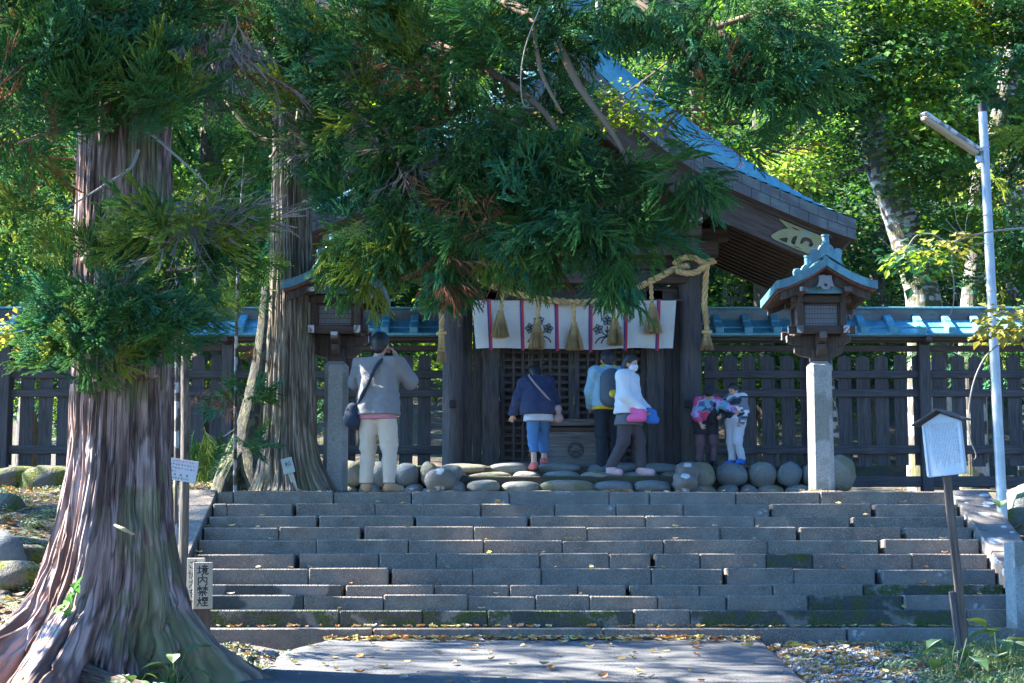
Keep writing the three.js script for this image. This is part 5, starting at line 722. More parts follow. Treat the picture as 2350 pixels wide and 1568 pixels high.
// right of the gate: the leaning lichened tree and its neighbours
{
  const t = thing('broadleaf_tree', 'leaning broad-leaved tree with white lichened trunk behind the fence near the lamp pole', 'tree', 'broad-leaved trees behind the fence'), d = 36;
  const P = [down(at(2135, 900, d)), at(2120, 690, d), at(2095, 600, d), at(2060, 480, d), at(2005, 330, d), at(1950, 200, d), at(1935, 60, d), at(1930, -150, d)];
  trunkTo(t, P, [0.5, 0.34, 0.31, 0.32, 0.34, 0.24, 0.2, 0.12], lichenBark);
  trunkTo(t, [at(2020, 350, d), at(2060, 320, d - 0.3), at(2110, 300, d - 0.6), at(2190, 325, d - 1)], [0.1, 0.08, 0.06, 0.03], lichenBark, 'bough'); trunkTo(t, [at(2055, 470, d), at(2100, 385, d - 0.4), at(2150, 350, d - 0.8), at(2200, 370, d - 1.2)], [0.07, 0.06, 0.05, 0.02], darkBark, 'bough'); trunkTo(t, [at(1995, 380, d), at(1940, 400, d - 0.6), at(1870, 420, d - 1.2)], [0.07, 0.04, 0.02], lichenBark, 'bough'); trunkTo(t, [at(1950, 210, d), at(1860, 150, d - 1), at(1760, 90, d - 1.6)], [0.1, 0.07, 0.03], darkBark, 'bough');
  leaves(t, [vP(1790, 400, 110, 50, 34, 0.8, 60, ['l', 'l', 'm', 'y'], 1.2), vP(1900, 330, 90, 60, 34.5, 0.8, 50, ['m', 'l', 'k']), vP(1860, 250, 130, 70, 35, 1, 90, ['m', 'k', 'n', 'l']), vP(2150, 300, 110, 50, 34.6, 0.8, 60, ['l', 'l', 'y', 'm'], 1.3), vP(2130, 400, 90, 60, 34.4, 0.8, 70, ['m', 'k', 'l']), vP(2060, 150, 170, 90, 35, 1.2, 130, ['m', 'k', 'l', 'm'], 1.3), vP(1900, 110, 150, 80, 35, 1.2, 120, ['m', 'k', 'l']), vP(2000, 30, 200, 70, 35.5, 1.4, 120, ['l', 'm', 'k'], 1.3), vP(1780, 120, 110, 90, 36, 1.2, 70, ['k', 'm', 'n']), vP(1650, 60, 110, 80, 36, 1.2, 60, ['k', 'm', 'l']), vP(2110, 600, 80, 30, 33.8, 0.5, 26, ['l', 'm']), vP(2050, -90, 330, 110, 36, 2, 220, ['m', 'k', 'l'])], 1001);
}
{
  const t = thing('broadleaf_tree', 'forked dark broad-leaved tree behind the lamp pole', 'tree', 'broad-leaved trees behind the fence'), d = 38;
  trunkTo(t, [down(at(2225, 900, d)), at(2232, 700, d), at(2244, 560, d), at(2248, 430, d), at(2290, 300, d), at(2312, 200, d), at(2330, 60, d), at(2340, -160, d)], [0.34, 0.24, 0.2, 0.18, 0.22, 0.2, 0.15, 0.08], lichenBark);
  trunkTo(t, [at(2302, 240, d), at(2260, 215, d - 0.3), at(2215, 190, d - 0.6)], [0.12, 0.08, 0.03], darkBark, 'bough'); trunkTo(t, [at(2300, 250, d), at(2345, 215, d), at(2420, 160, d)], [0.16, 0.14, 0.1], darkBark, 'bough');
  leaves(t, [vP(2160, 560, 75, 55, 36.2, 0.7, 60, ['l', 'l', 'y', 'm']), vP(2200, 520, 70, 40, 36, 0.7, 40, ['l', 'l', 'm']), vP(2230, 330, 60, 30, 36, 0.5, 30, ['l', 'y']), vP(2270, 90, 130, 90, 36, 1, 110, ['m', 'l', 'k']), vP(2340, 350, 70, 90, 36.5, 0.8, 50, ['k', 'm', 'y']), vP(2330, 560, 60, 90, 36.5, 0.8, 44, ['n', 'k', 'm']), vP(2200, 30, 170, 60, 36.5, 1.2, 120, ['m', 'l', 'k', 'o'])], 1003);
}
// trees that stand deeper in
const deepTrees = [[1905, 42, 0.3, ['k', 'n', 'm']], [2010, 47, 0.26, ['k', 'm', 'n']], [1760, 45, 0.3, ['k', 'm']], [2370, 44, 0.4, ['k', 'n']], [2180, 50, 0.3, ['k', 'm', 'y']], [1600, 48, 0.3, ['m', 'k', 'l']], [1420, 44, 0.3, ['l', 'm', 'k']], [60, 40, 0.26, ['l', 'm', 'y']], [330, 44, 0.3, ['m', 'k', 'l']], [-90, 37, 0.28, ['m', 'l', 'k']], [560, 46, 0.3, ['m', 'k']], [830, 48, 0.3, ['k', 'm']], [1050, 43, 0.3, ['m', 'k', 'l']], [1230, 50, 0.3, ['k', 'n']]];
const deepLabels = ['slim grey tree beyond the roof corner above the clear-standing lantern', 'straight dim tree between the lichened trunk and the roof', 'shady tree just above the blue roof slope facing the lamp pole', 'stout dark tree deep behind the lamp pole', 'thin tree seen past the lichened trunk', 'leafy tree rising past the gate ridge on the lamp pole side', 'bright leafy tree rising behind the gate ridge', 'sunlit yellow-green tree behind the outer end of the cedar-side fence', 'leafy tree behind the big cedar trunk', 'sunlit tree past the outer end of the cedar-side fence', 'shaded tree between the two cedars', 'dim tree behind the half hidden lantern', 'leafy tree behind the roof slope facing the cedars', 'dark tree behind the gable'];
deepTrees.forEach(([px, d, r0, tt], i) => {
  const t = thing('wood_tree', deepLabels[i], 'tree', 'trees of the wood behind the fence'), b = down(at(px, 900, d)), h = 10.5 + (i % 4) * 0.8, lean = ((i * 37) % 10 - 5) * 0.12, r = rng(1100 + i);
  trunkTo(t, [b, V(b.x + lean * 0.4, b.y + h * 0.35, b.z), V(b.x + lean, b.y + h * 0.75, b.z + 0.3), V(b.x + lean * 1.2, b.y + h, b.z)], [r0, r0 * 0.8, r0 * 0.5, 0.05], i % 3 ? darkBark : lichenBark);
  const vs = []; for (let k = 0; k < 11; k++) { const a = r() * TWO, y = b.y + h * rr(0.16, 1.0, r), q = rr(0.4, 2.6, r); vs.push(vW(V(b.x + lean + Math.cos(a) * q, y, b.z + Math.sin(a) * q), V(rr(0.9, 1.7, r), rr(0.4, 0.8, r), rr(0.9, 1.6, r)), 26, tt, 1.45)); }
  leaves(t, vs, 1200 + i);
});
// cedars of the wood
const woodCedars = [[180, 33, 0.34], [470, 34, 0.3], [-160, 31, 0.36], [660, 38, 0.3], [2440, 35, 0.36], [1830, 55, 0.4], [2090, 58, 0.4], [2290, 54, 0.4], [40, 52, 0.4], [400, 54, 0.36], [700, 56, 0.4], [980, 57, 0.4], [1500, 58, 0.4], [1690, 53, 0.36], [250, 60, 0.4], [2190, 64, 0.4], [1960, 66, 0.4], [1300, 62, 0.4]];
const cedarLabels = ['cedar with low boughs behind the fence, beside the massive trunk', 'cedar with low boughs behind the fence between the two old cedars', 'cedar just beyond the outer end of the cedar-side fence', 'cedar behind the second old cedar trunk', 'cedar past the fence end beyond the lamp pole', 'dark cedar deep behind the roof corner above the clear lantern', 'dark cedar deep behind the lichened trunk', 'dark cedar deep behind the lamp pole', 'dark cedar deep behind the outer cedar-side fence', 'dark cedar deep behind the big trunk', 'dark cedar deep between the old cedars', 'dark cedar deep behind the eave nearest the cedars', 'dark cedar deep behind the ridge', 'dark cedar deep behind the roof slope facing the lamp pole', 'farthest cedar on the hillside behind the massive trunk', 'farthest cedar on the hillside behind the lamp pole', 'far cedar behind the fence by the lamp pole', 'far cedar straight behind the gate'];
woodCedars.forEach(([px, d, r0], i) => {
  const t = thing('wood_cedar', cedarLabels[i], 'tree', 'cedars of the wood behind the fence'), b = down(at(px, 900, d)), near = d < 40, h = near ? 11 + (i % 3) : 18 + (i % 5), r = rng(1300 + i), vs = [];
  trunkTo(t, [b, V(b.x, b.y + h * 0.5, b.z), V(b.x, b.y + h, b.z)], [r0, r0 * 0.7, 0.05], darkBark);
  for (let y = near ? 2.4 : 1.5; y < h; y += near ? 0.75 : 1.1) { const R1 = lerp(2.9, 0.5, y / h); for (let k = 0; k < 4; k++) { const a = r() * TWO, q = R1 * rr(0.4, 1, r); vs.push({ c: V(b.x + Math.cos(a) * q, b.y + y, b.z + Math.sin(a) * q), e: V(0.8, 0.3, 0.8), n: near ? 7 : 6, mode: 'droop', t: near ? ['g', 'g', 'b', 'y'] : ['k', 'g', 'b'], s: near ? 1.8 : 2.6 }); } }
  foliage(t, vs, 1400 + i, { geos: sprayFar, name: 'crown' });
});
// the slope far behind, one mass of leaves
{
  const r = rng(1500), l = []; for (let i = 0; i < 5200; i++) { const d = rr(62, 105, r), x = rr(-0.36, 0.36, r) * d, y = groundY(x, -d) + rr(0.5, 15, r); const t = LT[['k', 'm', 'n', 'k', 'l', 'y'][Math.floor(r() * 6)]], k = rr(0.6, 1.2, r); l.push({ m: M4(V(x, y, -d), QE(rr(-0.6, 0.6, r), r() * TWO, rr(-0.6, 0.6, r)), rr(2.4, 4.2, r)), c: lin(t[0] * k, t[1] * k, t[2] * k) }); }
  copies(null, 'far_wood', leafBig[0], Mleaf, l);
}
// tall cedars to the left, outside the picture, added to shade the approach
const shadeCedars = [[-10.5, 21.3, 16], [-13, 30, 18], [-14, 13, 20], [-17, 25.5, 20], [-7.6, 11.0, 18]];
shadeCedars.forEach(([x, d, h], i) => {
  const t = thing('shade_cedar', ['unseen cedar added for shade beyond the massive trunk, level with the steps', 'unseen cedar added for shade beyond the cedar-side fence end', 'unseen cedar added for shade beyond the approach path', 'unseen second-row cedar added for shade beyond the massive trunk', 'unseen cedar added for shade nearest the approach, before the massive trunk'][i], 'tree', 'unseen shade cedars beyond the massive trunk'), b = V(x, groundY(x, -d) - 0.2, -d), r = rng(1600 + i), vs = [];
  trunkTo(t, [b, V(x, b.y + h * 0.5, -d), V(x, b.y + h, -d)], [0.4, 0.28, 0.06], darkBark);
  for (let y = 5; y < h; y += 1.0) { const R1 = lerp(3.0, 0.6, (y - 5) / (h - 5)); for (let k = 0; k < 4; k++) { const a = r() * TWO, q = R1 * rr(0.3, 1, r); vs.push({ c: V(x + Math.cos(a) * q, b.y + y, -d + Math.sin(a) * q), e: V(0.9, 0.3, 0.9), n: 3, mode: 'droop', t: ['g', 'b', 'k'], s: 2.3 }); } }
  foliage(t, vs, 1700 + i, { geos: sprayFar, name: 'crown' });
});
// ------------------------------------------------------------------ lamp pole
const MlampTop = std({ roughness: 0.9, map: texture(128, 128, (u, v) => { const k = 0.16 + 0.3 * smooth(0.45, 0.62, fbm(u * 20, v * 20, 20, 20, 3, 1811)); return [k, k * 1.02, k * 1.06]; }) }), MlampGlass = std({ color: lin(0.36, 0.28, 0.2), roughness: 0.35 }), MsignMetal = std({ color: lin(0.4, 0.43, 0.47), roughness: 0.45 });
const Mgalv = std({ roughness: 0.42, metalness: 0.55, map: texture(256, 256, (u, v) => { const f = fbm(u * 6, v * 10, 6, 10, 4, 1801), g = vn(u * 60, v * 8, 60, 8, 1803); const k = 0.22 + 0.16 * f + 0.06 * g; return [k * 0.95, k, k * 1.06]; }) });
{
  const o = thing('lamp_pole', 'slender galvanised lamp pole with a slanting tube lamp at its top', 'lamp pole'), d = 20.2, a = at(2306, 1290, d), b = at(2255, 245, d);
  const ax = b.clone().sub(a), len = ax.length(), q = dirQuat(ax, 0), mk = (name, g, m, t, off = V(0, 0, 0)) => { const e = part(o, name, g, m, a.clone().lerp(b, t).add(off)); e.quaternion.copy(q); return e; };
  mk('shaft', (() => { const g = new THREE.CylinderGeometry(0.047, 0.056, len, 24, 1), u = g.attributes.uv; for (let i = 0; i < u.count; i++) u.setXY(i, u.getX(i) * 0.4, u.getY(i) * len); return g; })(), Mgalv, 0.5);
  mk('cap', new THREE.CylinderGeometry(0.05, 0.05, 0.09, 24), Miron, 0.997);
  for (const py of [342, 350, 500, 676, 860, 1035, 1170]) mk('clamp_band', new THREE.CylinderGeometry(0.056, 0.056, 0.014, 24), Mgalv, (1290 - py) / (1290 - 245));
  const l0 = at(2247, 352, d - 0.02), l1 = at(2115, 264, d - 0.28), dir = l1.clone().sub(l0), L = dir.length(), lamp = new THREE.Group(); lamp.name = 'tube_lamp'; lamp.position.copy(l0.clone().lerp(l1, 0.5)); lamp.quaternion.copy(new THREE.Quaternion().setFromRotationMatrix(new THREE.Matrix4().makeBasis(dir.clone().normalize(), V(0, 1, 0).addScaledVector(dir.clone().normalize(), -dir.clone().normalize().y).normalize(), dir.clone().normalize().cross(V(0, 1, 0)).normalize()))); o.add(lamp);
  part(lamp, 'housing', cbox(L, 0.045, 0.13, 0.016), MlampTop, [0, 0.025, 0]); part(lamp, 'diffuser', cbox(L - 0.04, 0.05, 0.11, 0.02), MlampGlass, [0, -0.016, 0]);
  part(o, 'bracket', tube([at(2258, 372, d - 0.05), at(2243, 366, d - 0.06), at(2240, 352, d - 0.04), at(2246, 344, d - 0.03)], 0.012, 8), Mgalv); part(o, 'junction_box', cbox(0.05, 0.08, 0.05, 0.006), Mgalv, at(2245, 366, d - 0.07));
}
const MX = 0;
// ------------------------------------------------------------------ lettering drawn stroke by stroke
const GLYPH = {
  kyo: [[[.05, .35], [.35, .33]], [[.2, .15], [.2, .8]], [[.02, .82], [.38, .72]], [[.68, .02], [.68, .14]], [[.45, .16], [.95, .16]], [[.58, .2], [.62, .34]], [[.8, .2], [.75, .34]], [[.42, .38], [.98, .38]], [[.52, .46], [.52, .7], [.86, .7], [.86, .46], [.52, .46]], [[.52, .58], [.86, .58]], [[.62, .7], [.55, .9], [.4, .97]], [[.76, .7], [.76, .92], [.98, .92], [.98, .82]]],
  dai: [[[.12, .25], [.12, .97]], [[.12, .25], [.88, .25], [.88, .92], [.78, .95]], [[.5, .02], [.48, .4], [.25, .7]], [[.5, .42], [.75, .66]]],
  kin: [[[.05, .2], [.45, .2]], [[.25, .02], [.25, .48]], [[.24, .22], [.04, .42]], [[.27, .24], [.42, .38]], [[.55, .2], [.95, .2]], [[.75, .02], [.75, .48]], [[.74, .22], [.56, .42]], [[.77, .24], [.95, .42]], [[.25, .56], [.75, .56]], [[.1, .68], [.92, .68]], [[.5, .68], [.5, .97], [.42, .93]], [[.32, .76], [.2, .92]], [[.66, .76], [.8, .9]]],
  en: [[[.1, .3], [.15, .45]], [[.38, .28], [.32, .44]], [[.24, .08], [.24, .5], [.04, .92]], [[.25, .55], [.4, .78]], [[.48, .12], [.98, .12]], [[.62, .12], [.62, .4]], [[.82, .12], [.82, .4]], [[.5, .24], [.5, .42], [.94, .42], [.94, .24], [.5, .24]], [[.52, .64], [.92, .64]], [[.72, .48], [.72, .9]], [[.44, .9], [.99, .9]]],
  sugi: [[[.05, .32], [.5, .3]], [[.28, .05], [.28, .95]], [[.27, .34], [.04, .7]], [[.3, .38], [.48, .58]], [[.85, .1], [.55, .34]], [[.92, .36], [.55, .64]], [[.98, .6], [.5, .95]]],
  go: [[[.2, .25], [.6, .2], [.68, .3]], [[.15, .6], [.2, .85], [.5, .93], [.8, .85]], [[.75, .1], [.8, .22]], [[.87, .06], [.92, .18]]],
  kyou: [[[.02, .38], [.32, .36]], [[.17, .05], [.17, .97]], [[.5, .12], [.82, .12], [.78, .42]], [[.66, .02], [.62, .25], [.46, .44]], [[.38, .58], [.6, .58], [.58, .92]], [[.5, .48], [.48, .7], [.36, .95]], [[.7, .58], [.96, .58], [.94, .92]], [[.84, .48], [.82, .7], [.7, .95]]],
  ryoku: [[[.12, .3], [.85, .3], [.8, .9], [.66, .86]], [[.48, .04], [.45, .5], [.12, .95]]],
  wo: [[[.15, .2], [.8, .2]], [[.5, .03], [.25, .5], [.6, .42], [.62, .7]], [[.85, .42], [.35, .7], [.4, .92], [.8, .95]]],
  cho: [[[.25, .05], [.25, .5]], [[.25, .1], [.75, .1]], [[.25, .22], [.7, .22]], [[.25, .34], [.7, .34]], [[.05, .5], [.95, .5]], [[.3, .5], [.3, .92], [.5, .8]], [[.5, .5], [.9, .95]], [[.75, .6], [.55, .72]]],
  no_: [[[.08, .1], [.08, .5], [.42, .5], [.42, .1], [.08, .1]], [[.08, .3], [.42, .3]], [[.25, .1], [.25, .9]], [[.08, .7], [.42, .7]], [[.02, .92], [.48, .88]], [[.55, .12], [.9, .12], [.75, .3]], [[.52, .42], [.95, .42], [.88, .55]], [[.72, .42], [.72, .95], [.6, .9]]],
  ken: [[[.3, .05], [.3, .5], [.78, .5], [.78, .05], [.3, .05]], [[.3, .2], [.78, .2]], [[.3, .35], [.78, .35]], [[.12, .1], [.12, .66], [.92, .66]], [[.5, .66], [.5, .97]], [[.3, .76], [.2, .9]], [[.7, .76], [.82, .9]]],
};
function brush(c, g, x, y, s, w, col) { c.strokeStyle = col; c.lineCap = 'round'; c.lineJoin = 'round'; for (const st of GLYPH[g]) { c.lineWidth = w; c.beginPath(); st.forEach(([u, v], i) => i ? c.lineTo(x + u * s, y + v * s) : c.moveTo(x + u * s, y + v * s)); c.stroke(); } }
function scribble(c, x, y, s, w, col, r) { c.strokeStyle = col; c.lineWidth = w; c.lineCap = 'round'; const n = 4 + Math.floor(r() * 4); for (let i = 0; i < n; i++) { c.beginPath(); const h = r() < 0.5, a = r() * 0.8 + 0.1, b = r() * 0.4, e = 0.5 + r() * 0.5; h ? (c.moveTo(x + b * s, y + a * s), c.lineTo(x + e * s, y + a * s * 0.98)) : (c.moveTo(x + a * s, y + b * s), c.lineTo(x + (a - 0.12 * r()) * s, y + e * s)); c.stroke(); } }
function board(w, h, fill, draw, seed) { const cv = document.createElement('canvas'); cv.width = w; cv.height = h; const c = cv.getContext('2d'), r = rng(seed); c.fillStyle = fill; c.fillRect(0, 0, w, h); for (let i = 0; i < 300; i++) { c.fillStyle = r() < 0.5 ? 'rgba(70,60,45,0.05)' : 'rgba(255,255,255,0.06)'; c.fillRect(r() * w, r() * h, rr(1, 5, r), rr(10, h * 0.4, r)); } draw(c, w, h, r); const t = new THREE.CanvasTexture(cv); t.colorSpace = THREE.SRGBColorSpace; t.magFilter = THREE.LinearFilter; return t; }
const face = (w, h) => { const g = new THREE.PlaneGeometry(w, h); return g; };
// the roofed notice board on its leaning post
{
  const o = thing('notice_board', 'small roofed notice board of dense text on a leaning brown post', 'notice board'), d = 15.3, foot = at(2222, 1545, d); o.position.copy(foot); o.rotation.set(0, -0.12, 0.075);
  const Mpost = wm(woodTex([0.11, 0.072, 0.052], [0.06, 0.038, 0.028], [0.15, 0.105, 0.08], 375)), H = 1.62;
  part(o, 'post', cbox(0.065, H + 0.4, 0.065, 0.006), Mpost, [0, H / 2 - 0.2, 0]); part(o, 'stake', cbox(0.05, 1.0, 0.05, 0.008), Mgate, [-0.05, 0.15, 0.02], [0, 0, 0.02]);
  const hd = new THREE.Group(); hd.name = 'board'; hd.position.set(0.0, H + 0.2, 0.05); hd.rotation.y = -0.48; o.add(hd);
  const w = 0.31, h = 0.5, sh = new THREE.Shape(); sh.moveTo(-w / 2, -h / 2); sh.lineTo(w / 2, -h / 2); sh.lineTo(w / 2, h / 2 - 0.07); sh.lineTo(0, h / 2); sh.lineTo(-w / 2, h / 2 - 0.07); sh.closePath();
  part(hd, 'panel', boxUV(new THREE.ExtrudeGeometry(sh, { depth: 0.03, bevelEnabled: false })), MsignMetal, [0, 0, -0.015]);
  const tx = board(512, 820, '#a3a8ae', (c, W, Hh, r) => { for (let col = 0; col < 19; col++) { const x = W - 62 - col * 21.5, top = col === 0 ? 210 : col === 17 ? 300 : 120 + (col % 3) * 6, n = col === 0 ? 17 : col > 16 ? 16 : 38 - Math.floor(r() * 9); for (let k = 0; k < n; k++) scribble(c, x, top + k * (col === 0 ? 28 : 16), col === 0 ? 24 : 14, col === 0 ? 3 : 1.7, '#4a4f58', r); } }, 31);
  const fs = new THREE.Shape(); fs.moveTo(-w / 2 + 0.008, -h / 2 + 0.006); fs.lineTo(w / 2 - 0.008, -h / 2 + 0.006); fs.lineTo(w / 2 - 0.008, h / 2 - 0.075); fs.lineTo(0, h / 2 - 0.008); fs.lineTo(-w / 2 + 0.008, h / 2 - 0.075); fs.closePath(); const fg = new THREE.ShapeGeometry(fs), fp = fg.attributes.position, fu = fg.attributes.uv; for (let i = 0; i < fp.count; i++) fu.setXY(i, fp.getX(i) / w + 0.5, fp.getY(i) / h + 0.5);
  part(hd, 'printed_sheet', fg, std({ map: tx, roughness: 0.5 }), [0, 0, 0.0185]);
  for (const s of [-1, 1]) { part(hd, 'side_batten', cbox(0.022, h - 0.08, 0.05, 0.004), MsignMetal, [s * (w / 2 - 0.004), -0.035, 0.003]); part(hd, 'roof_board', cbox(0.26, 0.016, 0.16, 0.003), Mgate, [s * 0.105, h / 2 - 0.018, 0.01], [0, 0, -s * 0.44]); }
}
// two wooden notices beside the steps
{
  const mat = Mpale, col = '#1b2024';
  const o = thing('wooden_notice', 'upright pale wooden notice with four black characters by the steps', 'notice', 'wooden notices by the steps'), d = 16.95, a = at(446, 1291, d), b = at(488, 1398, d), w = b.x - a.x, h = a.y - b.y;
  o.position.set((a.x + b.x) / 2, groundY((a.x + b.x) / 2, -d), -d); o.rotation.y = 0.1; o.rotation.z = 0.012; const y0 = b.y - o.position.y;
  part(o, 'plank', cbox(w, h, 0.022, 0.003), mat, [0, y0 + h / 2, 0]); part(o, 'post', cbox(w * 0.9, y0 + h * 0.5 + 0.25, 0.035, 0.004), Mbrown3, [-0.01, (y0 + h * 0.5) / 2 - 0.12, -0.03]);
  part(o, 'lettering', face(w - 0.006, h - 0.006), std({ roughness: 0.85, map: board(300, 790, '#98917f', (c, W, Hh) => { ['kyo', 'dai', 'kin', 'en'].forEach((g, i) => brush(c, g, 58, 34 + i * 182, 178, 19, col)); }, 33) }), [0, y0 + h / 2, 0.0125]);
  const p = thing('wooden_notice', 'upright pale wooden notice half hidden behind its twin by the steps', 'notice', 'wooden notices by the steps'), a2 = at(429, 1281, d + 0.12), b2 = at(470, 1378, d + 0.12), w2 = b2.x - a2.x, h2 = a2.y - b2.y;
  p.position.set((a2.x + b2.x) / 2, groundY((a2.x + b2.x) / 2, -d - 0.12), -d - 0.12); p.rotation.y = -0.25; const y2 = b2.y - p.position.y;
  part(p, 'plank', cbox(w2, h2, 0.022, 0.003), mat, [0, y2 + h2 / 2, 0]); part(p, 'post', cbox(0.07, y2 + h2 * 0.85 + 0.25, 0.04, 0.004), Mbrown, [-0.05, (y2 + h2 * 0.85) / 2 - 0.12, -0.035]);
  part(p, 'lettering', face(w2 - 0.006, h2 - 0.006), std({ roughness: 0.85, map: board(300, 720, '#98917f', (c) => { ['go', 'kyou', 'ryoku', 'wo'].forEach((g, i) => brush(c, g, 24, 34 + i * 165, 150, 16, col)); }, 35) }), [0, y2 + h2 / 2, 0.0125]);
}
// the white warning sheet on a stake behind the big trunk
{
  const d = 17.4, c0 = at(419, 1080, d), o = thing('warning_sign', 'white sheet sign with red and black handwriting beside the big trunk', 'sign'); o.position.copy(c0); o.rotation.z = -0.15; o.rotation.y = 0.12;
  const w = 0.265, h = 0.2; part(o, 'sheet', cbox(w, h, 0.012, 0.002), std({ color: lin(0.36, 0.4, 0.45), roughness: 0.6 }), [0, 0, 0]);
  part(o, 'writing', face(w - 0.004, h - 0.004), std({ roughness: 0.6, map: board(520, 400, '#a9b2bb', (c, W, H, r) => { for (let i = 0; i < 7; i++) scribble(c, 60 + i * 58, 18, 46, 5, '#c23a34', r); for (let i = 0; i < 9; i++) scribble(c, 8 + i * 52, 86, 42, 5, i === 8 ? '#c23a34' : '#33393f', r); for (let i = 0; i < 9; i++) scribble(c, 8 + i * 54, 150, 42, 5, i === 0 || i === 4 || i === 5 ? '#c23a34' : '#33393f', r); for (let i = 0; i < 3; i++) scribble(c, 10 + i * 48, 214, 40, 5, '#33393f', r); ['cho', 'no_', 'ken'].forEach((g, i) => brush(c, g, 110 + i * 112, 272, 46, 5, '#33393f')); for (let i = 0; i < 6; i++) scribble(c, 90 + i * 52, 334, 46, 5, '#33393f', r); }, 37) }), [0, 0, 0.0075]);
  const py = groundY(c0.x, c0.z) - c0.y; part(o, 'stake', cbox(0.05, -py + 0.4, 0.03, 0.004), Mpale, [-0.06, py / 2 - 0.05, -0.024], [0, 0, 0.15 - 0.03]);
}
// the little name plate of the cedar
{
  const d = 20.95, c0 = at(660.5, 1069, d), o = thing('name_plate', 'small tilted white plate lettered with one character before the straight cedar', 'name plate'); o.position.copy(c0); o.rotation.z = 0.27;
  const w = 0.125, h = 0.17; part(o, 'plate', cbox(w, h, 0.02, 0.002), std({ color: lin(0.42, 0.46, 0.45), roughness: 0.7 })); part(o, 'stake', cbox(0.055, 0.42, 0.022, 0.003), Mpale, [0.01, -0.2, -0.022]);
  part(o, 'lettering', face(w - 0.004, h - 0.004), std({ roughness: 0.7, map: board(256, 350, '#939d9a', (c) => brush(c, 'sugi', 62, 70, 150, 15, '#30383c'), 39) }), [0, 0, 0.0115]);
}
// granite slab at the end of the right side slabs
solo('stone_marker', moved(softBlock(0.44, 0.86, 0.2, rng(43)), at(2372, 1345, 17.75).x, KERB_Y + 0.36, -17.82, 0, 0.22, 0), Mgranite, 'upright pale granite slab at the foot of the lichened side slabs', 'stone slab');

// ------------------------------------------------------------------ rocks, saplings, undergrowth
const Mmossrock = std({ roughness: 0.95, bumpMap: soilBump, bumpScale: 0.03, map: texture(256, 256, (u, v) => { const f = fbm(u * 8, v * 8, 8, 8, 4, 1901), g = vn(u * 70, v * 70, 70, 70, 1903), m = smooth(0.4, 0.55, fbm(u * 4, v * 4, 4, 4, 4, 1905)); return mixc(mulc([0.12, 0.11, 0.095], 0.5 + f), mulc([0.115, 0.13, 0.02], 0.35 + 1.1 * g), m); }) });
const rocks = [[-6, 1250, 18.6, 0.5, 0.46, 'k', 'dark bare boulder on the leafy bank behind the roots'], [52, 1262, 18.9, 0.5, 0.24, 'm', 'flat mossy boulder on the bank behind the big trunk'], [40, 1302, 18.2, 0.55, 0.28, 'm', 'mossy boulder lowest on the bank behind the big trunk'], [28, 1086, 26.8, 0.9, 0.4, 'm', 'broad mossy boulder at the foot of the cedar-side fence'], [118, 1088, 26.6, 0.85, 0.42, 'm', 'mossy boulder with ferns at the foot of the cedar-side fence'], [12, 1150, 23, 0.5, 0.34, 'm', 'small mossy boulder half way up the bank'], [2380, 1130, 22, 0.8, 0.5, 'k', 'dark boulder beside the lamp pole foot'], [2330, 1185, 21.2, 0.6, 0.4, 'm', 'mossy boulder between lamp pole and side slabs']];
rocks.forEach(([px, py, d, w, h, k, label], i) => solo('boulder', moved(stone(w, h, w * 0.8, 300 + i * 3, { rough: 0.3 }), at(px, py, d).x, at(px, py, d).y - h * 0.28, -d), k === 'm' ? Mmossrock : Mboulder[2], label, 'boulder', 'boulders on the bank'));
for (let i = 0; i < 9; i++) { const p = at(2225 + i * 24, 1190 + (i % 3) * 6, 23.5); solo('wall_cobble', moved(stone(0.26, 0.34, 0.3, 400 + i, { rough: 0.15 }), p.x, p.y - 0.02, p.z), Mboulder[i % 3], 'round cobble in the low wall beyond the lamp pole', 'cobble', 'cobbles of the low wall beyond the lamp pole'); }
// flat stones by the path edge
{ const r = rng(51); for (let i = 0; i < 16; i++) { const x = rr(-3.0, -2.05, r), d = rr(15.2, 17.3, r); solo('path_stone', moved(stone(rr(0.1, 0.3, r), rr(0.05, 0.11, r), rr(0.1, 0.22, r), 500 + i), x, groundY(x, -d) + 0.015, -d, 0, r() * 3, 0), Mboulder[i % 3], 'grey stone lying between the cedar roots and the asphalt', 'stone', 'stones beside the asphalt edge'); } }
const blade = (() => { const r = rng(53), pos = []; for (let i = 0; i < 26; i++) { const a = r() * TWO, L = rr(0.1, 0.26, r), lean = rr(0.15, 0.8, r), x0 = rr(-0.05, 0.05, r), z0 = rr(-0.05, 0.05, r), dx = Math.cos(a), dz = Math.sin(a), w = 0.0035; let pv = V(x0, 0, z0); for (let k = 1; k <= 3; k++) { const t = k / 3, q = V(x0 + dx * lean * L * t * t, L * t * (1 - 0.3 * lean * t), z0 + dz * lean * L * t * t), s = V(-dz * w * (1 - t * 0.8), 0, dx * w * (1 - t * 0.8)), s0 = V(-dz * w * (1 - (t - 1 / 3) * 0.8), 0, dx * w * (1 - (t - 1 / 3) * 0.8)); for (const v of [pv.clone().sub(s0), pv.clone().add(s0), q.clone().add(s), pv.clone().sub(s0), q.clone().add(s), q.clone().sub(s)]) pos.push(v.x, v.y, v.z); pv = q; } } const g = new THREE.BufferGeometry(); g.setAttribute('position', new THREE.Float32BufferAttribute(pos, 3)); g.computeVertexNormals(); return g; })();
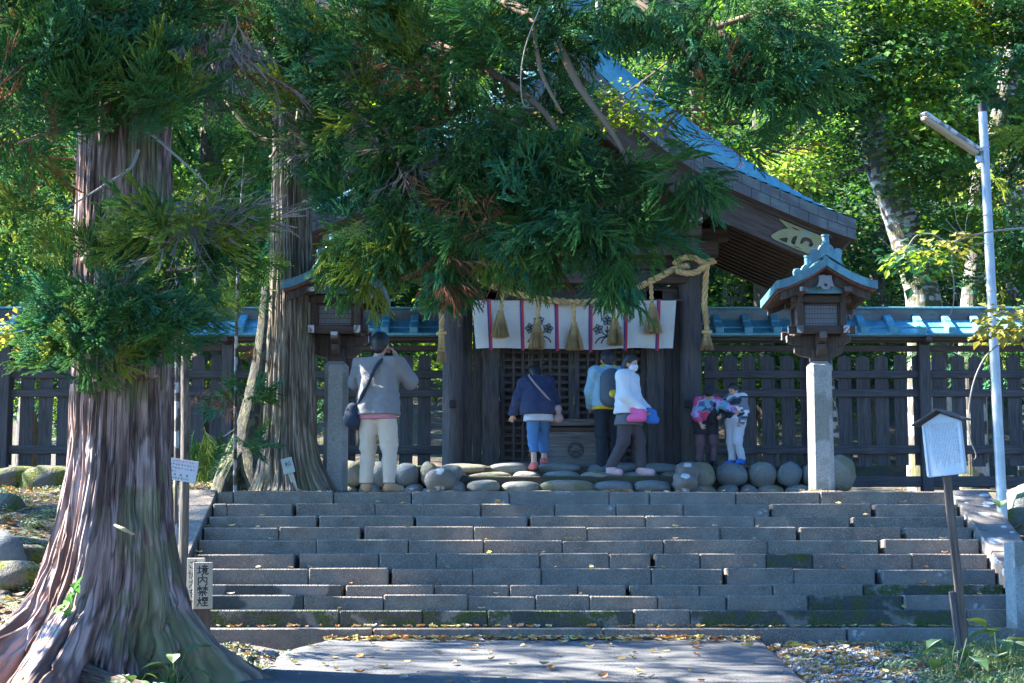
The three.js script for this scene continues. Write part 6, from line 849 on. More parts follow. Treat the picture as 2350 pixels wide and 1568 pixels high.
function leafyPlant(seed, n = 16, L0 = [0.05, 0.1], hgt = 0.16) { const r = rng(seed), pos = []; const tri = (a, b, c) => pos.push(a.x, a.y, a.z, b.x, b.y, b.z, c.x, c.y, c.z); for (let i = 0; i < n; i++) { const a = r() * TWO, q = rr(0.02, 0.12, r), p = V(Math.cos(a) * q, hgt * rr(0.2, 1, r), Math.sin(a) * q), d = V(Math.cos(a), rr(-0.4, 0.5, r), Math.sin(a)).normalize(), s = d.clone().cross(V(0, 1, 0)).normalize(), u = s.clone().cross(d), L = rr(L0[0], L0[1], r), w = L * 0.36; const pt = (t, k, dr) => p.clone().addScaledVector(d, L * t).addScaledVector(s, w * k).addScaledVector(u, dr * L); const m = [[0, 0, 0], [0.3, 0.85, 0.08], [0.6, 0.9, 0.05], [1, 0, -0.2], [0.6, -0.9, 0.05], [0.3, -0.85, 0.08]].map(e => pt(...e)), c = pt(0.5, 0, -0.02); for (let k = 0; k < 6; k++) tri(c, m[k], m[(k + 1) % 6]); const st = V(0, 0, 0), e = V(0.003, 0, 0); tri(st, p.clone().add(e), p.clone().sub(e)); } const g = new THREE.BufferGeometry(); g.setAttribute('position', new THREE.Float32BufferAttribute(pos, 3)); g.computeVertexNormals(); return g; }
const Mweed = phys({ color: 0xffffff, roughness: 0.7, transmission: 0.35, thickness: 0, side: THREE.DoubleSide }), weedG = [leafyPlant(55), leafyPlant(56, 22, [0.03, 0.06], 0.1), leafyPlant(57, 10, [0.1, 0.17], 0.2)];
const Mweed1 = phys({ color: lin(0.06, 0.15, 0.035), roughness: 0.7, transmission: 0.35, thickness: 0, side: THREE.DoubleSide }), Mweed2 = phys({ color: lin(0.09, 0.16, 0.03), roughness: 0.7, transmission: 0.35, thickness: 0, side: THREE.DoubleSide });
const onGround = (x, d, up = 0) => V(x, groundY(x, -d) + up, -d);
// plants that can be told apart
[[400, 1500, 14.6, 2, 1.5, 'broad-leaved weed with grass at the cedar root'], [455, 1490, 15.6, 0, 1.4, 'small weed between cedar root and kerb'], [290, 1535, 13.9, 0, 1.5, 'bushy weed in front of the cedar roots'], [330, 1520, 13.8, 1, 1.6, 'low weed in front of the cedar roots'], [2290, 1500, 15.6, 2, 1.8, 'broad-leaved weed beside the notice board post'], [2190, 1530, 14.9, 2, 1.7, 'broad-leaved weed in front of the notice board post'], [1715, 1447, 17.4, 1, 1.2, 'tiny seedling at the corner of the asphalt'], [560, 1510, 15.4, 1, 1.8, 'creeping weed beside the asphalt edge'], [2300, 1130, 20.4, 2, 2.4, 'leafy weed at the lamp pole foot'], [2330, 1230, 19.6, 2, 2.2, 'broad-leaved weed beside the lichened side slabs'], [210, 1078, 26, 0, 2.6, 'fern tuft on the mossy boulder']].forEach(([px, py, d, g, s, label], i) => { const p = at(px, py, d), o = thing('weed', label, 'plant', 'weeds at the edges'); o.position.set(p.x, groundY(p.x, -d) - 0.01, -d); o.rotation.y = i * 2.3; o.scale.setScalar(s); part(o, 'leaves', weedG[g], i % 2 ? Mweed1 : Mweed2); if (i === 0 || i === 4 || i === 5) part(o, 'grass_blades', blade, Mweed2); });
{ const P = (px, py, d) => at(px, py, d); const g = [[335, 1540, 13.7], [380, 1530, 13.8], [430, 1526, 13.9], [490, 1538, 13.9], [540, 1560, 13.8], [570, 1585, 13.6]].map(([a, b, d]) => { const q = P(a, b, d); return onGround(q.x, d, 0.05); }); solo('fallen_branch', tube(g, [0.022, 0.026, 0.025, 0.02, 0.016, 0.01], 8), MtwigGrey, 'curved grey fallen branch lying over the cedar root', 'branch'); }
// ground cover and litter
{
  const r = rng(59), l = [], g = [], w = [];
  for (let i = 0; i < 800; i++) { const x = rr(3.0, 6.2, r), d = rr(13.6, 17.2, r); if (r() > smooth(2.6, 4.3, x - (d - 15) * 0.25)) continue; g.push({ m: M4(onGround(x, d, -0.01), QE(0, r() * TWO, 0), rr(0.4, 0.95, r)), c: lin(rr(0.06, 0.12, r), rr(0.13, 0.19, r), rr(0.025, 0.05, r)) }); }
  for (let i = 0; i < 520; i++) { const x = rr(2.9, 6.2, r), d = rr(13.6, 17.3, r); if (r() > smooth(2.5, 4.1, x - (d - 15) * 0.25)) continue; w.push({ m: M4(onGround(x, d, -0.02), QE(0, r() * TWO, 0), rr(0.5, 1.2, r)), c: lin(rr(0.04, 0.08, r), rr(0.12, 0.19, r), rr(0.03, 0.06, r)) }); }
  for (let i = 0; i < 420; i++) { const left = r() < 0.75, x = left ? rr(-8, -3.8, r) : rr(5.4, 8, r), d = rr(17, 27.5, r); w.push({ m: M4(onGround(x, d, -0.02), QE(0, r() * TWO, 0), rr(0.5, 1.3, r)), c: lin(rr(0.05, 0.1, r), rr(0.12, 0.17, r), rr(0.025, 0.05, r)) }); }
  for (let i = 0; i < 160; i++) { const x = rr(-3.2, -2.0, r), d = rr(13.8, 17.4, r); w.push({ m: M4(onGround(x, d, -0.02), QE(0, r() * TWO, 0), rr(0.3, 0.7, r)), c: lin(rr(0.05, 0.09, r), rr(0.13, 0.19, r), rr(0.03, 0.05, r)) }); }
  copies(null, 'grass', blade, Mweed, g); copies(null, 'ground_cover', weedG[1], Mweed, w);
  // litter leaf: a curled lozenge
  const pos = []; { const P = (u, v) => V(v * 0.32 * Math.sin(Math.PI * clamp(u * 0.92 + 0.04)), 0.22 * (u - 0.5) ** 2 * 4 * 0.5 + 0.35 * v * v * 0.3 + 0.02, u - 0.5); for (let i = 0; i < 4; i++) for (const s of [-1, 1]) { const a = P(i / 4, 0), b = P((i + 1) / 4, 0), c = P((i + 1) / 4, s), d = P(i / 4, s); for (const v of [a, b, c, a, c, d]) pos.push(v.x, v.y, v.z); } }
  const lg = new THREE.BufferGeometry(); lg.setAttribute('position', new THREE.Float32BufferAttribute(pos, 3)); lg.computeVertexNormals();
  const cols = [[0.42, 0.24, 0.09], [0.5, 0.33, 0.1], [0.3, 0.15, 0.06], [0.55, 0.42, 0.16], [0.36, 0.27, 0.16], [0.48, 0.4, 0.3], [0.5, 0.2, 0.05], [0.4, 0.34, 0.08]];
  const drop = (p, s) => { const c = cols[Math.floor(r() * cols.length)], k = rr(0.6, 1.1, r); l.push({ m: M4(p, QE(rr(-0.35, 0.35, r), r() * TWO, rr(-0.35, 0.35, r)), V(s * rr(0.7, 1.3, r), s * rr(0.5, 1.6, r), s)), c: lin(c[0] * k, c[1] * k, c[2] * k) }); };
  for (let i = 0; i < 2600; i++) { const x = rr(2.3, 6.6, r), d = 17.5 - Math.pow(r(), 1.8) * 4; drop(onGround(x, d, 0.012), rr(0.05, 0.1, r)); }
  for (let i = 0; i < 420; i++) { const x = rr(-1.7, 2.25, r), d = 17.55 - Math.pow(r(), 5) * 0.25; drop(V(x, pathY(d) + 0.012, -d), rr(0.05, 0.1, r)); }
  for (let i = 0; i < 90; i++) { const x = rr(-1.8, 2.2, r), d = rr(13.5, 17.4, r); drop(V(x, pathY(d) + 0.01, -d), rr(0.05, 0.1, r)); }
  for (let i = 0; i < 170; i++) { const x = rr(STAIR_L, STAIR_R, r), e = r(); drop(V(x, KERB_Y + 0.012, -(17.98 - e * e * 0.3)), rr(0.05, 0.09, r)); }
  for (let i = 0; i < 70; i++) { const n = 1 + Math.floor(r() * 10), x = rr(STAIR_L, STAIR_R, r); drop(V(x, stairY(n) + 0.014, -(stairD(n) + rr(0.02, 0.28, r))), rr(0.05, 0.09, r)); }
  for (let i = 0; i < 3600; i++) { const x = rr(-9, -3.7, r), d = rr(15.5, 28, r); drop(onGround(x, d, 0.012), rr(0.06, 0.12, r)); }
  for (let i = 0; i < 900; i++) { const x = rr(-6.5, -2.1, r), d = rr(13, 17.2, r); drop(onGround(x, d, 0.012), rr(0.05, 0.1, r)); }
  for (let i = 0; i < 700; i++) { const x = rr(-3, 5, r), d = rr(21, 26, r); drop(V(x, LAND_Y + 0.012, -d), rr(0.06, 0.1, r)); }
  for (let i = 0; i < 1500; i++) { const x = rr(5.2, 11, r), d = rr(17, 30, r); drop(onGround(x, d, 0.012), rr(0.06, 0.12, r)); }
  copies(null, 'fallen_leaves', lg, phys({ roughness: 0.85, side: THREE.DoubleSide, transmission: 0.12, thickness: 0 }), l);
  const pb = []; for (let i = 0; i < 7000; i++) { const x = rr(2.32, 5.0, r), d = rr(13.2, 17.1, r); if (r() < smooth(3.2, 5, x)) continue; const k = rr(0.12, 0.3, r); pb.push({ m: M4(onGround(x, d, 0.004), QE(r() * 3, r() * 3, r() * 3), V(rr(0.008, 0.024, r), rr(0.006, 0.014, r), rr(0.008, 0.022, r))), c: lin(k, k * 1.02, k * 1.06) }); }
  for (let i = 0; i < 2200; i++) { const x = rr(-6.5, -2.0, r), d = rr(13.2, 17.3, r), k = rr(0.12, 0.32, r); pb.push({ m: M4(onGround(x, d, 0.004), QE(r() * 3, r() * 3, r() * 3), V(rr(0.008, 0.03, r), rr(0.006, 0.018, r), rr(0.008, 0.03, r))), c: lin(k, k * 0.98, k * 0.94) }); }
  copies(null, 'gravel', new THREE.IcosahedronGeometry(1, 1), std({ roughness: 0.9 }), pb);
}
// saplings and the mossy leaning trunk between the cedars
{
  const mp = barkMat(1951, [[0.022, 0.017, 0.013], [0.05, 0.04, 0.03], [0.05, 0.05, 0.03]], (u, v, n) => smooth(0.42, 0.55, n) * 0.8);
  const o = thing('mossy_tree', 'dark mossy twisted trunk between the two cedars', 'tree'), d = 24.4; part(o, 'trunk', tube([onGround(at(540, 1100, d).x, d, -0.2), at(555, 1075, d), at(572, 1000, d), at(588, 920, d), at(603, 840, d), at(612, 760, d), at(618, 660, d)], [0.42, 0.3, 0.2, 0.17, 0.15, 0.13, 0.1], 18, 60, { us: 2 }), mp);
  for (const [a, b] of [[500, 1110], [600, 1112]]) part(o, 'root', tube([at(560, 1040, d - 0.1), at((a + 555) / 2, 1085, d - 0.3), onGround(at(a, b, d - 0.5).x, d - 0.5, -0.1)], [0.16, 0.13, 0.06], 10), mp);
  foliage(o, [vol(585, 640, 40, 40, d, 0.5, 10, 'out', ['g', 'k'])], 1953, { geos: sprayFlat });
}
[[405, 17.9, 1175, 500, 0.026, lichenBark, 'slim pale sapling stem beside the big trunk'], [540, 21.0, 1125, 330, 0.022, lichenBark, 'thin pale sapling between the two cedars'], [424, 18.6, 1160, 700, 0.05, darkBark, 'dark mossy sapling stem behind the pale one']].forEach(([px, d, b, t, r0, m, label], i) => {
  const o = thing('sapling', label, 'sapling', 'saplings between the cedars'), p = at(px, b, d); part(o, 'stem', tube([V(p.x, groundY(p.x, -d) - 0.1, -d), at(px + 1, lerp(b, t, 0.35), d), at(px + (i === 1 ? 8 : 0), lerp(b, t, 0.7), d), at(px + (i === 1 ? 22 : 2), t, d)], [r0, r0 * 0.9, r0 * 0.8, r0 * 0.4], 10, 24, { us: 0.4 }), m);
  if (i === 1) { part(o, 'twig', tube([at(545, 935, d), at(510, 1002, d), at(470, 975, d), at(450, 960, d)].slice(0, 1).concat([at(515, 945, d - 0.1), at(470, 930, d - 0.2), at(440, 922, d - 0.3)]), [0.008, 0.006, 0.003], 5), MtwigGrey); part(o, 'twig', tube([at(540, 985, d), at(500, 1006, d - 0.1), at(462, 985, d - 0.2)], [0.008, 0.006, 0.003], 5), MtwigGrey);
    foliage(o, [vol(560, 900, 40, 22, d, 0.15, 12, 'out', ['g', 'b']), vol(550, 1020, 36, 26, d, 0.15, 12, 'out', ['g', 'b']), vol(455, 1010, 30, 40, d - 0.2, 0.12, 8, 'hang', ['g', 'y']), vol(490, 890, 50, 18, d - 0.2, 0.12, 5, 'hang', ['r', 'd'], 0.7), vol(590, 800, 40, 18, d, 0.1, 3, 'hang', ['r'], 0.7), vol(560, 640, 60, 70, d, 0.3, 22, 'out', ['g', 'y', 'b']), vol(480, 700, 60, 40, d, 0.25, 12, 'out', ['g', 'y'])], 1961, { geos: sprayFlat }); }
});
// maple sprig catching the light before the gable
{
  const o = thing('maple_branch', 'fine maple branch with glowing yellow-green leaves before the gable', 'branch'), d = 21.5;
  for (const pts of [[[1560, 120], [1470, 190], [1390, 240], [1300, 262]], [[1470, 190], [1420, 260], [1360, 300]], [[1540, 140], [1500, 230], [1470, 280]], [[1900, 60], [1720, 80], [1560, 120]]]) part(o, 'twig', tube(pts.map(([a, b]) => at(a, b, d)), [0.014, 0.009, 0.004], 5), MtwigBrown);
  leaves(o, [vP(1405, 235, 95, 40, d, 0.4, 24, ['l', 'l', 'y'], 0.62), vP(1310, 265, 50, 28, d, 0.3, 9, ['l', 'y'], 0.6), vP(1470, 265, 40, 20, d, 0.3, 8, ['l', 'm'], 0.7)], 1963, leafA, 'leaves');
}
// bare vine twigs hanging by the lamp pole
{
  const o = thing('vine_branch', 'bare hanging vine twig with a few pale leaves in front of the lamp pole', 'branch'), d = 18.5, T = (pts, r) => part(o, 'twig', tube(pts.map(([a, b]) => at(a, b, d)), r, 6), MtwigGrey);
  T([[2480, 508], [2400, 520], [2300, 528], [2215, 543]], [0.014, 0.012, 0.01, 0.009]); T([[2215, 543], [2180, 556], [2140, 538], [2105, 540], [2085, 565], [2072, 598]], [0.009, 0.009, 0.008, 0.007, 0.006, 0.004]); T([[2215, 543], [2190, 565], [2185, 610], [2190, 660], [2182, 720], [2150, 745]], [0.008, 0.007, 0.007, 0.006, 0.005, 0.003]); T([[2072, 598], [2050, 575], [2020, 545]], [0.005, 0.004, 0.002]); for (const [x, y] of [[2190, 470], [2235, 460], [2170, 500], [2160, 520]]) T([[2215, 543], [(x + 2215) / 2 - 6, (y + 543) / 2], [x, y]], [0.004, 0.003, 0.002]);
  T([[2480, 750], [2350, 772], [2280, 800], [2245, 850], [2225, 930], [2228, 1010], [2240, 1050], [2215, 1064]], [0.013, 0.012, 0.01, 0.01, 0.009, 0.007, 0.005, 0.003]);
  leaves(o, [vP(2100, 588, 26, 10, d, 0.05, 5, ['n', 'l'], 0.9), vP(2172, 562, 14, 12, d, 0.05, 3, ['y'], 0.8), vP(2322, 742, 22, 20, d, 0.06, 9, ['y'], 0.9)], 1965, leafA, 'leaves');
}
{ const o = thing('maple_sprig', 'yellow leaf sprig hanging before the cedar-side fence', 'branch'), d = 17; part(o, 'twig', tube([at(-60, 700, d), at(-20, 735, d), at(20, 765, d)], [0.008, 0.006, 0.003], 5), MtwigBrown); leaves(o, [vP(8, 762, 26, 12, d, 0.06, 8, ['y', 'l'], 0.8)], 1967, leafA, 'leaves'); }
// ------------------------------------------------------------------ people
function netMesh(f, lo, hi, cell) {                                  // surface nets over a distance field
  const n = [0, 1, 2].map(k => Math.ceil((hi[k] - lo[k]) / cell) + 1), [nx, ny, nz] = n, F = new Float32Array(nx * ny * nz), id = new Int32Array(nx * ny * nz).fill(-1), pos = [], idx = [];
  for (let k = 0, q = 0; k < nz; k++) for (let j = 0; j < ny; j++) for (let i = 0; i < nx; i++, q++) F[q] = f(lo[0] + i * cell, lo[1] + j * cell, lo[2] + k * cell);
  const at3 = (i, j, k) => i + nx * (j + ny * k), E = [[0, 1], [2, 3], [4, 5], [6, 7], [0, 2], [1, 3], [4, 6], [5, 7], [0, 4], [1, 5], [2, 6], [3, 7]];
  for (let k = 0; k < nz - 1; k++) for (let j = 0; j < ny - 1; j++) for (let i = 0; i < nx - 1; i++) {
    const c = [0, 1, 2, 3, 4, 5, 6, 7].map(b => F[at3(i + (b & 1), j + ((b >> 1) & 1), k + ((b >> 2) & 1))]); let m = 0; for (let b = 0; b < 8; b++) if (c[b] < 0) m |= 1 << b; if (m === 0 || m === 255) continue;
    let x = 0, y = 0, z = 0, s = 0; for (const [a, b] of E) if ((c[a] < 0) !== (c[b] < 0)) { const t = c[a] / (c[a] - c[b]); x += lerp(a & 1, b & 1, t); y += lerp((a >> 1) & 1, (b >> 1) & 1, t); z += lerp((a >> 2) & 1, (b >> 2) & 1, t); s++; }
    id[at3(i, j, k)] = pos.length / 3; pos.push(lo[0] + (i + x / s) * cell, lo[1] + (j + y / s) * cell, lo[2] + (k + z / s) * cell);
  }
  for (let k = 1; k < nz - 1; k++) for (let j = 1; j < ny - 1; j++) for (let i = 1; i < nx - 1; i++) {
    const a = F[at3(i, j, k)] < 0, quad = (p, q, r, s, flip) => { if (p < 0 || q < 0 || r < 0 || s < 0) return; flip ? idx.push(p, r, q, p, s, r) : idx.push(p, q, r, p, r, s); };
    if (a !== F[at3(i + 1, j, k)] < 0) quad(id[at3(i, j - 1, k - 1)], id[at3(i, j, k - 1)], id[at3(i, j, k)], id[at3(i, j - 1, k)], !a);
    if (a !== F[at3(i, j + 1, k)] < 0) quad(id[at3(i - 1, j, k - 1)], id[at3(i, j, k - 1)], id[at3(i, j, k)], id[at3(i - 1, j, k)], a);
    if (a !== F[at3(i, j, k + 1)] < 0) quad(id[at3(i - 1, j - 1, k)], id[at3(i, j - 1, k)], id[at3(i, j, k)], id[at3(i - 1, j, k)], !a);
  }
  const g = new THREE.BufferGeometry(); g.setAttribute('position', new THREE.Float32BufferAttribute(pos, 3)); g.setIndex(idx); g.computeVertexNormals(); return g;
}
function fieldOf(caps, k = 0.03) { const c = caps.map(([a, b, ra, rb, fz = 1]) => { const d = b.clone().sub(a); return { a, d, l: Math.max(d.lengthSq(), 1e-8), ra, rb, fz }; }); return (x, y, z) => { let m = 9; for (const e of c) { const px = x - e.a.x, py = y - e.a.y, pz = (z - e.a.z), t = clamp((px * e.d.x + py * e.d.y + pz * e.d.z) / e.l), qx = px - e.d.x * t, qy = py - e.d.y * t, qz = (pz - e.d.z * t) * e.fz, v = Math.sqrt(qx * qx + qy * qy + qz * qz) - lerp(e.ra, e.rb, t); const h = Math.max(k - Math.abs(m - v), 0) / k; m = Math.min(m, v) - h * h * k * 0.25; } return m; }; }
function capBox(caps, pad) { const lo = [9, 9, 9], hi = [-9, -9, -9]; for (const [a, b, ra, rb] of caps) for (const [p, r] of [[a, ra], [b, rb]]) [p.x, p.y, p.z].forEach((v, i) => { lo[i] = Math.min(lo[i], v - r - pad); hi[i] = Math.max(hi[i], v + r + pad); }); return [lo, hi]; }
const blob = (caps, cell, { k = 0.03, cut = null, fold = 0 } = {}) => { const f0 = fieldOf(caps, k), f = fold ? (x, y, z) => { const d = f0(x, y, z); return Math.abs(d) < 0.05 ? d + fold * (Math.abs(fbm3(x * 7 + y * 3, y * 9 - x * 4, z * 7, 2) - 0.5) * 2 - 0.4) : d; } : f0, [lo, hi] = capBox(caps, cell * 3 + 0.01); return boxless(netMesh(cut ? (x, y, z) => Math.max(f(x, y, z), cut(x, y, z)) : f, lo, hi, cell)); };
const boxless = g => { const p = g.attributes.position, uv = []; for (let i = 0; i < p.count; i++) uv.push(p.getX(i) + p.getZ(i) * 0.5, p.getY(i)); g.setAttribute('uv', new THREE.Float32BufferAttribute(uv, 2)); return g; };
// hand: palm and five bent fingers; from wrist w towards dir, palm facing pn
function handCaps(w, dir, pn, side, curl = 0.5) {
  const d = dir.clone().normalize(), n = pn.clone().addScaledVector(d, -pn.dot(d)).normalize(), s = d.clone().cross(n).multiplyScalar(side), out = [], P = (a, b, c) => w.clone().addScaledVector(d, a).addScaledVector(s, b).addScaledVector(n, c);
  out.push([P(0, 0, 0), P(0.05, 0.012, 0), 0.024, 0.024, 1], [P(0.03, -0.018, 0), P(0.085, -0.024, 0), 0.017, 0.012, 1], [P(0.03, 0.018, 0), P(0.085, 0.024, 0), 0.017, 0.012, 1], [P(0.05, 0, 0), P(0.088, 0, 0), 0.02, 0.014, 1]);
  [[-0.027, 0.055], [-0.009, 0.072], [0.009, 0.078], [0.027, 0.07]].forEach(([b, L]) => { const k0 = P(0.088, b, 0), k1 = P(0.088 + L * 0.5 * Math.cos(curl), b * 1.1, L * 0.5 * Math.sin(curl)), k2 = P(0.088 + L * (0.5 * Math.cos(curl) + 0.5 * Math.cos(curl * 2.2)), b * 1.12, L * (0.5 * Math.sin(curl) + 0.5 * Math.sin(curl * 2.2))); out.push([k0, k1, 0.0095, 0.0085, 1], [k1, k2, 0.0085, 0.007, 1]); });
  const t0 = P(0.022, 0.024, 0.004), t1 = P(0.052, 0.05, 0.014), t2 = P(0.078, 0.056, 0.026); out.push([t0, t1, 0.0125, 0.01, 1], [t1, t2, 0.01, 0.0085, 1]); return out;
}
const Mskin = std({ color: lin(0.44, 0.26, 0.185), roughness: 0.6 }), Mhair = std({ color: lin(0.012, 0.01, 0.01), roughness: 0.55 });
const cloth = (r, g, b) => std({ roughness: 0.92, bumpMap: soilBump, bumpScale: 0.004, color: lin(r, g, b) });
// J: joints in metres, feet at y = 0, facing +z
function person(label, group, base, turn, J, W) {
  const o = thing('person', label, 'person', group); o.position.copy(base); o.rotation.y = turn;
  const v = a => V(...a), j = {}; for (const k in J) j[k] = v(J[k]);
  const s = W.scale ?? 1, fat = W.fat ?? 1, up = j.head.clone().sub(j.neck).normalize(), fw = v(W.look ?? [0, 0, 1]).normalize(), sd = up.clone().cross(fw).normalize();
  const H = (x, y, z) => j.head.clone().addScaledVector(sd, x * s).addScaledVector(up, y * s).addScaledVector(fw, z * s);
  const mid = (a, b, t) => a.clone().lerp(b, t), colL = x => [j.chest.clone().add(V(x, 0.03 * s, 0)), j.pelvis.clone().add(V(x * 0.82, 0, 0)), 0.108 * s * fat, 0.112 * s * fat, 1.08];
  const torso = [colL(-0.075 * s), colL(0.075 * s), [j.shoulderL, j.shoulderR, 0.062 * s, 0.062 * s, 1], [j.chest, j.neck, 0.1 * s, 0.055 * s, 1]];
  const arm = q => [[j['shoulder' + q], j['elbow' + q], 0.056 * s * fat, 0.045 * s, 1], [j['elbow' + q], j['wrist' + q], 0.043 * s, 0.031 * s, 1]];
  const leg = q => [[j['hip' + q], j['knee' + q], 0.088 * s * fat, 0.062 * s, 1], [j['knee' + q], j['ankle' + q], 0.059 * s, 0.042 * s, 1]];
  const foot = q => { const a = j['ankle' + q], t = j['toe' + q]; return [[a, mid(a, t, 0.3).setY(a.y * 0.5 + t.y * 0.5), 0.042 * s, 0.042 * s, 1], [mid(a, t, -0.12).setY(t.y + 0.008 * s), t, 0.036 * s, 0.036 * s, 1]]; };
  const head = [[H(0, 0.035, -0.01), H(0, 0.0, -0.02), 0.092, 0.088, 1], [H(0, -0.02, 0.02), H(0, -0.075, 0.045), 0.07, 0.046, 1], [H(0, -0.012, 0.09), H(0, -0.03, 0.102), 0.011, 0.015, 1], [H(-0.088, -0.012, -0.005), H(-0.09, -0.035, 0), 0.014, 0.012, 1], [H(0.088, -0.012, -0.005), H(0.09, -0.035, 0), 0.014, 0.012, 1], [H(-0.035, -0.07, 0.075), H(0.035, -0.07, 0.075), 0.011, 0.011, 1]].map(([a, b, ra, rb, f]) => [a, b, ra * s, rb * s, f]);
  const neck = [[j.neck.clone().add(V(0, -0.03 * s, 0)), mid(j.neck, j.head, 0.65), 0.056 * s, 0.052 * s, 1]];
  const hands = ['L', 'R'].flatMap(q => { const d = (W['hand' + q] ? v(W['hand' + q]) : j['wrist' + q].clone().sub(j['elbow' + q])); return handCaps(V(0, 0, 0), d, v(W['palm' + q] ?? [0, -0.2, 1]), q === 'L' ? 1 : -1, W.curl ?? 0.6).map(([a, b, ra, rb, f]) => [a.clone().multiplyScalar(s).add(j['wrist' + q]), b.clone().multiplyScalar(s).add(j['wrist' + q]), ra * s, rb * s, f]); });
  // body: limbs and trunk on one grid, head and hands on finer ones, joined into one mesh
  const bodyG = merge([blob([...torso, ...arm('L'), ...arm('R'), ...leg('L'), ...leg('R'), ...foot('L'), ...foot('R'), ...neck].map(([a, b, ra, rb, f]) => [a, b, ra * 0.94, rb * 0.94, f]), 0.015), blob([...head, ...neck], 0.007, { k: 0.022 }), blob(hands, 0.0045, { k: 0.008 })]);
  part(o, 'body', bodyG, Mskin);
  // face and hair
  for (const x of [-0.033, 0.033]) part(o, 'eye', new THREE.SphereGeometry(0.011 * s, 10, 8), Meye, H(x, 0.0, 0.081));
  part(o, 'mouth', tube([H(-0.024, -0.066, 0.082), H(0, -0.064, 0.09), H(0.024, -0.066, 0.082)], 0.005 * s, 5), Mlip);
  const hc = (W.hair ?? 'short'); const hcaps = [[H(0, 0.05, -0.018), H(0, 0.03, -0.03), 0.1, 0.1, 1], [H(0, 0.0, -0.045), H(0, -0.05, -0.05), 0.085, hc === 'long' ? 0.08 : 0.062, 1]].map(([a, b, ra, rb, f]) => [a, b, ra * s, rb * s, f]);
  part(o, 'hair', blob(hcaps, 0.009, { k: 0.03, cut: (x, y, z) => { const q = V(x, y, z).sub(j.head), f = q.dot(fw) / s, u = q.dot(up) / s; return (f - 0.045 - Math.max(0, u - 0.03) * 0.9) * s; } }), Mhair);
  // clothing
  const grow = (caps, d) => caps.map(([a, b, ra, rb, f]) => [a, b, ra + d * s, rb + d * s * 1.15, f]), wear = (name, caps, m, cut, cell = 0.0125) => part(o, name, blob(caps, cell, { k: 0.035, cut, fold: 0.022 * s }), m);
  const T = { torso, armL: arm('L'), armR: arm('R'), legL: leg('L'), legR: leg('R'), footL: foot('L'), footR: foot('R'), neck, head };
  for (const g of W.clothes) wear(g.name, grow([...g.of.flatMap(k => T[k]), ...(g.extra ?? []).map(([a, b, ra, rb]) => [v(a), v(b), ra, rb, 1])], g.by ?? 0.018), g.mat, g.cut ?? null);
  for (const q of ['L', 'R']) wear('shoe', grow(foot(q), 0.01), W.shoes, (x, y, z) => y - j['ankle' + q].y - 0.012, 0.009);
  if (W.more) W.more(o, { j, H, s, part: (n, g, m, p, r) => part(o, n, g, m, p, r), blob, v });
  return o;
}
const Meye = std({ color: lin(0.02, 0.015, 0.012), roughness: 0.3 }), Mlip = std({ color: lin(0.3, 0.12, 0.1), roughness: 0.6 });
const stand = { ankleL: [0.1, 0.08, 0], ankleR: [-0.1, 0.08, 0], toeL: [0.13, 0.035, 0.17], toeR: [-0.13, 0.035, 0.17], kneeL: [0.1, 0.49, 0.03], kneeR: [-0.1, 0.49, 0.03], hipL: [0.09, 0.9, 0], hipR: [-0.09, 0.9, 0], pelvis: [0, 0.96, 0], chest: [0, 1.28, 0], shoulderL: [0.19, 1.4, 0], shoulderR: [-0.19, 1.4, 0], elbowL: [0.26, 1.12, -0.02], elbowR: [-0.26, 1.12, -0.02], wristL: [0.27, 0.88, 0.08], wristR: [-0.27, 0.88, 0.08], neck: [0, 1.46, 0.0], head: [0, 1.6, 0.02] };
const scaled = (J, k, over = {}) => { const o = {}; for (const n in J) o[n] = (over[n] ?? J[n]).map(x => x * k); return o; };
const onCurve = (pts, r, sides = 6) => tube(pts, r, sides);
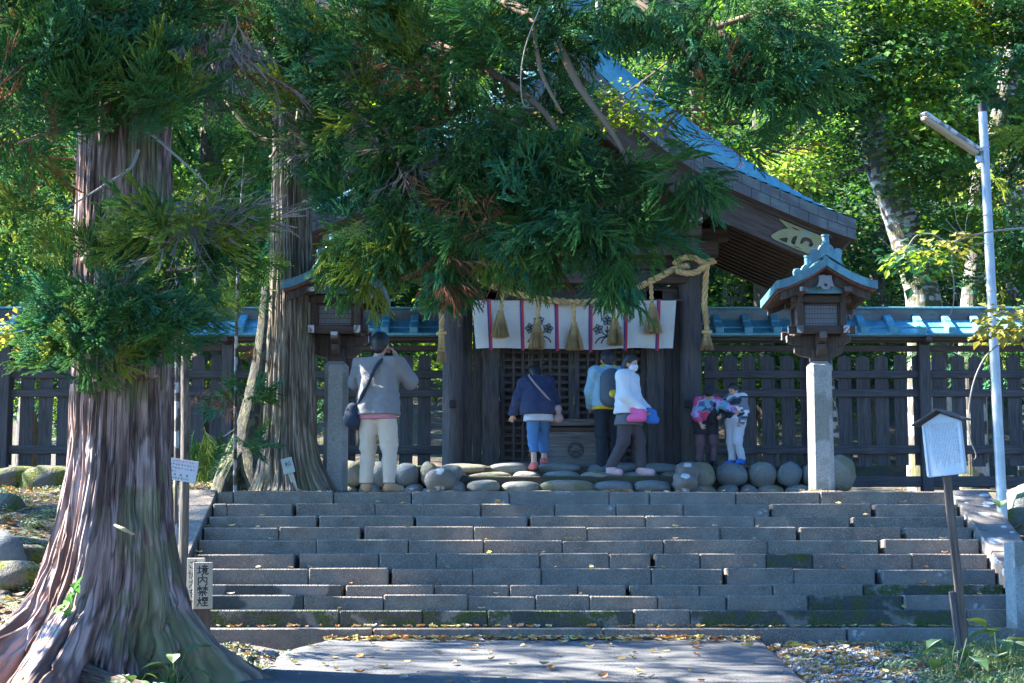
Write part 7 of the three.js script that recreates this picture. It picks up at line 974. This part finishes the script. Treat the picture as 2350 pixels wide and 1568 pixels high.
// the man taking a picture on the landing, seen from behind
{
  const k = 1.03, J = scaled(stand, k, { ankleL: [0.13, 0.08, 0], ankleR: [-0.13, 0.08, 0.02], toeL: [0.19, 0.035, 0.15], toeR: [-0.2, 0.035, 0.15], kneeL: [0.12, 0.5, 0.02], kneeR: [-0.12, 0.5, 0.02], elbowL: [0.3, 1.2, 0.1], elbowR: [-0.31, 1.2, 0.14], wristL: [0.1, 1.48, 0.26], wristR: [-0.1, 1.5, 0.27], head: [0.0, 1.6, 0.04] });
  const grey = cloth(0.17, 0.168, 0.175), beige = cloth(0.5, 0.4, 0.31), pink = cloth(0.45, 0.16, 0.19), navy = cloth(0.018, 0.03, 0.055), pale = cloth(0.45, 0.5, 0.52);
  person('person in grey jacket and beige trousers holding a phone up, standing at the top step', 'visitors at the gate', at(866, 1123, 21.0).setY(LAND_Y), Math.PI - 0.3, J, { scale: k, fat: 1.1, look: [0.05, 0, 1], handL: [-0.5, 0.8, 0.2], handR: [0.5, 0.8, 0.2], palmL: [-1, 0, 0], palmR: [1, 0, 0], shoes: cloth(0.35, 0.21, 0.12),
    clothes: [{ name: 'trousers', of: ['legL', 'legR'], extra: [[[0.06, 0.99, 0], [-0.06, 0.99, 0], 0.125, 0.125]], by: 0.022, mat: beige, cut: (x, y) => Math.max(0.1 - y, y - 1.08) }, { name: 'shirt', of: ['torso'], by: 0.022, mat: pink, cut: (x, y) => Math.max(0.8 - y, y - 1.36), extra: [[[0.07, 1.0, 0], [0.07, 0.78, 0], 0.115, 0.125], [[-0.07, 1.0, 0], [-0.07, 0.78, 0], 0.115, 0.125]] }, { name: 'jacket', of: ['torso', 'armL', 'armR'], by: 0.034, mat: grey, cut: (x, y, z) => Math.max(0.85 - y, y - 1.5), extra: [[[0.08, 1.05, 0], [0.085, 0.83, 0], 0.115, 0.135], [[-0.08, 1.05, 0], [-0.085, 0.83, 0], 0.115, 0.135]] }],
    more: (o, { part, v, blob }) => { part('phone', cbox(0.16, 0.085, 0.012, 0.006), Miron, [0, 1.6, 0.34]); part('strap', onCurve([v([-0.13, 1.46, 0.1]), v([-0.12, 1.5, 0]), v([-0.06, 1.42, -0.155]), v([0.05, 1.2, -0.175]), v([0.17, 1.0, -0.14]), v([0.24, 0.93, -0.02])], 0.02, 7), navy); const b = part('shoulder_bag', blob([[v([0.26, 0.92, -0.1]), v([0.27, 0.92, 0.1]), 0.075, 0.075, 1], [v([0.27, 0.8, -0.12]), v([0.28, 0.8, 0.12]), 0.095, 0.095, 1]], 0.012, { k: 0.05 }), navy); const f = new THREE.Mesh(blob([[v([0.33, 0.92, -0.07]), v([0.36, 0.82, -0.04]), 0.03, 0.035, 1]], 0.008), pale); f.name = 'bag_highlight'; b.add(f); } });  // pale lump on the bag stands for its white highlight
}
// a visitor in navy going up the boulder steps
{
  const k = 0.93, J = scaled(stand, k, { pelvis: [0, 0.95, -0.05], chest: [0, 1.22, 0.12], shoulderL: [0.18, 1.33, 0.15], shoulderR: [-0.18, 1.33, 0.15], neck: [0, 1.38, 0.2], head: [0, 1.49, 0.28], hipL: [0.09, 0.9, -0.05], hipR: [-0.09, 0.9, -0.05], kneeR: [-0.1, 0.55, 0.16], ankleR: [-0.1, 0.17, 0.05], toeR: [-0.11, 0.12, 0.2], kneeL: [0.09, 0.47, -0.02], ankleL: [0.1, 0.08, -0.16], toeL: [0.11, 0.035, 0.0], elbowL: [0.3, 1.06, 0.08], elbowR: [-0.26, 1.06, 0.14], wristL: [0.36, 0.85, 0.16], wristR: [-0.26, 0.86, 0.28] });
  const navy = cloth(0.022, 0.03, 0.07), grey = cloth(0.4, 0.4, 0.44), jean = cloth(0.05, 0.14, 0.3), tan = cloth(0.3, 0.2, 0.19);
  person('person in navy jacket with tan shoulder bag stepping up to the offering box', 'visitors at the gate', at(1236, 1070, 26.75).setY(PLAT_Y - 0.08), Math.PI + 0.18, J, { scale: k, fat: 1.08, hair: 'long', look: [0, -0.35, 1], shoes: cloth(0.4, 0.1, 0.1),
    clothes: [{ name: 'trousers', of: ['legL', 'legR'], extra: [[[0.06, 0.9, -0.04], [-0.06, 0.9, -0.04], 0.115, 0.115]], by: 0.018, mat: jean, cut: (x, y) => 0.24 - y }, { name: 'shirt', of: ['torso'], by: 0.02, mat: grey, cut: (x, y) => 0.68 - y, extra: [[[0.06, 0.9, -0.04], [0.065, 0.66, -0.05], 0.12, 0.135], [[-0.06, 0.9, -0.04], [-0.065, 0.66, -0.05], 0.12, 0.135]] }, { name: 'jacket', of: ['torso', 'armL', 'armR'], by: 0.042, mat: navy, cut: (x, y) => 0.77 - y, extra: [[[0.07, 1.0, 0.0], [0.08, 0.76, -0.04], 0.12, 0.15], [[-0.07, 1.0, 0.0], [-0.08, 0.76, -0.04], 0.12, 0.15]] }],
    more: (o, { part, v, blob }) => { part('strap', onCurve([v([0.13, 1.3, 0.22]), v([0.12, 1.33, 0.1]), v([0.04, 1.18, -0.08]), v([-0.1, 1.0, -0.17]), v([-0.2, 0.9, -0.1])], 0.017, 7), tan); part('shoulder_bag', blob([[v([-0.25, 0.85, -0.14]), v([-0.25, 0.85, 0.06]), 0.06, 0.06, 1], [v([-0.26, 0.72, -0.14]), v([-0.26, 0.72, 0.06]), 0.07, 0.07, 1]], 0.011, { k: 0.05 }), tan); } });
}
// a visitor with a rucksack, and one in white with a face mask, side by side
{
  const k = 0.97, J = scaled(stand, k, { elbowL: [0.25, 1.12, 0.06], elbowR: [-0.25, 1.12, 0.06], wristL: [0.2, 0.93, 0.2], wristR: [-0.2, 0.93, 0.2], head: [0, 1.59, 0.03] }), teal = cloth(0.2, 0.34, 0.42), yel = cloth(0.5, 0.36, 0.03), blk = cloth(0.014, 0.02, 0.032), slate = cloth(0.055, 0.075, 0.095);
  person('person in pale blue jacket with dark rucksack facing the lattice door', 'visitors at the gate', at(1396, 1080, 26.78).setY(PLAT_Y - 0.06), Math.PI + 0.25, J, { scale: k, look: [0.1, -0.1, 1], shoes: blk,
    clothes: [{ name: 'trousers', of: ['legL', 'legR'], extra: [[[0.06, 0.93, 0], [-0.06, 0.93, 0], 0.115, 0.115]], by: 0.02, mat: blk, cut: (x, y) => 0.08 - y }, { name: 'jacket', of: ['torso', 'armL', 'armR'], by: 0.032, mat: teal, cut: (x, y) => 0.84 - y, extra: [[[0.07, 1.05, 0], [0.075, 0.82, 0], 0.112, 0.12], [[-0.07, 1.05, 0], [-0.075, 0.82, 0], 0.112, 0.12]] }, { name: 'collar', of: [], by: 0, mat: yel, extra: [[[0.07, 1.42, -0.01], [-0.07, 1.42, -0.01], 0.062, 0.062]] }, { name: 'hem_band', of: [], by: 0, mat: yel, extra: [[[0.09, 0.85, -0.02], [-0.09, 0.85, -0.02], 0.14, 0.14]], cut: (x, y) => Math.abs(y - 0.85) - 0.025 }],
    more: (o, { part, v, blob }) => { const b = part('rucksack', blob([[v([0, 1.28, -0.2]), v([0, 0.98, -0.22]), 0.12, 0.14, 1], [v([0.06, 1.25, -0.2]), v([0.06, 0.98, -0.22]), 0.11, 0.12, 1], [v([-0.06, 1.25, -0.2]), v([-0.06, 0.98, -0.22]), 0.11, 0.12, 1]], 0.013, { k: 0.05 }), slate); const q = new THREE.Mesh(blob([[v([0.03, 1.02, -0.33]), v([-0.03, 1.02, -0.33]), 0.06, 0.06, 1]], 0.01), yel); q.name = 'pocket'; b.add(q); } });
  const k2 = 0.98, J2 = scaled(stand, k2, { kneeL: [0.08, 0.5, 0.14], ankleL: [0.08, 0.1, 0.16], toeL: [0.09, 0.05, 0.32], kneeR: [-0.08, 0.48, -0.04], ankleR: [-0.08, 0.12, -0.24], toeR: [-0.09, 0.05, -0.1], elbowL: [0.22, 1.13, 0.04], elbowR: [-0.23, 1.12, 0.06], wristL: [0.16, 0.95, 0.22], wristR: [-0.16, 0.92, 0.26], head: [0, 1.6, 0.05] }), white = cloth(0.5, 0.56, 0.62), dk = cloth(0.05, 0.045, 0.055), pink = cloth(0.55, 0.09, 0.26), blue = cloth(0.03, 0.14, 0.42);
  person('person in white jacket and face mask carrying pink and blue bags, walking past the doors', 'visitors at the gate', at(1442, 1096, 26.35).setY(PLAT_Y - 0.2), 1.15, J2, { scale: k2, hair: 'long', look: [0, -0.12, 1], shoes: cloth(0.45, 0.3, 0.32),
    clothes: [{ name: 'trousers', of: ['legL', 'legR'], extra: [[[0.06, 0.93, 0], [-0.06, 0.93, 0], 0.118, 0.118]], by: 0.024, mat: dk, cut: (x, y) => 0.12 - y }, { name: 'skirt', of: [], by: 0, mat: cloth(0.09, 0.1, 0.12), extra: [[[0.05, 0.9, 0.01], [0.06, 0.72, 0.02], 0.135, 0.165], [[-0.05, 0.9, 0.01], [-0.06, 0.72, 0.0], 0.135, 0.165]], cut: (x, y) => 0.7 - y }, { name: 'jacket', of: ['torso', 'armL', 'armR'], by: 0.036, mat: white, cut: (x, y) => 0.86 - y, extra: [[[0.07, 1.05, 0], [0.075, 0.84, 0], 0.115, 0.13], [[-0.07, 1.05, 0], [-0.075, 0.84, 0], 0.115, 0.13]] }],
    more: (o, { part, v, blob, H }) => { part('face_mask', blob([[H(-0.035, -0.055, 0.06), H(0.035, -0.055, 0.06), 0.05, 0.05, 1], [H(0, -0.03, 0.085), H(0, -0.085, 0.07), 0.035, 0.03, 1]], 0.008, { k: 0.03 }), cloth(0.55, 0.6, 0.66)); part('pink_bag', blob([[v([-0.2, 0.9, 0.16]), v([-0.2, 0.86, 0.3]), 0.05, 0.05, 1], [v([-0.21, 0.78, 0.12]), v([-0.21, 0.78, 0.3]), 0.055, 0.055, 1]], 0.011, { k: 0.05 }), pink); part('blue_bag', blob([[v([0.02, 0.9, 0.3]), v([0.1, 0.88, 0.34]), 0.05, 0.05, 1], [v([0.02, 0.78, 0.3]), v([0.12, 0.78, 0.36]), 0.06, 0.06, 1]], 0.011, { k: 0.05 }), blue); } });
}
// two children on the platform edge
{
  const patt = (cs, seed, f = 9) => std({ roughness: 0.9, map: texture(256, 256, (u, v) => { const a = fbm(u * f, v * f * 1.4, f, Math.round(f * 1.4), 3, seed), b = fbm(u * f + 3.3, v * f * 1.4, f, Math.round(f * 1.4), 3, seed + 9); return a > 0.56 ? cs[0] : b > 0.55 ? cs[1] : a < 0.42 ? cs[2] : cs[3]; }) });
  const k = 0.7, blk = cloth(0.014, 0.015, 0.022), J = scaled(stand, k, { pelvis: [0, 0.94, -0.08], chest: [0, 1.18, 0.14], shoulderL: [0.19, 1.28, 0.18], shoulderR: [-0.19, 1.28, 0.18], neck: [0, 1.33, 0.26], head: [-0.02, 1.43, 0.36], hipL: [0.1, 0.9, -0.06], hipR: [-0.1, 0.9, -0.06], kneeL: [0.14, 0.48, 0.0], kneeR: [-0.13, 0.48, 0.0], ankleL: [0.15, 0.08, -0.05], ankleR: [-0.15, 0.08, -0.05], elbowR: [-0.28, 1.02, 0.24], wristR: [-0.2, 0.8, 0.38], elbowL: [0.36, 1.18, 0.26], wristL: [0.5, 1.1, 0.34] });
  person('child in pink and blue patterned jacket and black cap bending over on the boulder wall', 'visitors at the gate', at(1622, 1068, 27.05).setY(PLAT_Y), 0.15, J, { scale: k * 1.06, fat: 1.18, look: [0.05, -0.55, 1], shoes: blk,
    clothes: [{ name: 'leggings', of: ['legL', 'legR'], by: 0.016, mat: cloth(0.09, 0.055, 0.07), cut: (x, y) => 0.07 - y }, { name: 'shorts', of: ['legL', 'legR'], by: 0.034, mat: blk, extra: [[[0.05, 0.63, -0.05], [-0.05, 0.63, -0.05], 0.1, 0.1]], cut: (x, y) => 0.44 - y }, { name: 'jacket', of: ['torso', 'armL', 'armR'], by: 0.03, mat: patt([[0.5, 0.06, 0.16], [0.1, 0.3, 0.42], [0.06, 0.08, 0.2], [0.3, 0.28, 0.5]], 2101), cut: (x, y) => 0.6 - y }, { name: 'vest', of: [], by: 0, mat: blk, extra: [[[0.06, 0.86, 0.14], [0.06, 0.66, 0.06], 0.075, 0.08]] }],
    more: (o, { part, H, blob }) => { part('cap', blob([[H(0, 0.06, -0.01), H(0, 0.045, -0.02), 0.082, 0.082, 1], [H(0, 0.045, 0.06), H(0, 0.038, 0.13), 0.035, 0.02, 1]], 0.008, { k: 0.03 }), blk); } });
  const k2 = 0.68, J2 = scaled(stand, k2, { head: [0, 1.57, 0.06], chest: [0, 1.25, 0.02], kneeL: [0.1, 0.5, 0.08], ankleL: [0.1, 0.12, -0.06], toeL: [0.11, 0.06, 0.08], elbowR: [-0.26, 1.12, 0.1], wristR: [-0.16, 1.02, 0.3], elbowL: [0.26, 1.1, 0.02], wristL: [0.24, 0.9, 0.12] });
  person('child in black and white jacket and light trousers on the boulder wall', 'visitors at the gate', at(1690, 1069, 27.0).setY(PLAT_Y), -0.75, J2, { scale: k2 * 1.08, fat: 1.15, look: [-0.2, -0.3, 1], shoes: cloth(0.02, 0.12, 0.42),
    clothes: [{ name: 'trousers', of: ['legL', 'legR'], by: 0.026, mat: cloth(0.38, 0.41, 0.48), extra: [[[0.05, 0.64, 0], [-0.05, 0.64, 0], 0.095, 0.095]], cut: (x, y) => 0.07 - y }, { name: 'jacket', of: ['torso', 'armL', 'armR'], by: 0.032, mat: patt([[0.5, 0.54, 0.58], [0.02, 0.025, 0.04], [0.02, 0.025, 0.04], [0.12, 0.14, 0.18]], 2107, 7), cut: (x, y) => 0.56 - y }, { name: 'hood', of: [], by: 0, mat: cloth(0.46, 0.5, 0.53), extra: [[[0.06, 0.97, -0.05], [-0.06, 0.97, -0.05], 0.062, 0.062]] }] });
}
// ------------------------------------------------------------------ draw
scene.traverse(o => { if (o.isMesh && o !== sky) { o.castShadow = true; o.receiveShadow = true; } });
const renderer = new THREE.WebGLRenderer({ antialias: true });
renderer.setSize(1024, 683); renderer.shadowMap.enabled = true;
renderer.toneMapping = THREE.LinearToneMapping; renderer.toneMappingExposure = EXPOSURE;
renderer.render(scene, camera);
